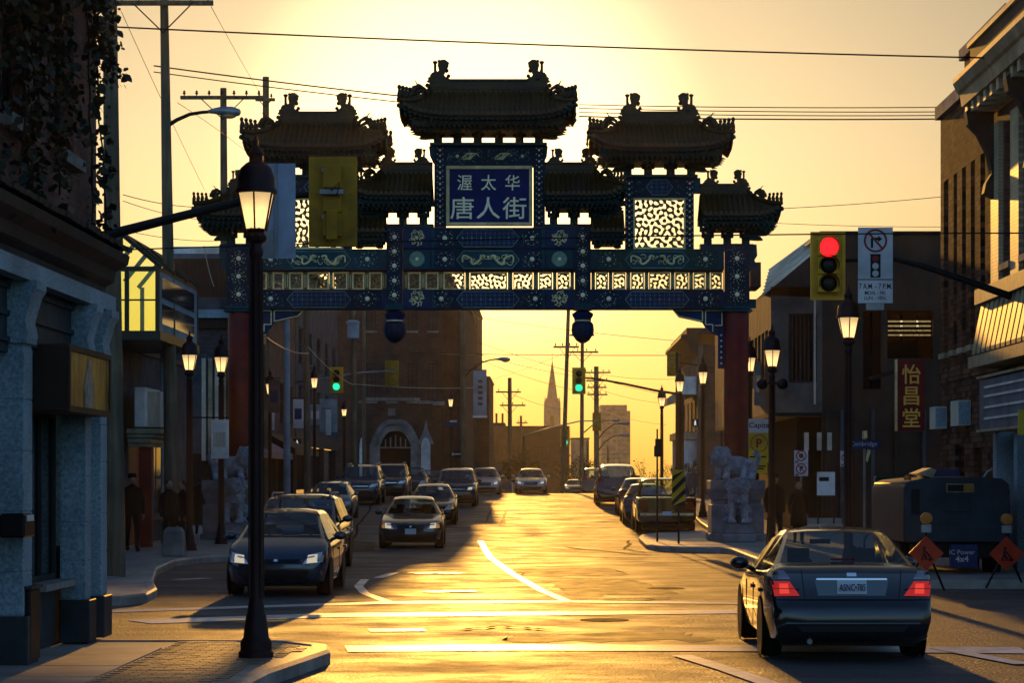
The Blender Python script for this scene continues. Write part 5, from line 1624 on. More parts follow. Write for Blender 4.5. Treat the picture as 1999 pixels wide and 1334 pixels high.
# lower shop: striped awning, sign band with pale letters
MB().box(XG-.45, XG, y0_, 47.8, 5.45, 5.75).build('lower_cornice', M_cor, bG)
m = MB()
for i in range(22):
    a = 47.6-i*.5
    MB().prism([(XG-.36, 5.44), (XG-.55, 4.5), (XG-.55, 4.42), (XG-.34, 5.40)], a-.44, a-.08).build('awning_slat', M_cor, bG)
MB().prism([(XG-.30, 5.38), (XG-.5, 4.45), (XG-.5, 4.40), (XG-.01, 4.40), (XG-.01, 5.38)], y0_, 47.7).build('awning_back', M_slate, bG)
MB().box(XG-.6, XG-.01, y0_, 47.7, 4.15, 4.38).build('canopy_rail', M_cor, bG)
MB().box(XG-.4, XG, y0_, 47.5, 2.9, 3.9).build('sign_band', M_bluep, bG)
for zz_ in (2.86, 3.93): MB().box(XG-.46, XG-.003, y0_, 47.55, zz_, zz_+.05).build('sign_rail', M_cor, bG)
for zz_ in (3.10, 3.32, 3.54, 3.72): MB().box(XG-.43, XG-.402, y0_+.5, 46.9, zz_, zz_+.045).build('window_rail', M_white, bG)
wall_side(bG, XG+.3, -1, y0_, 47.7, .1, 2.88, [(46.0, 47.0, .15, 2.4)], .3, M_grand, 'shop_front')
for yb_ in (47.3, 45.2, 43.0, 40.0): MB().box(XG-.1, XG+.29, yb_, yb_+.35, .15, 2.87).build('shop_pier', M_gran, bG)
yd = thing('yellow_diamond_sign', 'yellow diamond warning sign cut by the frame edge', 'sign', (0,0,0))
c0 = at(2012, 825, 40)
MB().lathe([(.30, -.01), (.30, .01)], 4, (0, 0, 0), axis='y').build('plate', mat('warning_yellow', (.55,.40,.03), .5), yd).location = c0
MB().tube([(c0.x, 40.05, .15), (c0.x, 40.05, c0.z+.3)], .04, 8).build('post', M_stone, yd)

# small hanging signs along the left shops
def blade(label, px0, px1, py0, py1, y, material, mark=None):
    o = thing('hanging_sign', label, 'sign', at((px0+px1)/2, py1, y)); w = (px1-px0)*y/F; h = (py1-py0)*y/F
    MB().box(-w/2, w/2, 0, .10, 0, h).build('panel', material, o, bevel=.01)
    MB().tube([(-w/2-.5, .05, h+.06), (w/2, .05, h+.06)], .02, 5).build('bracket', M_black, o)
    if mark: MB().box(-w*.35, w*.35, -.012, -.002, h*.30, h*.68).build('mark', mark, o)
blade('two tone white sign on the lamp post beside the left column', 412, 446, 820, 896, 62.0, M_white, M_curt)
blade('cream and blue sign high on the left shops', 524, 546, 742, 806, 90.0, M_stuc2, M_blued)
blade('small white sign low on the left shops', 572, 592, 780, 836, 100.0, M_white, M_blued)
blade('pale sign near the end of the left shops', 604, 626, 790, 830, 112.0, M_gran, M_white)
blade('grey sign under the blue steel post', 636, 646, 800, 850, 118.0, M_white)
blade('dark parking sign hanging left of the yellow parking sign', 1472, 1496, 706, 792, 78.0, M_gran, M_white)

# ---------------------------------------------------------------- street lamps
M_lampr = mat('lamp_post_oxide_red', (0.055,0.012,0.010), 0.5, var=0.3, vscale=6, bump=0.08, bscale=40)
M_lampk = mat('lamp_post_dark', (0.020,0.012,0.011), 0.5, var=0.3, vscale=6)
def pane_mat(name, warm, e):
    m = bpy.data.materials.new(name); m.use_nodes = True
    nt = m.node_tree; nt.nodes.clear(); L = nt.links.new
    out = nt.nodes.new('ShaderNodeOutputMaterial')
    tl_ = nt.nodes.new('ShaderNodeBsdfTranslucent'); tl_.inputs[0].default_value = (.85, .80, .70, 1)
    df = nt.nodes.new('ShaderNodeBsdfDiffuse'); df.inputs[0].default_value = (.75, .70, .62, 1)
    em = nt.nodes.new('ShaderNodeEmission'); em.inputs[0].default_value = (*warm, 1); em.inputs[1].default_value = e
    a = nt.nodes.new('ShaderNodeMixShader'); a.inputs[0].default_value = .35
    b = nt.nodes.new('ShaderNodeAddShader')
    L(tl_.outputs[0], a.inputs[1]); L(df.outputs[0], a.inputs[2]); L(a.outputs[0], b.inputs[0]); L(em.outputs[0], b.inputs[1]); L(b.outputs[0], out.inputs[0])
    return m
M_lpane = pane_mat('frosted_lamp_pane', (1, .68, .30), .40)
M_lbulb = pane_mat('warm_lamp_mantle', (1, .66, .26), 4.0)

def lamp_tree(label, group, loc, k=1.0, kz=1.0, rz=0.0, arms=False):
    """red lantern post about 5.1 m tall"""
    r = thing('street_lamp', label, 'street lamp', loc, rz, group)
    if 'post' not in LM:
        m = MB(); m.lathe([(.185, 0), (.185, .05), (.165, .07), (.165, .16), (.135, .20), (.115, .36), (.105, .42), (.095, .44), (.085, .52), (.072, .58), (.068, .9), (.066, 2.6), (.062, 4.05), (.075, 4.08), (.075, 4.12), (.060, 4.16), (.065, 4.20)], 16)
        LM['post'] = m.mesh('post', M_lampr, 35)
        m = MB()
        for kk in range(8):
            a = 2*PI*kk/8; c_, s_ = math.cos(a), math.sin(a)
            m.tube([(.078*c_, .078*s_, .6), (.069*c_, .069*s_, 4.02)], .009, 4)
        LM['fluting'] = m.mesh('fluting', M_lampr)
        m = MB(); m.lathe([(.055, 4.18), (.11, 4.22), (.12, 4.26), (.085, 4.30), (.105, 4.34)], 8); LM['neck'] = m.mesh('lantern_base', M_lampr, 30)
        m = MB()
        for kk in range(6):
            a = 2*PI*(kk+.5)/6
            m.tube([(.118*math.cos(a), .118*math.sin(a), 4.32), (.205*math.cos(a), .205*math.sin(a), 4.70)], .012, 4)
        LM['frame'] = m.mesh('lantern_frame', M_lampr)
        m = MB(); m.lathe([(.112, 4.335), (.198, 4.70)], 6, cap=False); LM['pane'] = m.mesh('lantern_pane', M_lpane)
        m = MB(); m.lathe([(.03, 4.34), (.055, 4.42), (.06, 4.52), (.035, 4.62)], 8); LM['bulb'] = m.mesh('mantle', M_lbulb, True)
        m = MB(); m.lathe([(.225, 4.695), (.225, 4.73), (.20, 4.76), (.195, 4.86), (.165, 4.95), (.11, 5.00), (.075, 5.02), (.072, 5.08), (.085, 5.10), (.055, 5.15), (.022, 5.18), (.028, 5.22), (.006, 5.29)], 14); LM['roof'] = m.mesh('lantern_roof', M_lampr, 40)
    for nm in ('post', 'fluting', 'neck', 'frame', 'pane', 'bulb', 'roof'):
        inst({'neck': 'lantern_base', 'frame': 'lantern_frame', 'pane': 'lantern_pane', 'bulb': 'mantle', 'roof': 'lantern_roof'}.get(nm, nm), LM[nm], r)
    r.children[1]['kind'] = 'stuff'; r.children[3]['kind'] = 'stuff'
    r.scale = (k, k, kz)
    return r
LM = {}
LG = 'red lantern street lamps'
def lamp_px(px, py, y, label, k=1.0):
    """put a lamp so that its glass sits at the pixel; ground from the street"""
    g = gz(y)+.15; z = az(py, y)
    return lamp_tree(label, LG, (ax(px, y), y, g), k, (z-g)/4.52)
lamp_px(500, 412, 23.6, 'tall red lantern lamp post on the near corner pavement', .95)
lamp_px(1656, 640, 42.4, 'lit lantern lamp at the junction corner under the no turn sign', 1.0)
lamp_px(1507, 700, 52.5, 'lit lantern lamp with ball lights below, beside the right gate column', 1.0)
lamp_px(1464, 712, 76.0, 'lantern lamp half hidden by the right gate column', 1.0)
lamp_px(1372, 738, 88.0, 'lantern lamp behind the parked dark vehicle, beside the right column', .98)
lamp_px(1327, 755, 97.0, 'lantern lamp on the far pole line, second left of the right column', .95)
lamp_px(1292, 785, 106.0, 'small lantern lamp standing clear against the yellow sky', .95)
lamp_px(370, 708, 58.0, 'lantern lamp in front of the second wooden pole', 1.0)
lamp_px(432, 712, 63.0, 'lantern lamp close to the left gate column', 1.0)
lamp_px(527, 760, 92.0, 'small lantern lamp right of the left gate column', .9)
lamp_px(614, 748, 108.0, 'dim lantern lamp under the gate by the green signal', .9)
lamp_px(672, 806, 132.0, 'tiny lantern lamp before the left end of the church', .9)
lamp_px(880, 787, 144.0, 'tiny lantern lamp before the right end of the church', .9)
# ball lights on the lit lamp
bl = thing('ball_light_arm', 'pair of dark ball lights on a short arm across the lamp post', 'lamp', (0,0,0))
yb = 52.3
MB().box(ax(1484, yb), ax(1532, yb), yb, yb+.04, az(751, yb), az(746, yb)).build('arm', M_lampk, bl)
for px in (1488, 1528): MB().ball((ax(px, yb), yb, az(750, yb)), .13, 10, 7).build('ball', M_lampk, bl, True)

# ---------------------------------------------------------------- wooden poles and their fittings
M_wood = mat('weathered_pole_wood', (0.20,0.165,0.105), 0.9, var=0.45, vscale=9, stretch=(1,1,.06), bump=0.5, bscale=30)
M_iron = mat('dark_iron', (0.025,0.022,0.020), 0.6)
M_insul = mat('brown_insulator', (0.05,0.028,0.018), 0.3)
M_galv = mat('galvanised_steel', (0.30,0.32,0.33), 0.45, 0.6, var=0.2, vscale=5)
def pole(label, px0, px1, y, py_top, r0, r1, arms=(), zb=None, sign=None):
    g = gz(y)+(.12 if zb is None else zb)
    b = Vector((ax(px0, y), y, g-.3)); t = Vector((ax(px1, y), y, az(py_top, y)))
    r = thing('utility_pole', label, 'utility pole', (b.x, y, g), 0, 'wooden utility poles')
    m = MB(); off = Vector((b.x, y, g))
    m.tube([b-off+(t-b)*i/6 for i in range(7)], [r0+(r1-r0)*i/6 for i in range(7)], 12); m.build('shaft', M_wood, r, smooth=50)
    for (pa, pb, py, ins) in arms:
        m = MB(); z = az(py, y)-g
        m.box(ax(pa, y)-b.x, ax(pb, y)-b.x, -r1-.14, -r1-.02, z-.06, z+.06)
        a = m.build('crossarm', M_wood, r)
        m = MB(); xp = (b+(t-b)*((z+g-b.z)/(t.z-b.z))).x-b.x; hw = (ax(pb, y)-ax(pa, y))/2
        for s_ in (-1, 1): m.tube([(xp+s_*min(hw*.6, .75), -r1-.16, z-.04), (xp, -r1-.06, z-.75 if hw > .6 else z-.3)], .022, 4)
        m.build('brace', M_iron, a)
        for i in range(ins):
            xi = ax(pa, y)-b.x+(ax(pb, y)-ax(pa, y))*(i+.3)/(ins-.4)
            m = MB(); m.lathe([(.018, 0), (.018, .05), (.05, .06), (.055, .10), (.03, .13), (.045, .15), (.02, .19)], 8, (xi, -r1-.08, z+.06)); m.build('insulator', M_insul, a, smooth=40)
    return r
pole('stout wooden pole on the far left corner, running out of the picture', 226, 214, 43.0, -60, .185, .125)
p2 = pole('wooden pole with a crossarm at the picture top and a street light', 337, 320, 60.0, -30, .20, .10, [(230, 418, 8, 6)])
pole('wooden pole with a crossarm left of the gate roofs', 441, 436, 82.0, 172, .18, .11, [(354, 514, 192, 7)])
pole('dark pole tip standing up behind the left gate roof', 519, 519, 96.0, 150, .16, .13, [(500, 538, 196, 2)])
pole('tall leaning pole under the gate, left of the hanging pendant', 1098, 1111, 150.0, 560, .16, .11, [(1080, 1130, 678, 4)])
pole('wooden pole under the right pendant with two crossarms', 1135, 1137, 170.0, 640, .17, .12, [(1105, 1168, 688, 4), (1112, 1160, 655, 0)])
pole('crowded wooden pole with stacked crossarms and transformers', 1165, 1164, 195.0, 716, .26, .2, [(1140, 1192, 728, 5), (1144, 1188, 744, 4), (1146, 1184, 757, 4), (1146, 1186, 771, 4)])
pole('short wooden pole with two crossarms beside the advertising banner', 996, 995, 185.0, 738, .2, .16, [(968, 1017, 766, 3), (976, 1026, 792, 3)])
pole('small far pole with a short arm right of the banner pole', 1018, 1017, 240.0, 812, .14, .12, [(1008, 1030, 826, 2)])
pole('small far pole with a crossarm before the tower block', 1187, 1187, 300.0, 872, .16, .14, [(1168, 1208, 888, 2)])
pole('slim far pole left of the crowded pole', 1147, 1147, 230.0, 860, .14, .12)
pole('dark wooden pole among the left shops, right of the blue steel post', 600, 597, 104.0, 470, .16, .12, [(560, 640, 520, 3)])
pole('wooden pole carrying the grey transformer can', 692, 690, 112.0, 560, .16, .12)
pole('wooden pole against the right edge of the church', 905, 903, 140.0, 560, .17, .14)
pole('thin wooden pole at the left edge of the church', 711, 710, 142.0, 560, .13, .1)
tf = thing('transformer_can', 'grey cylindrical transformer can hung on a pole by the church', 'transformer', (ax(690, 111.7), 111.5, az(662, 111.7)))
h = (662-626)*111.7/F
MB().lathe([(.26, 0), (.29, .04), (.29, h*.8), (.33, h*.82), (.33, h*.9), (.2, h)], 14).build('tank', M_gran, tf, smooth=35)
for s_ in (-1, 1): MB().lathe([(.03, h*.98), (.05, h+.1), (.02, h+.25)], 6, (s_*.13, 0, 0)).build('bushing', M_insul, tf)
MB().box(-.05, .05, .28, .5, h*.3, h*.4).build('hanger', M_iron, tf)
for (px, y, py0, py1, rr, lab) in ((560, 96, 985, 560, .15, 'pale blue steel post standing among the left shops'), (1322, 118, 905, 688, .10, 'slim signal post at the second junction on the right'), (1283, 66, 1046, 838, .03, 'thin bare sign post on the island tip')):
    o = thing('steel_post', lab, 'post', (ax(px, y), y, gz(y)))
    MB().lathe([(rr*1.5, 0), (rr*1.5, .1), (rr, .14), (rr*.8, az(py1, y)-gz(y))], 12).build('shaft', M_gran if px == 560 else M_iron, o, smooth=40)
    if px == 1283:
        MB().box(-.09, .09, -.05, -.03, az(893, y), az(872, y)).build('small_plate', M_iron, o)
        MB().box(-.06, .12, -.05, -.03, az(868, y)-.1, az(858, y)).build('back_plate', M_iron, o)

def cobra(label, pts, y, head):
    """street light: curved arm (pixels) with a drop-shaped head"""
    o = thing('street_light', label, 'street light', at(pts[0][0], pts[0][1], y))
    b = o.location.copy()
    m = MB(); m.tube([at(p[0], p[1], y)-b for p in pts], [.035+.02*(1-i/len(pts)) for i in range(len(pts))], 8); m.build('arm', M_iron, o, smooth=True)
    e = at(pts[-1][0], pts[-1][1], y)-b; L_ = head/F*y
    sg = 1 if pts[-1][0] > pts[0][0] else -1
    m = MB(); m.add([], [])
    m.tube([e+Vector((sg*L_*t, 0, dz)) for t, dz in ((-.1, 0), (.1, .02), (.35, .02), (.7, 0), (.95, -.02), (1.0, -.03))], [.05*.9, .075, .12, .14, .09, .03], 10)
    h_ = m.build('head', M_galv, o, smooth=True); 
    m = MB(); m.ball((e.x+sg*L_*.62, e.y, e.z-.09), (L_*.25, .11, .09), 10, 6); m.build('lens', mat('amber_lens', (.5,.32,.15), .3) if 'amber_lens' not in MATS else MATS['amber_lens'], h_, True)
cobra('street light on a long arm from the second wooden pole', [(326, 246), (345, 234), (370, 223), (395, 219), (412, 218)], 60.0, 58)
cobra('street light reaching right from the pole by the church', [(905, 738), (920, 722), (940, 708), (958, 703), (970, 702)], 140.0, 26)
cobra('upper street light on the crowded pole', [(1168, 858), (1180, 842), (1196, 830), (1206, 827)], 195.0, 24)
cobra('lower street light on the crowded pole', [(1168, 880), (1180, 864), (1196, 853), (1206, 850)], 194.0, 24)
cobra('middle street light on the crowded pole', [(1140, 845), (1155, 832), (1180, 822), (1192, 821)], 193.0, 18)

# ---------------------------------------------------------------- overhead wires
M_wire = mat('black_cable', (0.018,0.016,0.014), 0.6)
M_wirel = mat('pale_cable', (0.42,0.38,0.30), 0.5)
def wire(label, a, b, ya, yb_, r, sag=6, n=14, material=None, group=None):
    m = MB(); p, q = at(*a, ya), at(*b, yb_); pts = []
    for i in range(n+1):
        t = i/n; v = p.lerp(q, t); v.z -= sag*((ya+yb_)/2)/F*4*t*(1-t); pts.append(v)
    m.tube(pts, r, 5)
    o = m.build('overhead_wire', material or M_wire, smooth=True); tag(o, label, 'wire', group)
wire('long black cable slanting across the whole sky above the gate', (222, 52), (1990, 114), 45, 45, .016, 6)
wire('black cable crossing the red signal and the no turn sign', (180, 490), (2010, 455), 39, 39, .012, -8)
wire('upper of two cables running from the left pole behind the centre roof', (300, 128), (790, 188), 84, 84, .026, 2)
wire('lower of two cables running from the left pole behind the centre roof', (300, 140), (790, 200), 84, 84, .020, 2)
for i, (a, b) in enumerate(((206, 209), (213, 218), (221, 225), (229, 232))):
    wire(('topmost', 'second', 'third', 'lowest')[i]+' of four parallel cables right of the centre roof', (1130, a-2), (1845, b), 86, 86, .018 if i != 3 else .026, 3)
wire('thin cable dropping from the picture top past the first crossarm', (236, 20), (400, 372), 59, 80, .008, 4)
wire('thin cable dropping from the crossarm end to the left gate roof', (412, 12), (512, 190), 60, 92, .008, 2)
wire('thin cable falling from the street light to the low left roof', (346, 200), (520, 330), 60, 95, .008, -6)
wire('faint cable between the left poles below the street light', (240, 380), (440, 402), 62, 82, .012, 10)
wire('faint lower cable between the left poles', (240, 392), (440, 430), 62, 82, .010, 10)
wire('short cable from the glass bay to the gate', (210, 442), (430, 470), 58, 80, .010, 8)
wire('faint cable right of the outer roof, rising', (1528, 407), (1840, 384), 84, 84, .012, 2)
wire('faint cable right of the outer roof, level', (1520, 436), (1840, 443), 86, 86, .010, 2)
wire('horizontal cable across the opening under the gate', (800, 689), (1330, 694), 120, 120, .018, 2)
wire('cable slanting from the church corner under the gate, highest', (930, 620), (1350, 668), 150, 150, .014, 4)
wire('cable slanting down from the church to the small signal', (930, 668), (1300, 772), 150, 150, .014, 6)
wire('cable slanting from church to crowded pole', (930, 690), (1165, 740), 150, 195, .014, 6)
wire('cable slanting from church to crowded pole, lower', (930, 700), (1165, 770), 150, 195, .014, 8)
wire('faint cable from banner pole towards the spire', (1000, 770), (1100, 800), 185, 230, .014, 4)
wire('cable from crowded pole to the far house', (1170, 730), (1330, 740), 195, 140, .014, 5)
wire('lower cable from crowded pole to the far house', (1170, 760), (1330, 790), 195, 140, .014, 7)
wire('lowest cable right of the crowded pole', (1170, 800), (1300, 830), 195, 160, .012, 5)
wire('thin cable behind the spire to the tall leaning pole', (940, 745), (1100, 690), 200, 150, .012, 5)
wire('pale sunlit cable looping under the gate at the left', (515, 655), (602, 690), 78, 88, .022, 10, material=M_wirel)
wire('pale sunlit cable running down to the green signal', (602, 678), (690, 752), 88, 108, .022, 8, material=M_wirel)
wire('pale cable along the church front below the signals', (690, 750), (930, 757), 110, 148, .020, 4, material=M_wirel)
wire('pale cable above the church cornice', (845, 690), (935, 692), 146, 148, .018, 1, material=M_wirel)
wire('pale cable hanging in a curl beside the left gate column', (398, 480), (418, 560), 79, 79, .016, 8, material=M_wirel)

# ---------------------------------------------------------------- traffic signals
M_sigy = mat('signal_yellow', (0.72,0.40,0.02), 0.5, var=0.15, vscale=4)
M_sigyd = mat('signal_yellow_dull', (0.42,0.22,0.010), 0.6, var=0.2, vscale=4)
M_lensoff = mat('unlit_lens', (0.02,0.018,0.01), 0.35)
M_lred = mat('red_signal_light', (0.5,0.01,0.01), .4, emit=(1, .015, .02), estr=1.9)
M_lgrn = mat('green_signal_light', (0.02,0.4,0.25), .4, emit=(.02, .95, .50), estr=1.2)
M_arm = mat('dark_mast_arm', (0.035,0.034,0.033), 0.5, 0.3, var=0.3, vscale=5)
def signal(label, px, py0, py1, y, wpx, lit, back=False, mlab=None):
    h = (py1-py0)*y/F; w = wpx*y/F
    o = thing('traffic_signal', label, 'traffic signal', at(px, py1, y))
    if back: o.rotation_euler = (0, 0, PI)
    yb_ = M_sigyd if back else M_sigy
    m = MB(); m.box(-w/2, w/2, 0, .03, 0, h); m.build('backboard', yb_, o, bevel=.012)
    rim = MB(); t = w*.10
    rim.box(-w/2, w/2, -.03, -.002, 0, t).box(-w/2, w/2, -.03, -.002, h-t, h).box(-w/2, -w/2+t, -.03, -.002, t, h-t).box(w/2-t, w/2, -.03, -.002, t, h-t)
    rim.build('board_rim', yb_, o)
    hw = w*(.19 if back else .30)
    m = MB()
    hs_ = h*.80/3
    for i in range(3):
        z = h*.10+hs_*i
        hb = MB(); hb.box(-hw, hw, -.16, .16, z+.006, z+hs_-.006); s_ = hb.build('signal_section', yb_, o, bevel=.015)
        k = 2-i
        lm = {'red': M_lred, 'green': M_lgrn}.get(lit) if (lit == 'red' and k == 0) or (lit == 'green' and k == 2) else M_lensoff
        r = hw*(.92 if lm is not M_lensoff else .80)
        l_ = MB(); l_.lathe([(r, -.165), (r*.7, -.185), (.001, -.19)], 16, (0, 0, z+hs_/2), axis='y'); l_.build('lens', lm, s_, True)
        v = MB()
        n = 14; rows = []
        for j in range(n+1):
            a = -PI*.12+PI*1.24*j/n
            rows.append([(hw*.95*math.cos(a), -.16, z+hs_/2+hw*.95*math.sin(a)), (hw*.95*math.cos(a), -.16-hw*(.7+.5*math.sin(max(0, min(PI, a)))), z+hs_/2+hw*.95*math.sin(a)-.01)])
        v.grid(rows); v.build('visor', M_lensoff if lm is M_lensoff else M_sigyd, s_)
    if back:
        m = MB(); m.box(-hw*.62, hw*.62, .165, .22, h*.06, h*.40); m.build('wiring_box', M_sigyd, o, bevel=.02)
        for zz_ in (.30, .56, .82): MB().box(hw*.75, hw*1.12, .05, .15, h*zz_, h*zz_+.06).build('hinge', M_galv, o)
        MB().tube([(0, .2, h*.62), (-hw*.6, .26, h*.55), (-hw*.9, .24, h*.7), (0, .3, h*.60)], .012, 5).build('cable', M_iron, o)
        MB().box(-hw*1.3, hw*1.3, .17, .25, h*.56, h*.62).build('arm_clamp', M_galv, o, bevel=.01)
        m = MB()
        for zz_ in (.12, .42, .58, .88):
            for s_ in (-1, 1): m.ball((s_*w*.36, .034, h*zz_), .014, 5, 4)
        m.build('rivets', M_galv, o)['kind'] = 'stuff'
    return o
def mast(label, pts, y, r0, r1, ya=None):
    ya = ya or y
    n = len(pts)
    o = thing('mast_arm', label, 'mast arm', at(pts[0][0], pts[0][1], y)); b = o.location.copy()
    m = MB(); m.tube([at(p[0], p[1], y+(ya-y)*i/(n-1))-b for i, p in enumerate(pts)], [r0+(r1-r0)*i/(n-1) for i in range(n)], 10); m.build('arm', M_arm, o, smooth=True)
    return o
signal('red traffic signal on the mast arm over the right lanes', 1616, 453, 586, 44.0, 68, 'red')
ms = mast('dark mast arm reaching in from the right edge', [(2060, 612), (1999, 588), (1900, 553), (1800, 519), (1745, 506), (1650, 508)], 44.4, .085, .04)
mp_ = MB(); 
signal('yellow back of a traffic signal hung before the left gate roof', 650, 306, 482, 35.0, 94, None, True)
ma_ = mast('dark mast arm rising from behind the corner shop', [(60, 502), (190, 464), (330, 428), (460, 396), (560, 382), (680, 378)], 35.3, .09, .045)
MB().tube([(ax(60, 35.3)-ma_.location.x, 0, .1-ma_.location.z), (ax(60, 35.3)-ma_.location.x, 0, az(480, 35.3)-ma_.location.z)], .11, 10).build('upright', M_arm, ma_, smooth=True)
MB().tube([(ax(2060, 44.4)-ms.location.x, 0, .1-ms.location.z), (ax(2060, 44.4)-ms.location.x, 0, az(590, 44.4)-ms.location.z)], .11, 10).build('upright', M_arm, ms, smooth=True)
bs = thing('sign_back', 'blank grey back of a large sign behind the lantern', 'sign', at(543, 505, 35.2))
w = 68*35.2/F; h = 186*35.2/F
MB().box(-w/2, w/2, 0, .012, 0, h).build('plate', mat('bare_sign_aluminium', (.34,.42,.52), .5, .1, var=.15, vscale=3), bs, bevel=.004)
MB().box(-w*.1, -w*.02, -.03, -.002, 0, h).build('rail', M_galv, bs)
MB().box(-w/2+.02, -w*.12, -.012, -.002, .02, h*.30).build('stiffener', M_galv, bs)
signal('green signal on the far mast arm left of the church', 657, 717, 767, 116.0, 26, 'green')
signal('yellow back of a signal before the church wall', 765, 704, 755, 117.0, 27, None, True)
ma2 = mast('pale mast arm carrying the signals before the church', [(575, 748), (640, 738), (700, 728), (755, 725), (768, 727)], 116.6, .06, .035)
MB().tube([(0, 0, -1.2), (0, 0, gz(116)-ma2.location.z)], .08, 8).build('upright', M_galv, ma2)
signal('green signal hanging under the right pendant', 1130, 718, 770, 120.0, 26, 'green')
ma3 = mast('dark mast arm from the right to the hanging green signal', [(1332, 771), (1280, 763), (1220, 750), (1170, 741), (1142, 738), (1128, 738)], 120.4, .07, .04)
MB().tube([(0, 0, 0), (0, 0, gz(120)-ma3.location.z)], .09, 8).build('upright', M_arm, ma3)
signal('dull back of a signal beside the right far house', 1314, 687, 735, 121.0, 24, None, True)
ma4 = mast('thin arm from the right column to the dull signal back', [(1410, 722), (1370, 714), (1314, 707)], 121.4, .05, .035)
signal('small green signal far down the street left of the pole pair', 1103, 838, 872, 178.0, 19, 'green')
ma5 = mast('pale mast arm far down the street', [(1022, 852), (1060, 840), (1090, 832), (1130, 823), (1165, 822)], 179.0, .07, .045)
signal('dark back of a signal on the crowded pole', 1165, 806, 842, 192.0, 17, None, True)
signal('sliver of a traffic signal seen edge-on past the corner shop', 197, 512, 556, 46.0, 20, 'red')
MB().tube([(0, .1, .1), (0, .1, gz(121)-ma4.location.z)], .08, 8).build('upright', M_arm, ma4)
MB().tube([(0, .1, .05), (0, .1, gz(179)-ma5.location.z)], .09, 8).build('upright', M_arm, ma5)
for mm in (ma2, ma5): mm.children[0].data.materials[0] = M_galv

# pedestrian walk signals
def walk(label, px, py, y, s=14):
    o = thing('walk_signal', label, 'walk signal', at(px, py, y)); w = s*y/F
    MB().box(-w/2, w/2, 0, .12, -w*.55, w*.55).build('case', M_black, o)
    k = w*.42
    m = MB(); m.ball((0, -.012, k*.75), (k*.16, .01, k*.16), 8, 4)
    m.tube([(0, -.012, k*.5), (0, -.012, -.02)], k*.16, 5).tube([(0, -.012, 0), (k*.3, -.012, -k*.85)], k*.11, 5).tube([(0, -.012, 0), (-k*.25, -.012, -k*.85)], k*.11, 5).tube([(0, -.012, k*.4), (k*.35, -.012, 0)], k*.08, 4).tube([(0, -.012, k*.4), (-k*.35, -.012, 0)], k*.08, 4)
    m.build('walking_man', mat('walk_white', (.8,.8,.8), .5, emit=(.9, .95, 1), estr=.9) if 'walk_white' not in MATS else MATS['walk_white'], o)['kind'] = 'stuff'
walk('white walking man signal by the right far house', 1357, 826, 119.0)
walk('white walking man signal among the left shops', 580, 866, 112.0, 16)

# ---------------------------------------------------------------- signs
M_sgw = mat('sign_white', (0.62,0.64,0.66), 0.5, var=0.08, vscale=4)
M_sgr = mat('sign_red', (0.32,0.02,0.02), 0.5)
M_sgk = mat('sign_black', (0.012,0.012,0.014), 0.5)
M_sgy = mat('sign_yellow', (0.60,0.42,0.02), 0.5, var=0.1, vscale=4)
M_sgo = mat('sign_orange', (0.55,0.035,0.008), 0.5, var=0.15, vscale=4, emit=None)
def ring(m, cx_, cz_, r, t, y, n=24):
    rows = []
    for k in range(n+1):
        a = 2*PI*k/n
        rows.append([((r-t)*math.cos(a)+cx_, y, (r-t)*math.sin(a)+cz_), (r*math.cos(a)+cx_, y, r*math.sin(a)+cz_)])
    m.grid(rows)
yN = 43.8
ns = thing('no_turn_sign', 'white no right turn sign with hours plate on the right mast arm', 'sign', at(1709, 545, yN))
k = yN/F
MB().box(-34*k, 34*k, 0, .01, 0, 101*k).build('plate', M_sgw, ns, bevel=.003)
m = MB(); ring(m, 0, 75*k, 23*k, 4*k, -.004); 
m.prism([(-16*k, 90*k), (-13*k, 92.5*k), (16*k, 60*k), (13*k, 57.5*k)], -.0035, -.003)
m.build('red_ring', M_sgr, ns)
m = MB(); m.box(-9*k, -4.5*k, -.0028, -.002, 61*k, 80*k).box(-4.5*k, 6*k, -.0028, -.002, 76*k, 81*k).prism([(5*k, 85*k), (13*k, 78.5*k), (5*k, 72*k)], -.0028, -.002)
m.build('arrow', M_sgk, ns)
MB().box(-10*k, 10*k, -.003, -.002, 3*k, 49*k).build('signal_picture', M_sgk, ns)
for i, mm in enumerate((M_sgw, M_sgw, M_sgr)):
    MB().lathe([(6.3*k, -.006), (6.3*k, -.004)], 16, (0, 0, (11+14.5*i)*k), axis='y').build('lamp_disc', mm, ns)
MB().box(-34*k, 34*k, 0, .01, -47*k, -2*k).build('hours_plate', M_sgw, ns, bevel=.003)
lettering('7 A.M. - 7 P.M.', 15*k, M_sgk, ns, (0, -.004, -14*k), bold=.001, depth=.001, sx=.72)
lettering('MON. - FRI.', 10*k, M_sgk, ns, (0, -.004, -27*k), bold=.001, depth=.001, sx=.85)
lettering('LUN. - VEN.', 10*k, M_sgk, ns, (0, -.004, -37*k), bold=.001, depth=.001, sx=.85)
MB().box(-17*k, 17*k, .01, .12, -60*k, -48*k).build('bracket', M_galv, ns)

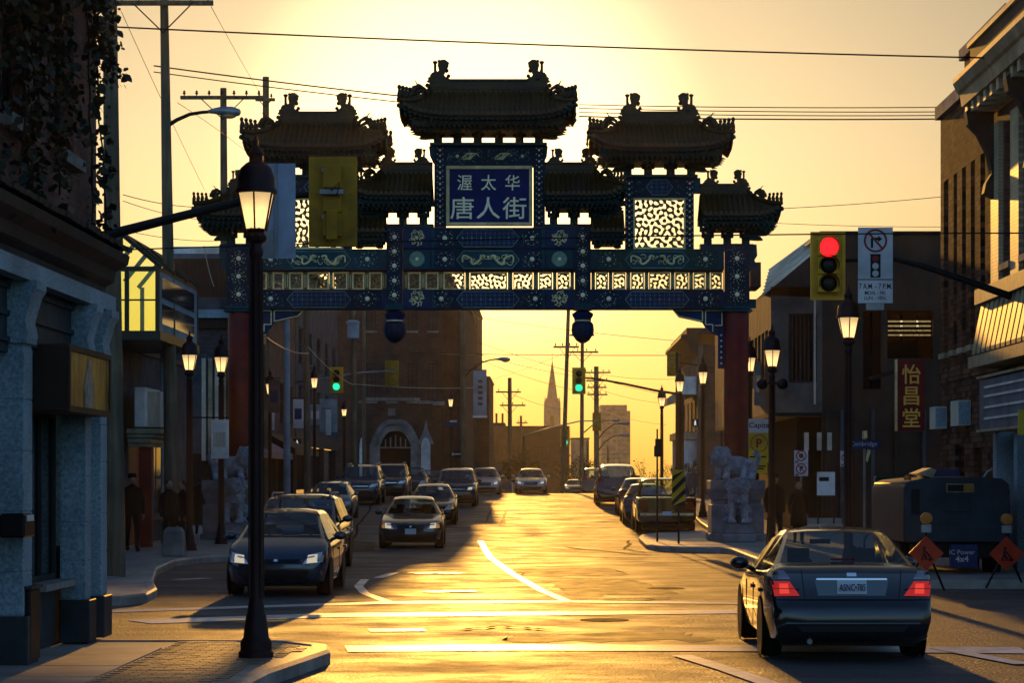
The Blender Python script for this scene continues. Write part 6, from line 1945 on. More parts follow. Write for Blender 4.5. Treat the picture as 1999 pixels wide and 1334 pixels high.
yP = 74.6
ps = thing('parking_sign', 'yellow parking sign with white heading beside the right gate column', 'sign', at(1485, 960, yP))
k = yP/F
MB().box(-27*k, 15*k, 0, .06, 96*k+18*k+.006, 142*k).build('heading_plate', M_sgw, ps)
MB().box(-27*k, 15*k, 0, .06, 56*k, 96*k+18*k).build('yellow_plate', M_sgy, ps)
MB().box(-27*k, 13*k, 0, .05, 36*k, 56*k-.006).build('rate_plate', M_sgy, ps)
MB().tube([(-6*k, .09, gz(yP)+.15-ps.location.z), (-6*k, .09, 140*k)], .05, 8).build('post', M_iron, ps)
lettering('Capital', 15*k, M_sgk, ps, (-2*k, -.004, 128*k), bold=.003, depth=.002)
lettering('P', 24*k, M_sgr, ps, (-3*k, -.004, 94*k), bold=.012, depth=.002)
m = MB(); ring(m, -3*k, 94*k, 17*k, 1.6*k, -.004); m.build('ring', M_sgr, ps)
for zz_, ww in ((66, 34), (48, 32), (43, 26)): MB().box(-(ww/2+5)*k, (ww/2-6)*k, -.003, -.002, zz_*k, (zz_+3)*k).build('small_print', M_sgk, ps)

def rsign(label, px, py0, py1, y, items, wpx, post_to=None, postm=None):
    o = thing('street_sign', label, 'sign', (ax(px, y), y, gz(y)+.15))
    zt = az(py0, y)-o.location.z; zb = az(py1, y)-o.location.z; w = wpx*y/F
    n = len(items); h = (zt-zb)/n
    MB().tube([(0, .05, 0), (0, .05, zt)], .03, 6).build('post', postm or M_galv, o)
    for i, kind in enumerate(items):
        z1 = zt-h*i; z0 = z1-h+.012
        p_ = MB().box(-w/2, w/2, 0, .012, z0, z1).build('plate', M_sgw, o)
        m = MB(); zc = z0+(z1-z0)*.58; r = w*.40
        ring(m, 0, zc, r, r*.24, -.004, 20); m.prism([(-r*.62, zc+r*.75), (-r*.75, zc+r*.62), (r*.62, zc-r*.75), (r*.75, zc-r*.62)], -.0035, -.003); m.build('ring', M_sgr if kind != 'b' else M_blued, p_)
        m = MB()
        if kind == 's': m.lathe([(r*.45, -.0025), (r*.45, -.002)], 8, (0, 0, zc), axis='y')
        else: m.box(-r*.28, -r*.05, -.0028, -.002, zc-r*.5, zc+r*.5).box(-r*.05, r*.35, -.0028, -.002, zc+.05*r, zc+r*.5)
        m.build('symbol', M_sgk, p_)
        MB().box(-w*.42, -w*.2, -.003, -.002, z0+.02, z0+.06).build('arrow', M_sgk, p_)
rsign('two white no stopping and no parking signs above the walking woman', 1564, 880, 931, 66.0, ('s', 'p'), 27)
rsign('white no parking sign on a post left of the street name', 1650, 881, 912, 60.0, ('b',), 19)
sn = thing('street_name_sign', 'dark blue street name plate on a grey post', 'sign', (ax(1688, 57), 57, .15))
MB().tube([(0, .05, 0), (0, .05, az(845, 57)-.15)], .03, 8).build('post', M_galv, sn)
MB().box(-30*57/F, 31*57/F, 0, .02, az(877, 57)-.15, az(859, 57)-.15).build('name_plate', M_blued, sn, bevel=.004)
lettering('Cambridge', 12*57/F, M_sgw, sn, (-2*57/F, -.004, az(868, 57)-.15), depth=.001)
MB().box(-.02, .02, -.3, .3, az(857, 57)-.15, az(842, 57)-.15).build('cross_plate', M_gold, sn)
MB().prism([(.03, az(900, 57)-.15), (.08, az(903, 57)-.15), (.16, az(880, 57)-.15), (.08, az(877, 57)-.15)], .06, .08).build('lit_plate', M_gold, sn)
# hazard marker with diagonal stripes
hm = thing('hazard_marker', 'yellow and black diagonally striped marker on the island tip', 'sign', (ax(1325, 64), 64, .15))
k = 64/F; w = 26*k; z0, z1 = az(989, 64)-.15, az(918, 64)-.15
MB().box(-w/2, w/2, 0, .02, z0, z1).build('plate', M_sgy, hm, bevel=.004)
MB().tube([(0, .05, 0), (0, .05, z1)], .03, 6).build('post', M_iron, hm)
m = MB(); zz_ = z0-w
while zz_ < z1:
    q_ = [(-w/2, zz_), (w/2, zz_+w), (w/2, zz_+w+.16), (-w/2, zz_+.16)]
    # clip to the plate
    pts = []
    for (a, b) in q_: pts.append((a, min(max(b, z0), z1)))
    if pts[2][1]-pts[1][1] > .001 or pts[3][1]-pts[0][1] > .001:
        MB().prism(pts, -.006, -.002).build('stripe', M_sgk, hm)
    zz_ += .34
# red marker post by the steps
om = thing('orange_marker', 'slim orange marker post before the brown block', 'marker', (ax(1662, 60), 60, .15))
MB().box(-.04, .04, 0, .03, 0, az(922, 60)-.15).build('blade', M_sgo, om); MB().lathe([(.14, 0), (.12, .05), (.05, .09)], 10).build('foot', M_black, om)

# one-way arrow and banner near the church
ow = thing('one_way_sign', 'black one way plate with a white arrow beside the church', 'sign', at(890, 887, 146))
k = 146/F
MB().box(-14*k, 14*k, 0, .03, -6*k, 6*k).build('plate', M_sgk, ow)
MB().prism([(-11*k, 0), (-5*k, 4*k), (-5*k, 1.4*k), (11*k, 1.4*k), (11*k, -1.4*k), (-5*k, -1.4*k), (-5*k, -4*k)], -.012, -.002).build('arrow', M_sgw, ow)
MB().tube([(0, .05, -1.6), (0, .05, 6*k)], .03, 6).build('post', M_iron, ow)
bb = thing('advertising_banner', 'grey vertical banner hung beside the church edge', 'banner', at(937, 812, 144))
k = 144/F
MB().box(-13*k, 13*k, 0, .08, 0, 88*k).build('cloth', M_gran, bb); MB().box(-14*k, 14*k, -.03, .1, -4*k, 0).build('bottom_rail', M_white, bb)
MB().box(-30*k, 13*k, .02, .06, 88*k, 90*k).build('top_rail', M_iron, bb)
for i in range(5): MB().box(-4*k, 5*k, -.012, -.002, (20+i*11)*k, (26+i*11)*k).build('banner_mark', M_slate, bb)
fl_ = thing('blue_street_plate', 'small blue street plate on a pole right of the church door', 'sign', at(880, 830, 143))
k = 143/F
MB().box(-14*k, 14*k, 0, .03, -4*k, 5*k).build('plate', M_blued, fl_)
MB().box(-2*k, 12*k, -.01, .04, 5.2*k, 9*k).build('cross_plate', M_white, fl_)
MB().tube([(0, .06, -3.2), (0, .06, 6*k)], .03, 6).build('post', M_iron, fl_)

# ---------------------------------------------------------------- work trailer and barrier signs
M_trl = mat('trailer_blue_paint', (0.030,0.065,0.095), 0.45, var=0.3, vscale=2.5, bump=0.06, bscale=12)
M_tyre = mat('tyre_rubber', (0.014,0.014,0.015), 0.8, var=0.2, vscale=8)
yW = 44.0
tr = thing('work_trailer', 'dark blue rounded work machine parked at the side street mouth', 'trailer', (ax(1868, yW), yW, 0))
k = yW/F
def tz(py): return az(py, yW)
hw = 104*k
sec = [(-hw, tz(1060)), (-hw, tz(955)), (-hw*.96, tz(944)), (-hw*.80, tz(938)), (-hw*.30, tz(932)), (hw*.4, tz(931)), (hw*.85, tz(935)), (hw*.97, tz(945)), (hw, tz(960)), (hw, tz(1060))]
m = MB(); m.prism(sec, 0, 4.2); m.build('body', M_trl, tr, smooth=35, bevel=.02)
m = MB(); m.prism([(-hw*.42, tz(931)), (-hw*.36, tz(917)), (hw*.10, tz(917)), (hw*.14, tz(930))], .4, 2.0); m.build('roof_unit', M_blued, tr)
m = MB(); m.prism([(-hw*.72, tz(925)), (-hw*.45, tz(914)), (-hw*.35, tz(918)), (-hw*.42, tz(934))], .2, 1.2); m.build('air_scoop', M_cor, tr)
MB().lathe([(.07, tz(938)), (.07, tz(932)), (.03, tz(928))], 10, (-hw*.88, .3, 0)).build('beacon', mat('amber_beacon', (.5,.16,.02), .4), tr, smooth=40)
MB().box(-hw*.90, hw*.92, -.04, -.002, tz(1058), tz(1030)).build('bumper_panel', M_trl, tr)
MB().box(-hw*.86, -hw*.70, -.012, -.002, tz(1005), tz(955)).build('tail_panel', M_black, tr)
MB().box(-hw*.20, hw*.32, -.02, -.002, tz(962), tz(945)).build('name_plate', M_cor, tr)
MB().box(-hw*.18, hw*.12, -.028, -.021, tz(960), tz(947)).build('dark_field', M_black, tr)
MB().box(hw*.13, hw*.30, -.028, -.021, tz(960), tz(947)).build('yellow_field', M_sigyd, tr)
MB().box(-hw*.25, hw*.25, -.015, -.003, tz(1000), tz(972)).build('hatch', M_trl, tr, bevel=.01)
MB().box(-hw*.15, hw*.35, -.20, -.05, tz(1108), tz(1064)).build('lower_board', M_blued, tr)
lettering('IC Power', 13*k, M_sgw, tr, (hw*.06, -.206, tz(1078)), depth=.001)
lettering('4x4', 17*k, M_sgw, tr, (hw*.06, -.206, tz(1091)), bold=.002, depth=.001)
for s_ in (-1, 1):
    for yy in (1.0, 3.2):
        w_ = MB().lathe([(.15, -.12), (.36, -.12), (.38, -.06), (.38, .06), (.36, .12), (.15, .12)], 18, (s_*(hw-.16), yy, .38), axis='x').build('tyre', M_tyre, tr, smooth=35)
        MB().lathe([(.05, -.05), (.2, -.08), (.2, .08), (.05, .05)], 12, (s_*(hw-.16), yy, .38), axis='x').build('rim', M_galv, w_)
MB().box(-hw*.8, hw*.8, .2, 4.0, .45, tz(1060)-.002).build('chassis', M_black, tr)
m = MB(); m.tube([(hw*.55, .3, tz(934)), (hw*.62, .3, tz(922)), (hw*.72, .3, tz(916))], .02, 6); m.build('handle', M_galv, tr)
def worksign(label, px, py, y, r, beacon=True):
    o = thing('road_work_sign', label, 'sign', (ax(px, y), y, 0)); zc = az(py, y); rr = r*y/F
    MB().lathe([(rr, -.01), (rr, .01)], 4, (0, 0, zc), axis='y', m=Matrix.Translation((0,0,zc)) @ Matrix.Rotation(R(45), 4, 'Y') @ Matrix.Translation((0,0,-zc))).build('diamond_plate', M_sgo, o)
    m = MB(); k_ = rr*.5
    m.ball((-k_*.2, -.014, zc+k_*.62), (k_*.17, .004, k_*.17), 8, 4)
    m.build('worker_head', M_sgk, o)
    m = MB(); m.tube([(-k_*.25, -.014, zc+k_*.4), (-k_*.3, -.014, zc-k_*.1), (-k_*.55, -.014, zc-k_*.8)], k_*.13, 5).tube([(-k_*.3, -.014, zc-.1*k_), (0, -.014, zc-k_*.45), (-k_*.05, -.014, zc-k_*.8)], k_*.12, 5).tube([(-k_*.25, -.014, zc+k_*.35), (k_*.15, -.014, zc), (k_*.5, -.014, zc-k_*.5)], k_*.09, 5)
    m.ball((k_*.5, -.014, zc-k_*.7), (k_*.3, .004, k_*.2), 8, 4)
    m.build('worker_symbol', M_sgk, o)['kind'] = 'stuff'
    for s_ in (-1, 1): MB().tube([(s_*.05, .03, zc), (s_*.35, .15+.1*s_, .02)], .02, 6).build('leg', M_black, o)
    if beacon:
        MB().lathe([(.001, -.06), (.10, -.05), (.10, .03), (.001, .05)], 14, (0, 0, zc+rr+.30), axis='y').build('flasher', MATS['amber_beacon'], o, smooth=40)
        MB().box(-.08, .08, -.05, .05, zc+rr+.06, zc+rr+.19).build('battery_box', M_galv, o)
        MB().tube([(0, .02, zc), (0, .02, zc+rr+.25)], .02, 6).build('mast', M_black, o)
worksign('orange road work diamond with amber flasher right of the dark sedan', 1808, 1081, 40.0, 34)
worksign('shaded orange road work diamond at the right picture edge', 1965, 1082, 41.0, 34)
# green cabinet behind
gc = thing('green_cabinet', 'green utility cabinet behind the work machine', 'cabinet', (ax(1738, 56), 56, .15))
MB().box(-.35, .25, 0, .4, 0, az(930, 56)-.15).build('case', mat('cabinet_green', (.02,.10,.06), .5, var=.2), gc, bevel=.03)
MB().box(-.30, .20, -.015, -.002, .3, az(940, 56)-.15).build('door', MATS['cabinet_green'], gc)
bc = thing('parked_bicycle', 'dark bicycle leaning by the work machine', 'bicycle', (ax(1728, 52), 52, .15))
for xx in (-.15, .30):
    MB().lathe([(.30, -.02), (.33, -.02), (.33, .02), (.30, .02), (.30, -.02)], 20, (xx, 0, .33), axis='y', cap=False).build('wheel', M_tyre, bc)
m = MB(); m.tube([(-.15, 0, .33), (.0, 0, .85), (.25, 0, .85), (.30, 0, .33)], .018, 6).tube([(.0, 0, .85), (.12, 0, .3), (.25, 0, .85)], .018, 6); m.build('frame', M_redp, bc)
m = MB(); m.tube([(.24, -.25, 1.0), (.26, 0, .95), (.24, .25, 1.0)], .015, 6).tube([(.25, 0, .85), (.26, 0, .95)], .015, 6); m.build('handlebar', M_galv, bc)
MB().ball((.0, 0, .9), (.12, .07, .04), 8, 5).build('saddle', M_black, bc, True)
# concrete block on the left pavement
ck = thing('concrete_bollard', 'squat pale concrete block at the left kerb, people behind', 'bollard', (ax(340, 54), 54, .15))
m = MB(); k = 54/F; m.taper(0, 0, 0, az(1040, 54)-.15, 44*k, .5, 38*k, .42); m.build('block', M_stone, ck, bevel=.03, seg=2)
MB().taper(0, 0, az(1040, 54)-.149, az(1030, 54)-.15, 38*k, .42, 26*k, .28).build('cap', M_stone, ck, bevel=.01)

# ---------------------------------------------------------------- vehicles
from mathutils.bvhtree import BVHTree
def paint(name, c, rough=.17, metal=.35):
    return mat(name, c, rough, metal, coat=1.0, rvar=.05, vscale=1.5)
M_cglass = glass_mat('car_glass', (0.66,0.74,0.74), 0.02, 1.5)
M_cglassd = glass_mat('dark_car_glass', (0.10,0.13,0.14), 0.02, 1.7)
M_trim = mat('black_trim', (0.012,0.012,0.013), 0.5)
M_seat = mat('seat_cloth', (0.03,0.03,0.032), 0.9)
M_chrome = mat('chrome', (0.6,0.6,0.6), 0.15, 1.0)
M_hl = mat('headlight_lit', (0.7,0.68,0.6), .1, emit=(1, .76, .40), estr=.6)
M_hlo = mat('headlight_glass', (0.55,0.55,0.52), .08, .5)
M_ind = mat('amber_indicator', (0.55,0.25,0.03), .2, emit=(1, .5, .08), estr=.25)
M_tl = mat('tail_light_lit', (0.35,0.01,0.01), .25, emit=(1, .035, .02), estr=.38, col2=(0.20,0.005,0.005), vscale=60)
M_tlh = mat('tail_light_bowl', (0.5,0.02,0.01), .2, emit=(1, .06, .03), estr=.9)
M_tlo = mat('tail_light_glass', (0.22,0.008,0.008), .15)
M_tlc = mat('clear_tail_glass', (0.30,0.28,0.32), .12, .3)
M_plate = mat('number_plate', (0.50,0.54,0.58), .5)
M_plt = mat('plate_blue', (0.02,0.03,0.12), .5)
PROF = {
 # fraction of length, top z, bottom z, width factor, roof-edge width factor
 'sedan': dict(k=[(0,.60,.32,.70),(.010,.70,.25,.84),(.04,.76,.20,.93),(.11,.82,.19,.975),(.20,.89,.18,.99),(.29,.95,.18,1),(.315,.975,.18,1),(.44,1.40,.18,1),(.50,1.46,.18,1),(.60,1.485,.18,1),(.69,1.45,.18,1),(.82,1.10,.18,.995),(.85,1.075,.18,.99),(.955,1.055,.20,.965),(.972,1.0,.22,.95),(.982,.72,.25,.945),(.992,.66,.26,.93),(1,.60,.32,.84)], w=(6,7), r=(10,11), H=1.49, b=.56, wb=(.175,.775), wr=.31),
 'hatch': dict(k=[(0,.58,.30,.70),(.012,.70,.24,.85),(.05,.80,.20,.94),(.12,.90,.19,.98),(.20,.98,.18,1),(.225,1.01,.18,1),(.41,1.44,.18,1),(.50,1.50,.18,1),(.65,1.51,.18,1),(.80,1.49,.18,1),(.88,1.45,.18,.99),(.955,1.02,.2,.97),(.97,.92,.22,.95),(.985,.70,.24,.93),(1,.60,.30,.86)], w=(5,6), r=(10,11), H=1.51, b=.585, wb=(.19,.82), wr=.30),
 'suv': dict(k=[(0,.66,.36,.74),(.010,.92,.30,.88),(.035,1.02,.27,.95),(.12,1.06,.26,.985),(.22,1.10,.25,1),(.27,1.14,.25,1),(.29,1.16,.25,1),(.40,1.64,.25,1),(.48,1.73,.25,1),(.65,1.75,.25,1),(.82,1.74,.25,1),(.925,1.68,.26,.99),(.965,1.16,.28,.975),(.98,.95,.28,.965),(.99,.74,.30,.95),(1,.66,.34,.88)], w=(6,7), r=(11,12), H=1.75, b=.60, wb=(.185,.79), wr=.36),
 'pickup': dict(k=[(0,.70,.40,.76),(.010,.98,.34,.88),(.03,1.08,.30,.95),(.11,1.12,.30,.985),(.20,1.16,.30,1),(.245,1.20,.30,1),(.26,1.22,.30,1),(.35,1.70,.30,1),(.42,1.80,.30,1),(.52,1.81,.30,1),(.575,1.77,.30,1),(.605,1.24,.32,1),(.62,1.20,.32,1),(.80,1.20,.34,1),(.97,1.20,.36,.99),(.982,1.18,.38,.985),(.985,.72,.38,.985),(1,.66,.42,.97)], w=(6,7), r=(10,11), H=1.81, b=.64, wb=(.17,.76), wr=.39),
 'coupe': dict(k=[(0,.52,.28,.70),(.012,.62,.22,.85),(.05,.70,.18,.94),(.14,.78,.16,.98),(.26,.86,.15,1),(.33,.91,.15,1),(.355,.935,.15,1),(.50,1.22,.15,1),(.57,1.26,.15,1),(.66,1.24,.15,1),(.72,1.20,.15,1),(.86,.98,.16,.99),(.90,.96,.18,.98),(.965,.93,.2,.96),(.985,.66,.24,.94),(1,.56,.28,.86)], w=(6,7), r=(10,11), H=1.26, b=.58, wb=(.18,.78), wr=.32),
 'van': dict(k=[(0,.75,.38,.80),(.008,1.2,.34,.92),(.03,1.40,.32,.97),(.08,1.48,.32,.99),(.10,1.52,.32,1),(.17,2.55,.32,1),(.20,3.2,.32,1),(.5,3.25,.32,1),(.9,3.25,.34,1),(.985,3.2,.36,1),(.99,1.3,.36,1),(1,.7,.4,.98)], w=(4,5), r=(9,10), H=3.25, b=.45, wb=(.16,.78), wr=.42),
}
WHL = {}
def wheel_meshes(r):
    if r in WHL: return WHL[r]
    t = MB(); t.lathe([(r*.62, -.10), (r*.92, -.105), (r, -.07), (r, .07), (r*.92, .105), (r*.62, .10)], 22, axis='x', cap=False)
    rim = MB(); rim.lathe([(.03, .06), (r*.16, .065), (r*.2, .03), (r*.55, .035), (r*.62, .09), (r*.66, .09)], 18, axis='x', cap=False)
    rim.lathe([(.03, -.06), (r*.16, -.065), (r*.2, -.03), (r*.55, -.035), (r*.62, -.09), (r*.66, -.09)], 18, axis='x', cap=False)
    for k in range(6):
        a = 2*PI*k/6
        rim.tube([(0, r*.1*math.cos(a), r*.1*math.sin(a)), (0, r*.6*math.cos(a), r*.6*math.sin(a))], .05, 4)
    WHL[r] = (t.mesh('tyre', M_tyre, 35), rim.mesh('rim', M_galv, 35))
    return WHL[r]
def vehicle(kind, label, cat, loc, rotz, W, L, H, pm, glass=None, lit=False, tail=False, group=None, name='car', grille='low', rails=False, plate=None, detail=True, amber=False, seats=True):
    P = PROF[kind]; K = P['k']; kz = H/P['H']
    o = thing(name, label, cat, loc, rotz, group)
    glass = glass or M_cglass
    hw = W/2
    w0, w1 = P['w']; r0, r1 = P['r']
    rings = []
    for i, (f, zt, zb, wf) in enumerate(K):
        y = -L/2+L*f; zt *= kz; w = hw*wf
        cab = w0 < i < r1
        zmid = .52*kz if zt > .7 else (zb+zt)/2
        zbelt = min((P['b']+.10*f)*kz*1.49/1.0*1.0 if False else (.60+.10*f)*P['H']*kz*.98, zt-.035)
        zmid = min(zmid, zb+(zbelt-zb)*.55)
        if cab:
            tt = min(1, max(0, (zt-zbelt)/(H-zbelt*1.0)))
            wtop = w*(1-(.24 if kind in ('suv', 'pickup', 'van') else .35)*tt)
            ring_ = [(0, zb), (w*.82, zb), (w*.95, zb+.05), (w*1.0, zmid), (w*.995, zbelt-.09), (w*.965, zbelt-.02), (w*.94, zbelt), (wtop*.985+.0, zt-.075*tt-.02), (wtop*.90, zt-.028*tt-.008), (wtop*.55, zt-.006), (0, zt)]
        else:
            ring_ = [(0, zb), (w*.82, zb), (w*.95, min(zb+.05, zmid)), (w, zmid), (w*.995, zbelt-.07), (w*.965, zbelt-.01), (w*.94, zbelt+.008), (w*.86, zbelt+(zt-zbelt)*.62+.004), (w*.78, zbelt+(zt-zbelt)*.86+.002), (w*.48, zt-.006), (0, zt)]
        rings.append((y, ring_))
    n = len(rings[0][1])
    def vert(i, j, s): y, rg = rings[i]; return (s*rg[j][0], y, rg[j][1])
    parts = {'body': MB(), 'windscreen': MB(), 'rear_window': MB(), 'sl': [MB(), MB()], 'sr': [MB(), MB()]}
    mid = (w1+r0)/2
    for i in range(len(rings)-1):
        for j in range(n-1):
            for s in (-1, 1):
                q = [vert(i, j, s), vert(i+1, j, s), vert(i+1, j+1, s), vert(i, j+1, s)]
                tgt = parts['body']
                if w0 <= i < w1 and j in (8, 9): tgt = parts['windscreen']
                elif r0 <= i < r1 and j in (8, 9) and kind != 'van': tgt = parts['rear_window']
                elif j == 6 and w0 <= i < r1 and (kind != 'van' or i < w1+1):
                    if i == int(mid) and detail and kind != 'van':
                        # B pillar: a slim body strip at the start of this cell
                        a, b = vert(i, j, s), vert(i+1, j, s); c, d = vert(i+1, j+1, s), vert(i, j+1, s)
                        t = .10
                        ab = tuple(a[k]+(b[k]-a[k])*t for k in range(3)); dc = tuple(d[k]+(c[k]-d[k])*t for k in range(3))
                        parts['body'].add([a, ab, dc, d], [(0, 1, 2, 3)])
                        q = [ab, b, c, dc]
                    tgt = parts['sr' if s > 0 else 'sl'][0 if i < mid else 1]
                tgt.add(q, [(0, 1, 2, 3)])
    for i in (0, len(rings)-1):
        pts = [vert(i, j, 1) for j in range(n)]+[vert(i, j, -1) for j in range(n-2, 0, -1)]
        parts['body'].add(pts, [tuple(range(len(pts)))])
    def weld(mb, nm, m_, par, sm=38):
        me = bpy.data.meshes.new(nm); me.from_pydata(mb.v, [], mb.f)
        bm = bmesh.new(); bm.from_mesh(me); bmesh.ops.remove_doubles(bm, verts=bm.verts, dist=.0005); bmesh.ops.recalc_face_normals(bm, faces=bm.faces); bm.to_mesh(me); bm.free()
        me.materials.append(m_)
        me.polygons.foreach_set('use_smooth', [True]*len(me.polygons)); me.set_sharp_from_angle(angle=R(sm))
        ob = bpy.data.objects.new(nm, me); COL.objects.link(ob); ob.parent = par
        return ob
    body = weld(parts['body'], 'body', pm, o)
    if parts['windscreen'].v: weld(parts['windscreen'], 'windscreen', glass, o)
    if parts['rear_window'].v: weld(parts['rear_window'], 'rear_window', glass, o)
    for side in ('sl', 'sr'):
        for mb in parts[side]:
            if mb.v: weld(mb, 'side_window', glass, o)
    allv = parts['body'].v+parts['windscreen'].v+parts['rear_window'].v; fs = list(parts['body'].f); off = len(parts['body'].v)
    for q in ('windscreen', 'rear_window'):
        fs += [tuple(i+off for i in f) for f in parts[q].f]; off += len(parts[q].v)
    bvh = BVHTree.FromPolygons([Vector(v) for v in allv], fs)
    def patch(c4, fr, m_, nm, par=None, nx=6, nz=3, lift=.012, th=.02):
        """a panel laid on the car's skin: four (x,z) corners, seen from the front (fr=-1) or back (fr=1)"""
        rows = []; back = []
        for b in range(nz+1):
            r_ = []; r2 = []
            for a in range(nx+1):
                u, v = a/nx, b/nz
                x = (c4[0][0]*(1-u)+c4[1][0]*u)*(1-v)+(c4[3][0]*(1-u)+c4[2][0]*u)*v
                z = (c4[0][1]*(1-u)+c4[1][1]*u)*(1-v)+(c4[3][1]*(1-u)+c4[2][1]*u)*v
                h = bvh.ray_cast(Vector((x, fr*20, z)), Vector((0, -fr, 0)))
                y = h[0].y if h[0] is not None else fr*(L/2-.15)
                r_.append((x, y+fr*lift, z)); r2.append((x, y-fr*th, z))
            rows.append(r_); back.append(r2)
        m = MB(); m.grid(rows)
        m.grid([rows[0], back[0]]); m.grid([rows[-1], back[-1]]); m.grid([[r[0] for r in rows], [r[0] for r in back]]); m.grid([[r[-1] for r in rows], [r[-1] for r in back]])
        return m.build(nm, m_, par or o, smooth=50)
    # wheels
    wr = P['wr']*min(1, kz+.02); tm, rm = wheel_meshes(round(wr, 3))
    arch = MB().lathe([(wr*1.13, -.004), (wr*1.13, .004)], 20, axis='x').mesh('wheel_arch', M_trim)
    for f in P['wb']:
        for s in (-1, 1):
            t_ = inst('wheel', tm, o, (s*(hw-.115), -L/2+L*f, wr)); inst('rim', rm, t_)
            inst('wheel_arch', arch, o, (s*(hw+.003), -L/2+L*f, wr+.03))
    # mirrors
    ym = -L/2+L*K[w0+1 if w0+1 < len(K) else w0][0]-.15 if kind != 'van' else -L/2+L*.1
    zb_ = (.60+.10*.3)*P['H']*kz*.98
    for s in (-1, 1):
        m = MB(); m.ball((s*(hw+.09), ym, zb_+.09), (.11, .07, .075), 10, 6); m.tube([(s*(hw-.06), ym+.02, zb_+.02), (s*(hw+.05), ym, zb_+.07)], .03, 5)
        m.build('mirror', pm if detail else M_trim, o, True)
    # interior
    if seats and glass is M_cglass:
        yc = -L/2+L*K[w1][0]
        for s in (-1, 1):
            m = MB(); m.box(s*hw*.42-.22, s*hw*.42+.22, yc+.55, yc+.72, .5*kz, 1.02*kz); m.box(s*hw*.42-.12, s*hw*.42+.12, yc+.60, yc+.69, 1.05*kz, 1.22*kz); m.box(s*hw*.42-.03, s*hw*.42+.03, yc+.62, yc+.66, 1.0*kz, 1.06*kz); m.build('seat', M_seat, o)['kind'] = 'stuff'
        yr = -L/2+L*K[r0][0]
        m = MB(); m.box(-hw*.72, hw*.72, yr-.25, yr-.05, .45*kz, .98*kz); m.build('rear_seat', M_seat, o, bevel=.04)
        for x_ in (-.42, .42): MB().box(x_*hw*1.0-.11, x_*hw*1.0+.11, yr-.16, yr-.06, .98*kz, 1.12*kz).build('headrest', M_seat, o, bevel=.03)
        MB().box(-hw*.8, hw*.8, yc-.55, yc-.15, .6*kz, .86*kz).build('dashboard', M_seat, o)
    # faces
    z = lambda v: v*kz
    top0 = K[2][1]
    if kind in ('sedan', 'hatch', 'coupe'): hz0, hz1 = .57, .76
    elif kind == 'van': hz0, hz1 = .85, 1.05
    else: hz0, hz1 = .78, .94
    hmat = M_hl if lit else M_hlo
    for s in (-1, 1):
        h_ = patch([(s*hw*.52, z(hz0)), (s*hw*.90, z(hz0+.03)), (s*hw*.93, z(hz1+.02)), (s*hw*.66, z(hz1-.02))], -1, M_hlo, 'headlight')
        if lit:
            patch([(s*hw*.60, z(hz0+.015)), (s*hw*.80, z(hz0+.03)), (s*hw*.80, z(hz1-.02)), (s*hw*.62, z(hz1-.035))], -1, M_hl, 'lit_lens', h_, 4, 2, .02)
        if amber: patch([(s*hw*.82, z(hz0+.02)), (s*hw*.90, z(hz0+.03)), (s*hw*.91, z(hz1-.01)), (s*hw*.82, z(hz1-.02))], -1, M_ind, 'indicator', h_, 3, 2, .022)
    if grille == 'low':
        patch([(-hw*.45, z(.60)), (hw*.45, z(.60)), (hw*.48, z(.655)), (-hw*.48, z(.655))], -1, M_trim, 'grille', nx=8)
        patch([(-hw*.58, z(.30)), (hw*.58, z(.30)), (hw*.66, z(.46)), (-hw*.66, z(.46))], -1, M_trim, 'air_intake', nx=8)
    elif grille == 'mid':
        patch([(-hw*.40, z(.50)), (hw*.40, z(.50)), (hw*.44, z(.68)), (-hw*.44, z(.68))], -1, M_trim, 'grille', nx=8)
        patch([(-hw*.70, z(.28)), (hw*.70, z(.28)), (hw*.72, z(.40)), (-hw*.72, z(.40))], -1, M_trim, 'air_intake', nx=8)
    else:
        gz0, gz1 = (.72, .92) if kind != 'van' else (.7, 1.1)
        g_ = patch([(-hw*.48, z(gz0)), (hw*.48, z(gz0)), (hw*.50, z(gz1)), (-hw*.50, z(gz1))], -1, M_trim, 'grille', nx=8)
        patch([(-hw*.46, z((gz0+gz1)/2-.015)), (hw*.46, z((gz0+gz1)/2-.015)), (hw*.46, z((gz0+gz1)/2+.02)), (-hw*.46, z((gz0+gz1)/2+.02))], -1, M_chrome, 'grille_bar', g_, 8, 1, .02)
        patch([(-hw*.80, z(.40)), (hw*.80, z(.40)), (hw*.82, z(.56)), (-hw*.82, z(.56))], -1, M_trim, 'bumper', nx=8)
    e_ = patch([(-.035, z(hz0+.045)), (.035, z(hz0+.045)), (.025, z(hz0+.085)), (-.025, z(hz0+.085))], -1, M_chrome, 'badge', nx=2, nz=1, lift=.02)
    if plate:
        p_ = patch([(-.15, z(.42)), (.15, z(.42)), (.15, z(.42)+.15), (-.15, z(.42)+.15)], -1, M_plate, 'number_plate', nx=2, nz=1, lift=.03)
    tz0, tz1 = {'sedan': (.74, .96), 'hatch': (.75, 1.0), 'suv': (.95, 1.3), 'pickup': (.80, 1.12), 'coupe': (.68, .86), 'van': (1.0, 1.3)}[kind]
    if not tail:
        for s in (-1, 1): patch([(s*hw*.62, z(tz0)), (s*hw*.90, z(tz0)), (s*hw*.90, z(tz1)), (s*hw*.66, z(tz1))], 1, M_tlo, 'tail_light')
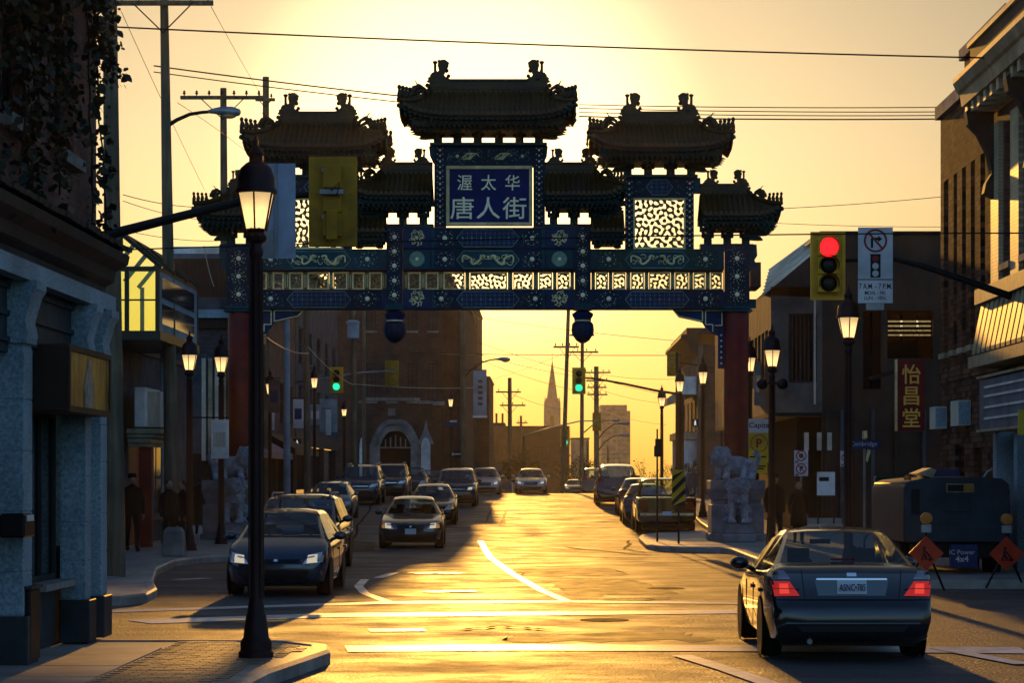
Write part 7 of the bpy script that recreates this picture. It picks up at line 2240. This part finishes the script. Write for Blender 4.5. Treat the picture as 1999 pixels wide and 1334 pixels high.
    # sills, door seams and handles
    for s in (-1, 1):
        m = MB()
        for f in (K[w0][0]+.06, (K[w0][0]+K[r1][0])/2+.01, K[r1][0]-.03):
            m.box(s*(hw*1.0)-.003, s*(hw*1.0)+.004, -L/2+L*f, -L/2+L*f+.012, .26, zb_-.1)
        m.build('door_seam', M_trim, o)['kind'] = 'stuff'
        for f in ((K[w0][0]+K[r1][0])/2-.03, K[r1][0]-.07):
            MB().box(s*hw*.99, s*(hw+.025), -L/2+L*f, -L/2+L*f+.16, zb_-.16, zb_-.125).build('door_handle', pm, o)
    MB().box(-hw*.8, hw*.8, -L*.42, L*.42, .16, .30).build('underbody', M_trim, o)
    if rails:
        for s in (-1, 1):
            m = MB(); zr_ = H*1.0
            m.tube([(s*hw*.66, -L/2+L*(K[w1][0]+.03), zr_-.06), (s*hw*.66, -L/2+L*(K[w1][0]+.07), zr_+.015), (s*hw*.66, -L/2+L*(K[r0][0]-.05), zr_+.01), (s*hw*.66, -L/2+L*K[r0][0], zr_-.05)], .022, 6); m.build('roof_rail', M_galv, o, smooth=True)
    return o, patch, z, hw

C_navy = paint('deep_blue_car_paint', (0.020,0.055,0.105))
C_grey = paint('dark_grey_car_paint', (0.05,0.065,0.085))
C_black = paint('black_car_paint', (0.010,0.011,0.014))
C_silver = paint('silver_car_paint', (0.32,0.36,0.42), .3, .7)
C_ltblue = paint('pale_blue_grey_car_paint', (0.12,0.18,0.24))
C_gun = paint('gunmetal_car_paint', (0.045,0.062,0.080))
C_ink = paint('ink_blue_black_car_paint', (0.013,0.018,0.026), .2, .2)
C_green = paint('dull_green_truck_paint', (0.05,0.07,0.035), .5, 0)
CG = 'cars in the street'
def put(kind, px, y, label, W, L, H, pm, back=False, rot=0.0, cat='car', name='car', **k):
    """y: distance to the near end of the vehicle; stands on the sloping street"""
    yc = y+L/2
    sl = math.atan((gz(yc+1.3)-gz(yc-1.3))/2.6)
    o, patch, z, hw = vehicle(kind, label, cat, (ax(px, y), yc, gz(yc)+.005), (PI if back else 0)+rot, W, L, H, pm, group=CG, name=name, **k)
    o.rotation_euler = (sl if not back else -sl, 0, (PI if back else 0)+rot)
    return o, patch, z, hw

# dark sedan seen from behind
cam_, patch_, z_, hw_ = put('sedan', 1668, 24.6, 'dark four door sedan seen from behind with lit red tail lights', 1.76, 4.7, 1.40, C_ink, True, R(-.4), tail=True, name='sedan')
for s in (-1, 1):
    t_ = patch_([(s*hw_*.62, z_(.75)), (s*hw_*.92, z_(.745)), (s*hw_*.955, z_(.91)), (s*hw_*.74, z_(.91))], 1, M_tl, 'tail_light', nx=6, nz=3, lift=.014)
    patch_([(s*hw_*.73, z_(.933)), (s*hw_*.95, z_(.933)), (s*hw_*.92, z_(1.03)), (s*hw_*.80, z_(1.03))], 1, M_tlc, 'clear_lens', t_, 5, 2, .014)
for s in (-1, 1):
    patch_([(s*hw_*.745, z_(.775)), (s*hw_*.86, z_(.775)), (s*hw_*.86, z_(.885)), (s*hw_*.76, z_(.885))], 1, M_tlh, 'lamp_bowl', nx=4, nz=3, lift=.02)
    patch_([(s*hw_*.63, z_(.826)), (s*hw_*.945, z_(.826)), (s*hw_*.945, z_(.834)), (s*hw_*.66, z_(.834))], 1, M_tlo, 'lamp_seam', nx=6, nz=1, lift=.022)
    patch_([(s*hw_*.555, z_(.72)), (s*hw_*.565, z_(.72)), (s*hw_*.60, z_(1.03)), (s*hw_*.59, z_(1.03))], 1, M_trim, 'boot_seam', nx=1, nz=8, lift=.004)
patch_([(-hw_*.40, z_(.75)), (hw_*.40, z_(.75)), (hw_*.44, z_(.925)), (-hw_*.44, z_(.925))], 1, C_grey, 'plate_recess', nx=8, nz=2, lift=.004)
pl_ = patch_([(-.155, z_(.77)), (.155, z_(.77)), (.155, z_(.77)+.145), (-.155, z_(.77)+.145)], 1, M_plate, 'number_plate', nx=2, nz=1, lift=.022)
lt = lettering('ASNC•785', .10, M_plt, cam_, (0, 4.7/2-.02, z_(.77)+.07), PI, bold=.002, depth=.002, sx=.62, name='plate_lettering')
lt.location.y = 2.315
patch_([(-hw_*.42, z_(.925)), (hw_*.42, z_(.925)), (hw_*.42, z_(.945)), (-hw_*.42, z_(.945))], 1, M_chrome, 'chrome_strip', nx=8, nz=1, lift=.018)
patch_([(-.05, z_(.965)), (.05, z_(.965)), (.05, z_(1.005)), (-.05, z_(1.005))], 1, M_chrome, 'badge', nx=2, nz=1, lift=.02)
patch_([(-hw_*.93, z_(.70)), (hw_*.93, z_(.70)), (hw_*.93, z_(.712)), (-hw_*.93, z_(.712))], 1, M_trim, 'bumper_seam', nx=10, nz=1, lift=.006)
patch_([(-hw_*.80, z_(.44)), (hw_*.80, z_(.44)), (hw_*.80, z_(.455)), (-hw_*.80, z_(.455))], 1, C_ltblue, 'crease_highlight', nx=10, nz=1, lift=.006)  # pale strip painted as a highlight along the bumper crease
patch_([(-hw_*.60, z_(.35)), (hw_*.60, z_(.35)), (hw_*.66, z_(.42)), (-hw_*.66, z_(.42))], 1, M_trim, 'bumper_insert', nx=8, nz=1, lift=.006)
MB().box(-.13, .13, 1.42, 1.46, z_(1.115), z_(1.135)).build('high_brake_light', M_tlo, cam_)
MB().tube([(.45, 2.1, .24), (.45, 2.36, .23)], .03, 8).build('exhaust', M_galv, cam_)
m = MB(); m.ball((-.34, .25, 1.03), (.10, .11, .13), 10, 7); m.ball((-.34, .27, .82), (.21, .13, .16), 10, 6)
m.build('driver', M_seat, cam_, True)
MB().box(-.12, .12, -.78, -.75, z_(1.24), z_(1.30)).build('rear_view_mirror', M_trim, cam_)

put('hatch', 538, 38.3, 'dark blue hatchback with lit headlights waiting behind the lamp post', 1.68, 3.85, 1.42, C_navy, lit=True, grille='low', name='hatchback')
put('suv', 568, 48.0, 'dark tall car with pale roof line directly behind the blue hatchback', 1.85, 4.6, 1.60, C_gun, grille='high', rails=True, name='minivan', cat='car')
put('sedan', 798, 64.0, 'dark sedan with lit headlights and white number plate in the middle lane', 1.74, 4.5, 1.43, C_grey, lit=True, grille='mid', plate=True, amber=True, name='sedan', rot=R(1.2))
put('sedan', 840, 84.0, 'dark sedan with amber corner light behind the headlit sedan', 1.76, 4.6, 1.46, C_black, grille='mid', amber=True, name='sedan', rot=R(1))
put('suv', 889, 103.0, 'dark off-roader with one bright headlight behind the two sedans', 1.82, 4.5, 1.70, C_grey, lit=True, grille='high', name='off_roader')
put('sedan', 945, 126.0, 'silver car half hidden behind the off-roader', 1.76, 4.4, 1.48, C_silver, lit=True, grille='mid', name='sedan')
put('sedan', 1036, 131.0, 'silver sedan with bright headlights coming over the crest', 1.80, 4.6, 1.43, C_silver, lit=True, grille='mid', name='sedan')
put('coupe', 1127, 152.0, 'low dark coupe with headlights beyond the crest', 1.85, 4.4, 1.28, C_grey, lit=True, grille='mid', name='coupe')
put('hatch', 640, 88.0, 'pale blue grey hatchback parked at the left kerb beyond the gate', 1.72, 4.0, 1.46, C_ltblue, grille='low', name='hatchback')
put('suv', 699, 106.0, 'big dark blue off-roader parked before the church', 1.92, 4.8, 1.82, C_navy, grille='high', rails=True, name='off_roader')
put('suv', 757, 114.0, 'dark off-roader parked behind the big blue one', 1.85, 4.7, 1.78, C_gun, grille='high', rails=True, name='off_roader')
put('sedan', 802, 128.0, 'small dark car parked before the church door', 1.75, 4.4, 1.48, C_navy, grille='mid', name='sedan')
put('sedan', 838, 139.0, 'far dark car at the end of the parked row', 1.75, 4.4, 1.48, C_ltblue, grille='mid', name='sedan')
put('van', 978, 172.0, 'green box truck far down the street', 1.75, 6.0, 3.1, C_green, grille='high', name='box_truck', cat='truck', detail=False, glass=M_cglassd)
pk, pp, pz, phw = put('pickup', 1302, 76.0, 'black pickup seen from behind, parked behind the striped marker', 1.92, 5.3, 1.80, C_black, True, name='pickup', cat='pickup')
pp([(-phw*.9, pz(.62)), (phw*.9, pz(.62)), (phw*.9, pz(.70)), (-phw*.9, pz(.70))], 1, M_goldp, 'step_bumper', nx=6, nz=1, lift=.03)
pp([(-.15, pz(.62)), (.15, pz(.62)), (.15, pz(.62)+.13), (-.15, pz(.62)+.13)], 1, M_plate, 'number_plate', nx=2, nz=1, lift=.05)
pp([(-phw*.72, pz(1.0)), (-phw*.38, pz(1.0)), (-phw*.38, pz(1.05)), (-phw*.72, pz(1.05))], 1, M_chrome, 'tailgate_badge', nx=4, nz=1, lift=.012)
put('sedan', 1266, 84.0, 'dark sedan parked in front of the pickup', 1.78, 4.6, 1.47, C_gun, True, name='sedan')
put('sedan', 1251, 92.5, 'dark car parked second in front of the pickup', 1.78, 4.6, 1.50, C_black, True, name='sedan')
put('suv', 1205, 105.0, 'dark van with sunlit roof driving away up the street', 1.90, 4.9, 1.85, C_black, True, name='van', cat='van')
put('suv', 1164, 150.0, 'distant dark vehicle with a pale roof box beyond the crest', 1.90, 4.8, 1.9, C_black, True, name='off_roader', rails=True)

# ---------------------------------------------------------------- stone lions and gate pedestals
def fuse(blobs, voxel, name, material, parent, loc=(0,0,0), rotz=0, smooth_it=1, disp=0.0):
    """melt a set of rounded lumps into one carved surface"""
    m = MB()
    for b in blobs:
        if b[0] == 'b': m.ball(b[1], b[2], 14, 10)
        elif b[0] == 't': m.tube(b[1], b[2], 10)
        elif b[0] == 'x': m.box(*b[1])
    o = m.build(name, material)
    r = o.modifiers.new('r', 'REMESH'); r.mode = 'VOXEL'; r.voxel_size = voxel
    s = o.modifiers.new('s', 'SMOOTH'); s.iterations = smooth_it; s.factor = .5
    bpy.context.view_layer.update()
    dg = bpy.context.evaluated_depsgraph_get()
    me = bpy.data.meshes.new_from_object(o.evaluated_get(dg))
    old = o.data; o.modifiers.clear(); o.data = me; bpy.data.meshes.remove(old)
    me.polygons.foreach_set('use_smooth', [True]*len(me.polygons))
    o.parent = parent; o.location = loc; o.rotation_euler = (0, 0, rotz)
    return o
M_lion = mat('carved_blue_grey_stone', (0.26,0.30,0.34), 0.85, var=0.55, vscale=6, bump=1.0, bscale=22)
M_ped = mat('grey_pedestal_stone', (0.22,0.25,0.28), 0.75, var=0.3, vscale=3, bump=0.3, bscale=25)
def seated_lion():
    b = [('b', (0, .18, .62), (.30, .30, .50)), ('b', (0, -.02, .80), (.26, .22, .36)), ('b', (0, .34, .34), (.34, .34, .32)),
         ('b', (0, -.10, 1.22), (.27, .26, .26)), ('b', (0, -.30, 1.14), (.17, .16, .13)), ('b', (0, -.02, 1.16), (.33, .24, .30)),
         ('b', (-.14, -.26, 1.31), (.08, .07, .06)), ('b', (.14, -.26, 1.31), (.08, .07, .06)), ('b', (0, -.43, 1.19), (.08, .05, .05)),
         ('b', (-.25, -.02, 1.40), (.08, .07, .09)), ('b', (.25, -.02, 1.40), (.08, .07, .09)), ('b', (0, -.34, 1.02), (.12, .10, .05))]
    for s in (-1, 1):
        b += [('t', [(s*.17, -.12, .85), (s*.19, -.22, .45), (s*.20, -.26, .10)], [.14, .11, .10]), ('b', (s*.20, -.34, .08), (.13, .17, .09)), ('b', (s*.31, .10, .12), (.14, .28, .13)), ('b', (s*.28, .26, .36), (.18, .26, .26))]
    for k in range(9):
        a = PI*(.1+.8*k/8)
        b.append(('b', (.34*math.cos(a), .04, 1.12+.30*math.sin(a)), .09)); b.append(('b', (.28*math.cos(a), .10, .92-.10*math.sin(a)), .08))
    b += [('t', [(0, .60, .2), (0, .72, .6), (.05, .62, .95)], [.09, .10, .12]), ('b', (0, -.24, .70), (.10, .07, .07))]
    for j in range(4):
        for k in range(13):
            a = -.5+(PI+1.0)*k/12; rr = .30-.02*j
            b.append(('b', (rr*math.cos(a), -.08+.10*j, 1.15+rr*1.05*math.sin(a)), .052))
    for s in (-1, 1):
        for q in range(4): b.append(('b', (s*.20-.10+.065*q, -.50, .06), (.035, .05, .05)))
        b += [('b', (s*.10, -.38, 1.05), (.05, .05, .04)), ('t', [(s*.06, -.40, 1.10), (s*.16, -.33, 1.06)], [.03, .03])]
    return b
def crouching_lion():
    b = [('b', (.10, .1, .32), (.48, .28, .26)), ('b', (-.32, 0, .55), (.26, .25, .26)), ('b', (-.46, -.12, .50), (.15, .14, .12)), ('b', (-.30, .02, .48), (.30, .27, .28)),
         ('b', (.45, .12, .28), (.22, .26, .24)), ('b', (-.45, -.16, .64), (.06, .06, .05)), ('b', (-.30, -.18, .66), (.06, .06, .05)), ('b', (-.18, .0, .74), (.08, .07, .08)), ('b', (-.42, .05, .76), (.08, .07, .07))]
    for x in (-.40, -.16, .30, .52): b.append(('t', [(x, -.10, .25), (x-.03, -.20, .06)], [.10, .09])); b.append(('b', (x-.05, -.24, .06), (.10, .12, .07)))
    for k in range(7): b.append(('b', (-.30+.27*math.cos(k*.9), .08, .50+.25*math.sin(k*.9)), .08))
    b += [('t', [(.60, .1, .3), (.70, .1, .55), (.58, .1, .70)], [.07, .08, .09])]
    return b
for (px, lab1, lab2, lab3, sgn) in ((1437, 'seated stone guardian lion in front of the right gate pedestal', 'crouching stone lion on top of the right gate pedestal', 'grey moulded stone pedestal at the foot of the right gate column', 1),
                              (452, 'seated stone guardian lion at the foot of the left gate column', 'crouching stone lion on top of the left gate pedestal', 'grey moulded stone pedestal at the foot of the left gate column', -1)):
    yl = 66.0
    k = yl/F
    pd_ = thing('gate_pedestal', lab3, 'pedestal', (ax(px, 67.2), 67.2, .15))
    w = 102*67.2/F
    z1 = az(938, 67)-.15
    MB().box(-w/2, w/2, -.6, .9, .22, z1*.60).build('die', M_ped, pd_, bevel=.02)
    MB().box(-w/2-.06, w/2+.06, -.66, .96, 0, .22-.002).build('plinth', M_ped, pd_, bevel=.02)
    MB().box(-w/2+.08, w/2-.08, -.52, .82, z1*.60+.002, z1*.68).build('neck', M_ped, pd_)
    m = MB(); m.taper(0, .15, z1*.68+.002, z1*.84, w-.1, 1.44, w+.06, 1.60); m.build('moulding', M_ped, pd_)
    MB().box(-w/2-.03, w/2+.03, -.64, .94, z1*.84+.002, z1).build('cap', M_ped, pd_, bevel=.02)
    l2 = thing('stone_lion', lab2, 'lion', (ax(px-6*sgn, 66.9), 66.9, .15+z1))
    f = fuse(crouching_lion(), .026, 'carved_body', M_lion, l2); f.scale = (1.06*sgn if sgn > 0 else -1.06, 1.0, 1.18)
    ls = thing('stone_lion', lab1, 'lion', (ax(px+4, 65.4), 65.4, .15))
    zb_ = az(1022, 65.4)-.15
    MB().box(-.46, .46, -.40, .75, 0, zb_*.45).build('plinth', M_ped, ls, bevel=.03)
    MB().taper(0, .17, zb_*.45+.002, zb_, .84, 1.02, .72, .92).build('upper_plinth', M_ped, ls, bevel=.03)
    f = fuse(seated_lion(), .024, 'carved_body', M_lion, ls, (0, .15, zb_-.02)); f.scale = (.92, .92, .86)

# ---------------------------------------------------------------- people
M_coat = mat('dark_coat_cloth', (0.008,0.008,0.008), 0.9, var=0.4, vscale=8)
M_coat2 = mat('dark_brown_jacket_cloth', (0.014,0.009,0.007), 0.9, var=0.4, vscale=8)
M_skin = mat('skin', (0.32,0.19,0.13), 0.6)
M_hair = mat('dark_hair', (0.02,0.014,0.010), 0.6)
M_shoe = mat('dark_shoe', (0.012,0.011,0.010), 0.6)
def person(label, loc, rotz, h=1.75, stride=.25, coat=M_coat, skirt=False, hat=False, armr=.15, bag=False):
    o = thing('person', label, 'person', loc, rotz)
    k = h/1.75
    V = []; E = []; Rr = []
    def v(x, y, z, r, p=None):
        V.append((x*k, y*k, z*k)); Rr.append(r*k)
        if p is not None: E.append((p, len(V)-1))
        return len(V)-1
    pel = v(0, 0, .95, .155); wa = v(0, -.01, 1.12, .140, pel); chs = v(0, -.01, 1.32, .160, wa); sh = v(0, 0, 1.44, .115, chs); nk = v(0, -.01, 1.52, .056, sh); v(0, -.02, 1.56, .052, nk)
    for s in (-1, 1):
        f = stride*s
        hp = v(s*.09, 0, .90, .105, pel); kn = v(s*.10, -f*.5-.03, .50, .068, hp); an = v(s*.10, -f*.9+.03, .10 if f > 0 else .13, .045, kn); v(s*.11, -f*.9-.11, .04 if f > 0 else .07, .038, an)
        sd = v(s*.18, 0, 1.40, .070, sh); el = v(s*.25, .03+f*.3, 1.13, .052, sd); wr_ = v(s*.25, -.06+f*.8*armr*4, .90, .036, el)
        hd = v(s*.25, -.08+f*.8*armr*4, .84, .030, wr_)
    me = bpy.data.meshes.new('body'); me.from_pydata(V, E, [])
    ob = bpy.data.objects.new('body', me); COL.objects.link(ob)
    sk = ob.modifiers.new('skin', 'SKIN'); ss = ob.modifiers.new('sub', 'SUBSURF'); ss.levels = 2; ss.render_levels = 2
    for i, r in enumerate(Rr):
        me.skin_vertices[0].data[i].radius = (r, r*.78 if i < 5 else r)
        me.skin_vertices[0].data[i].use_root = (i == 0)
    bpy.context.view_layer.update(); dg = bpy.context.evaluated_depsgraph_get()
    m2 = bpy.data.meshes.new_from_object(ob.evaluated_get(dg)); ob.modifiers.clear(); ob.data = m2; bpy.data.meshes.remove(me)
    m2.materials.append(coat); m2.polygons.foreach_set('use_smooth', [True]*len(m2.polygons))
    ob.parent = o
    m = MB(); m.ball((0, -.025*k, 1.645*k), (.078*k, .095*k, .115*k), 14, 10); m.ball((0, -.125*k, 1.63*k), (.016*k, .022*k, .026*k), 6, 4)
    for s in (-1, 1): m.ball((s*.079*k, -.01*k, 1.64*k), (.014*k, .026*k, .034*k), 6, 4)
    hd_ = m.build('head', M_skin, o, True)
    m = MB()
    for s in (-1, 1): m.ball((s*.03*k, -.112*k, 1.655*k), (.012*k, .008*k, .007*k), 6, 4)
    m.build('eyes', M_hair, hd_)['kind'] = 'stuff'
    MB().ball((0, -.118*k, 1.585*k), (.024*k, .008*k, .007*k), 6, 4).build('mouth', M_redp, hd_)
    m = MB(); m.ball((0, .012*k, 1.685*k), (.088*k, .098*k, .092*k), 12, 8)
    if skirt: m.ball((0, .05*k, 1.58*k), (.085*k, .06*k, .13*k), 10, 7)
    m.build('hair', M_hair, hd_, True)
    if hat: MB().lathe([(.10*k, 1.69*k), (.098*k, 1.74*k), (.075*k, 1.79*k), (.01*k, 1.80*k)], 12, (0, -.01*k, 0)).build('cap', coat, o, smooth=50)
    for s in (-1, 1):
        f = stride*s; c_ = Vector((s*.25, -.09+f*.8*armr*4, .82))*k
        m = MB(); m.ball(c_, (.022*k, .040*k, .045*k), 8, 6)
        for q in range(4):
            m.tube([c_+Vector((0, (-.026+.017*q), -.03))*k, c_+Vector((s*-.006, (-.03+.018*q), -.07))*k, c_+Vector((s*-.016, (-.024+.016*q), -.098+.006*abs(q-1)))*k], [.010*k, .009*k, .007*k], 5)
        m.tube([c_+Vector((0, -.035, .0))*k, c_+Vector((s*-.012, -.058, -.03))*k, c_+Vector((s*-.016, -.060, -.055))*k], [.011*k, .010*k, .008*k], 5)
        m.build('hand', M_skin, o, True)['kind'] = 'stuff'
        m = MB(); m.ball((s*.11*k, (-f*.9-.06)*k, (.05 if f > 0 else .08)*k), (.050*k, .14*k, .048*k), 10, 6); m.build('shoe', M_shoe, o, True)
    if skirt:
        m = MB(); m.lathe([(.17*k, 1.15*k), (.20*k, .95*k), (.24*k, .70*k), (.25*k, .52*k)], 14, cap=False); m.build('coat_skirt', coat, o, smooth=60)
    else:
        m = MB(); m.lathe([(.20*k, 1.40*k), (.215*k, 1.2*k), (.205*k, 1.0*k), (.215*k, .82*k)], 14, cap=False); m.v = [(a, b*.72, c) for a, b, c in m.v]; m.build('jacket', coat, o, smooth=60)
    if bag: MB().box(-.33*k, -.22*k, -.12*k, .12*k, .62*k, .88*k).build('shoulder_bag', M_shoe, o, bevel=.03)
    return o
person('man in a dark cap and jacket walking past the right pedestal', (ax(1512, 60.5), 60.5, .15), R(8), 1.86, .28, M_coat2, hat=True)
person('woman in a long dark coat walking behind the man at right', (ax(1559, 63.5), 63.5, .15), R(-6), 1.68, .2, M_coat, skirt=True)
person('dark figure walking on the left pavement beyond the lamp', (ax(391, 72), 72, gz(72)+.15), PI+R(10), 1.74, .25, M_coat)
person('dark figure standing against the shop right of the stout pole', (ax(258, 57), 57, .15), R(20), 1.86, .05, M_coat, hat=True)
person('dark clothed figure behind the squat concrete block, nearer the pole', (ax(330, 57.5), 57.5, .15), R(30), 1.72, .1, M_coat2)
person('dark clothed figure behind the squat concrete block with a shoulder bag', (ax(357, 58.5), 58.5, .15), R(-60), 1.70, .15, M_coat, bag=True)
person('distant pedestrian on the right pavement behind the pickup', (ax(1352, 100), 100, gz(100)+.15), 0, 1.72, .2, M_bluep)

# ---------------------------------------------------------------- plants
M_leaf = mat('dark_ivy_leaf', (0.035,0.045,0.014), 0.55, var=0.5, vscale=3)
M_leaf2 = mat('olive_leaf', (0.075,0.060,0.016), 0.55, var=0.5, vscale=3)
M_bark = mat('dark_bark', (0.05,0.038,0.028), 0.9, var=0.3, vscale=8)
def leaves(pts, size, seed, material, name, parent):
    rg = random.Random(seed); m = MB()
    for p in pts:
        s = size*rg.choice((.5, .7, .9, 1.2, 1.5))*rg.uniform(.8, 1.2)
        M_ = Matrix.Translation(p) @ Matrix.Rotation(rg.uniform(0, 6.28), 4, 'Z') @ Matrix.Rotation(rg.uniform(-1.2, 1.2), 4, 'X') @ Matrix.Rotation(rg.uniform(-1, 1), 4, 'Y')
        m.add([(0, 0, 0), (-.42*s, 0, -.35*s), (-.30*s, .05*s, -.75*s), (0, .08*s, -1.05*s), (.30*s, .05*s, -.75*s), (.42*s, 0, -.35*s)], [(0, 1, 2, 3), (0, 3, 4, 5)], M_)
    o = m.build(name, material, parent, fix=False); o['kind'] = 'stuff'
    return o
iv = thing('ivy_vine', 'dark ivy hanging down the brick wall of the corner shop', 'ivy', (XL, 24, .15))
iv.location = (0, 0, 0)
rg = random.Random(4); pts = []; pts2 = []; st_ = MB()
for k in range(20):
    y = rg.uniform(21.2, 23.8) if k > 7 else rg.uniform(24.0, 26.3)
    zt_ = rg.uniform(7.0, 9.6); ln = rg.uniform(1.2, 4.2)
    p = Vector((XL+.05, y, zt_)); path = [p.copy()]
    for i in range(12):
        p = p+Vector((rg.uniform(-.01, .03), rg.uniform(-.14, .14), -ln/12)); path.append(p.copy())
        if p.z < 4.7: break
        for _ in range(rg.randint(9, 17)):
            q = p+Vector((rg.uniform(-.02, .12), rg.gauss(0, .15), rg.gauss(0, .16)))
            (pts if rg.random() < .8 else pts2).append(q)
    st_.tube(path, .012, 4)
for k in range(700):
    y = rg.uniform(21.4, 26.6); z = 9.6-abs(rg.gauss(0, .8)); (pts if rg.random() < .75 else pts2).append(Vector((XL+rg.uniform(.0, .16), y, z)))
for k in range(500):
    y = rg.uniform(21.5, 23.4); z = rg.uniform(4.4, 8.0); pts.append(Vector((XL+rg.uniform(.0, .30), y, z)))
st_.build('stem', M_bark, iv)['kind'] = 'stuff'
leaves(pts, .085, 1, M_leaf, 'leaves', iv); leaves(pts2, .085, 2, M_leaf2, 'olive_leaves', iv)  # olive-toned leaves mixed in at random
# sprays of leaves that reach past the shop corner
hb_ = thing('hanging_branch', 'thin leafy branch tips reaching past the shop corner into the sky', 'branch', (0, 0, 0))
pts = []; st_ = MB()
for k in range(9):
    p = Vector((XL-.1, 26.9+rg.uniform(-.3, .3), rg.uniform(6.6, 7.7))); path = [p.copy()]
    for i in range(6):
        p = p+Vector((rg.uniform(.02, .09), rg.uniform(-.05, .05), rg.uniform(-.10, .01))); path.append(p.copy())
        for _ in range(5): pts.append(p+Vector((rg.gauss(0, .05), rg.gauss(0, .05), rg.gauss(0, .05))))
    st_.tube(path, .006, 4)
st_.build('twig', M_bark, hb_)['kind'] = 'stuff'; leaves(pts, .07, 3, M_leaf, 'leaves', hb_)

def bare_tree(label, px, y, py_top, spread, seed, lf=0):
    g = gz(y); H_ = az(py_top, y)-g
    o = thing('bare_tree', label, 'tree', (ax(px, y), y, g)); rg = random.Random(seed)
    m = MB(); m.tube([(0, 0, -.3), (.05, 0, H_*.2), (0, .05, H_*.42)], [.16, .13, .10], 8); m.build('trunk', M_bark, o, smooth=True)
    cr = MB(); tips = []
    def br(p, d, ln, r, lv):
        q = p+d*ln; mid_ = p+d*ln*.5+Vector((rg.uniform(-.1, .1), rg.uniform(-.1, .1), rg.uniform(0, .1)))*ln
        cr.tube([p, mid_, q], [r, r*.8, r*.6], 4, cap=False)
        tips.append(q)
        if lv == 0: return
        for _ in range(3 if lv > 1 else 4):
            d2 = (d+Vector((rg.uniform(-1, 1), rg.uniform(-1, 1), rg.uniform(-.2, .8)))*.75).normalized()
            br(p+d*ln*rg.uniform(.5, 1), d2, ln*rg.uniform(.5, .75), r*.55, lv-1)
    for _ in range(6):
        br(Vector((0, .03, H_*rg.uniform(.25, .42))), Vector((rg.uniform(-1, 1)*spread, rg.uniform(-1, 1)*spread, rg.uniform(.5, 1.1))).normalized(), H_*.3, .05, 3)
    cr.build('crown', M_bark, o)['kind'] = 'stuff'
    if lf:
        pts = [t+Vector((rg.gauss(0, .12), rg.gauss(0, .12), rg.gauss(0, .12))) for t in tips for _ in range(lf)]
        leaves(pts, .13, seed, M_leaf2, 'buds', o)
bare_tree('small bare tree with fine twigs left of the far house', 1338, 112, 888, 1.0, 5)
bare_tree('bare bushy tree on the skyline right of the tower block', 1278, 240, 880, 1.3, 6, 1)
bare_tree('bare bushy tree low on the skyline before the tower block', 1242, 270, 885, 1.4, 8, 1)
bare_tree('brown leafy tree beyond the crest by the green truck', 1016, 165, 880, 1.1, 9, 3)
bare_tree('dark twiggy tree beside the crowded pole', 1110, 190, 868, 1.1, 12, 2)

# ---------------------------------------------------------------- evening haze
hz_ = MB().box(-200, 200, -30, 760, -60, 40).build('haze', None)
hm_ = bpy.data.materials.new('evening_haze'); hm_.use_nodes = True
nt = hm_.node_tree; nt.nodes.clear()
ho = nt.nodes.new('ShaderNodeOutputMaterial'); pv = nt.nodes.new('ShaderNodeVolumePrincipled')
pv.inputs['Color'].default_value = (0.95, 0.90, 0.80, 1)
pv.inputs['Density'].default_value = 0.00011
pv.inputs['Anisotropy'].default_value = 0.7
nt.links.new(pv.outputs[0], ho.inputs['Volume'])
hz_.data.materials.append(hm_)
tag(hz_, 'thin golden evening haze filling the street', 'haze', kind='stuff')
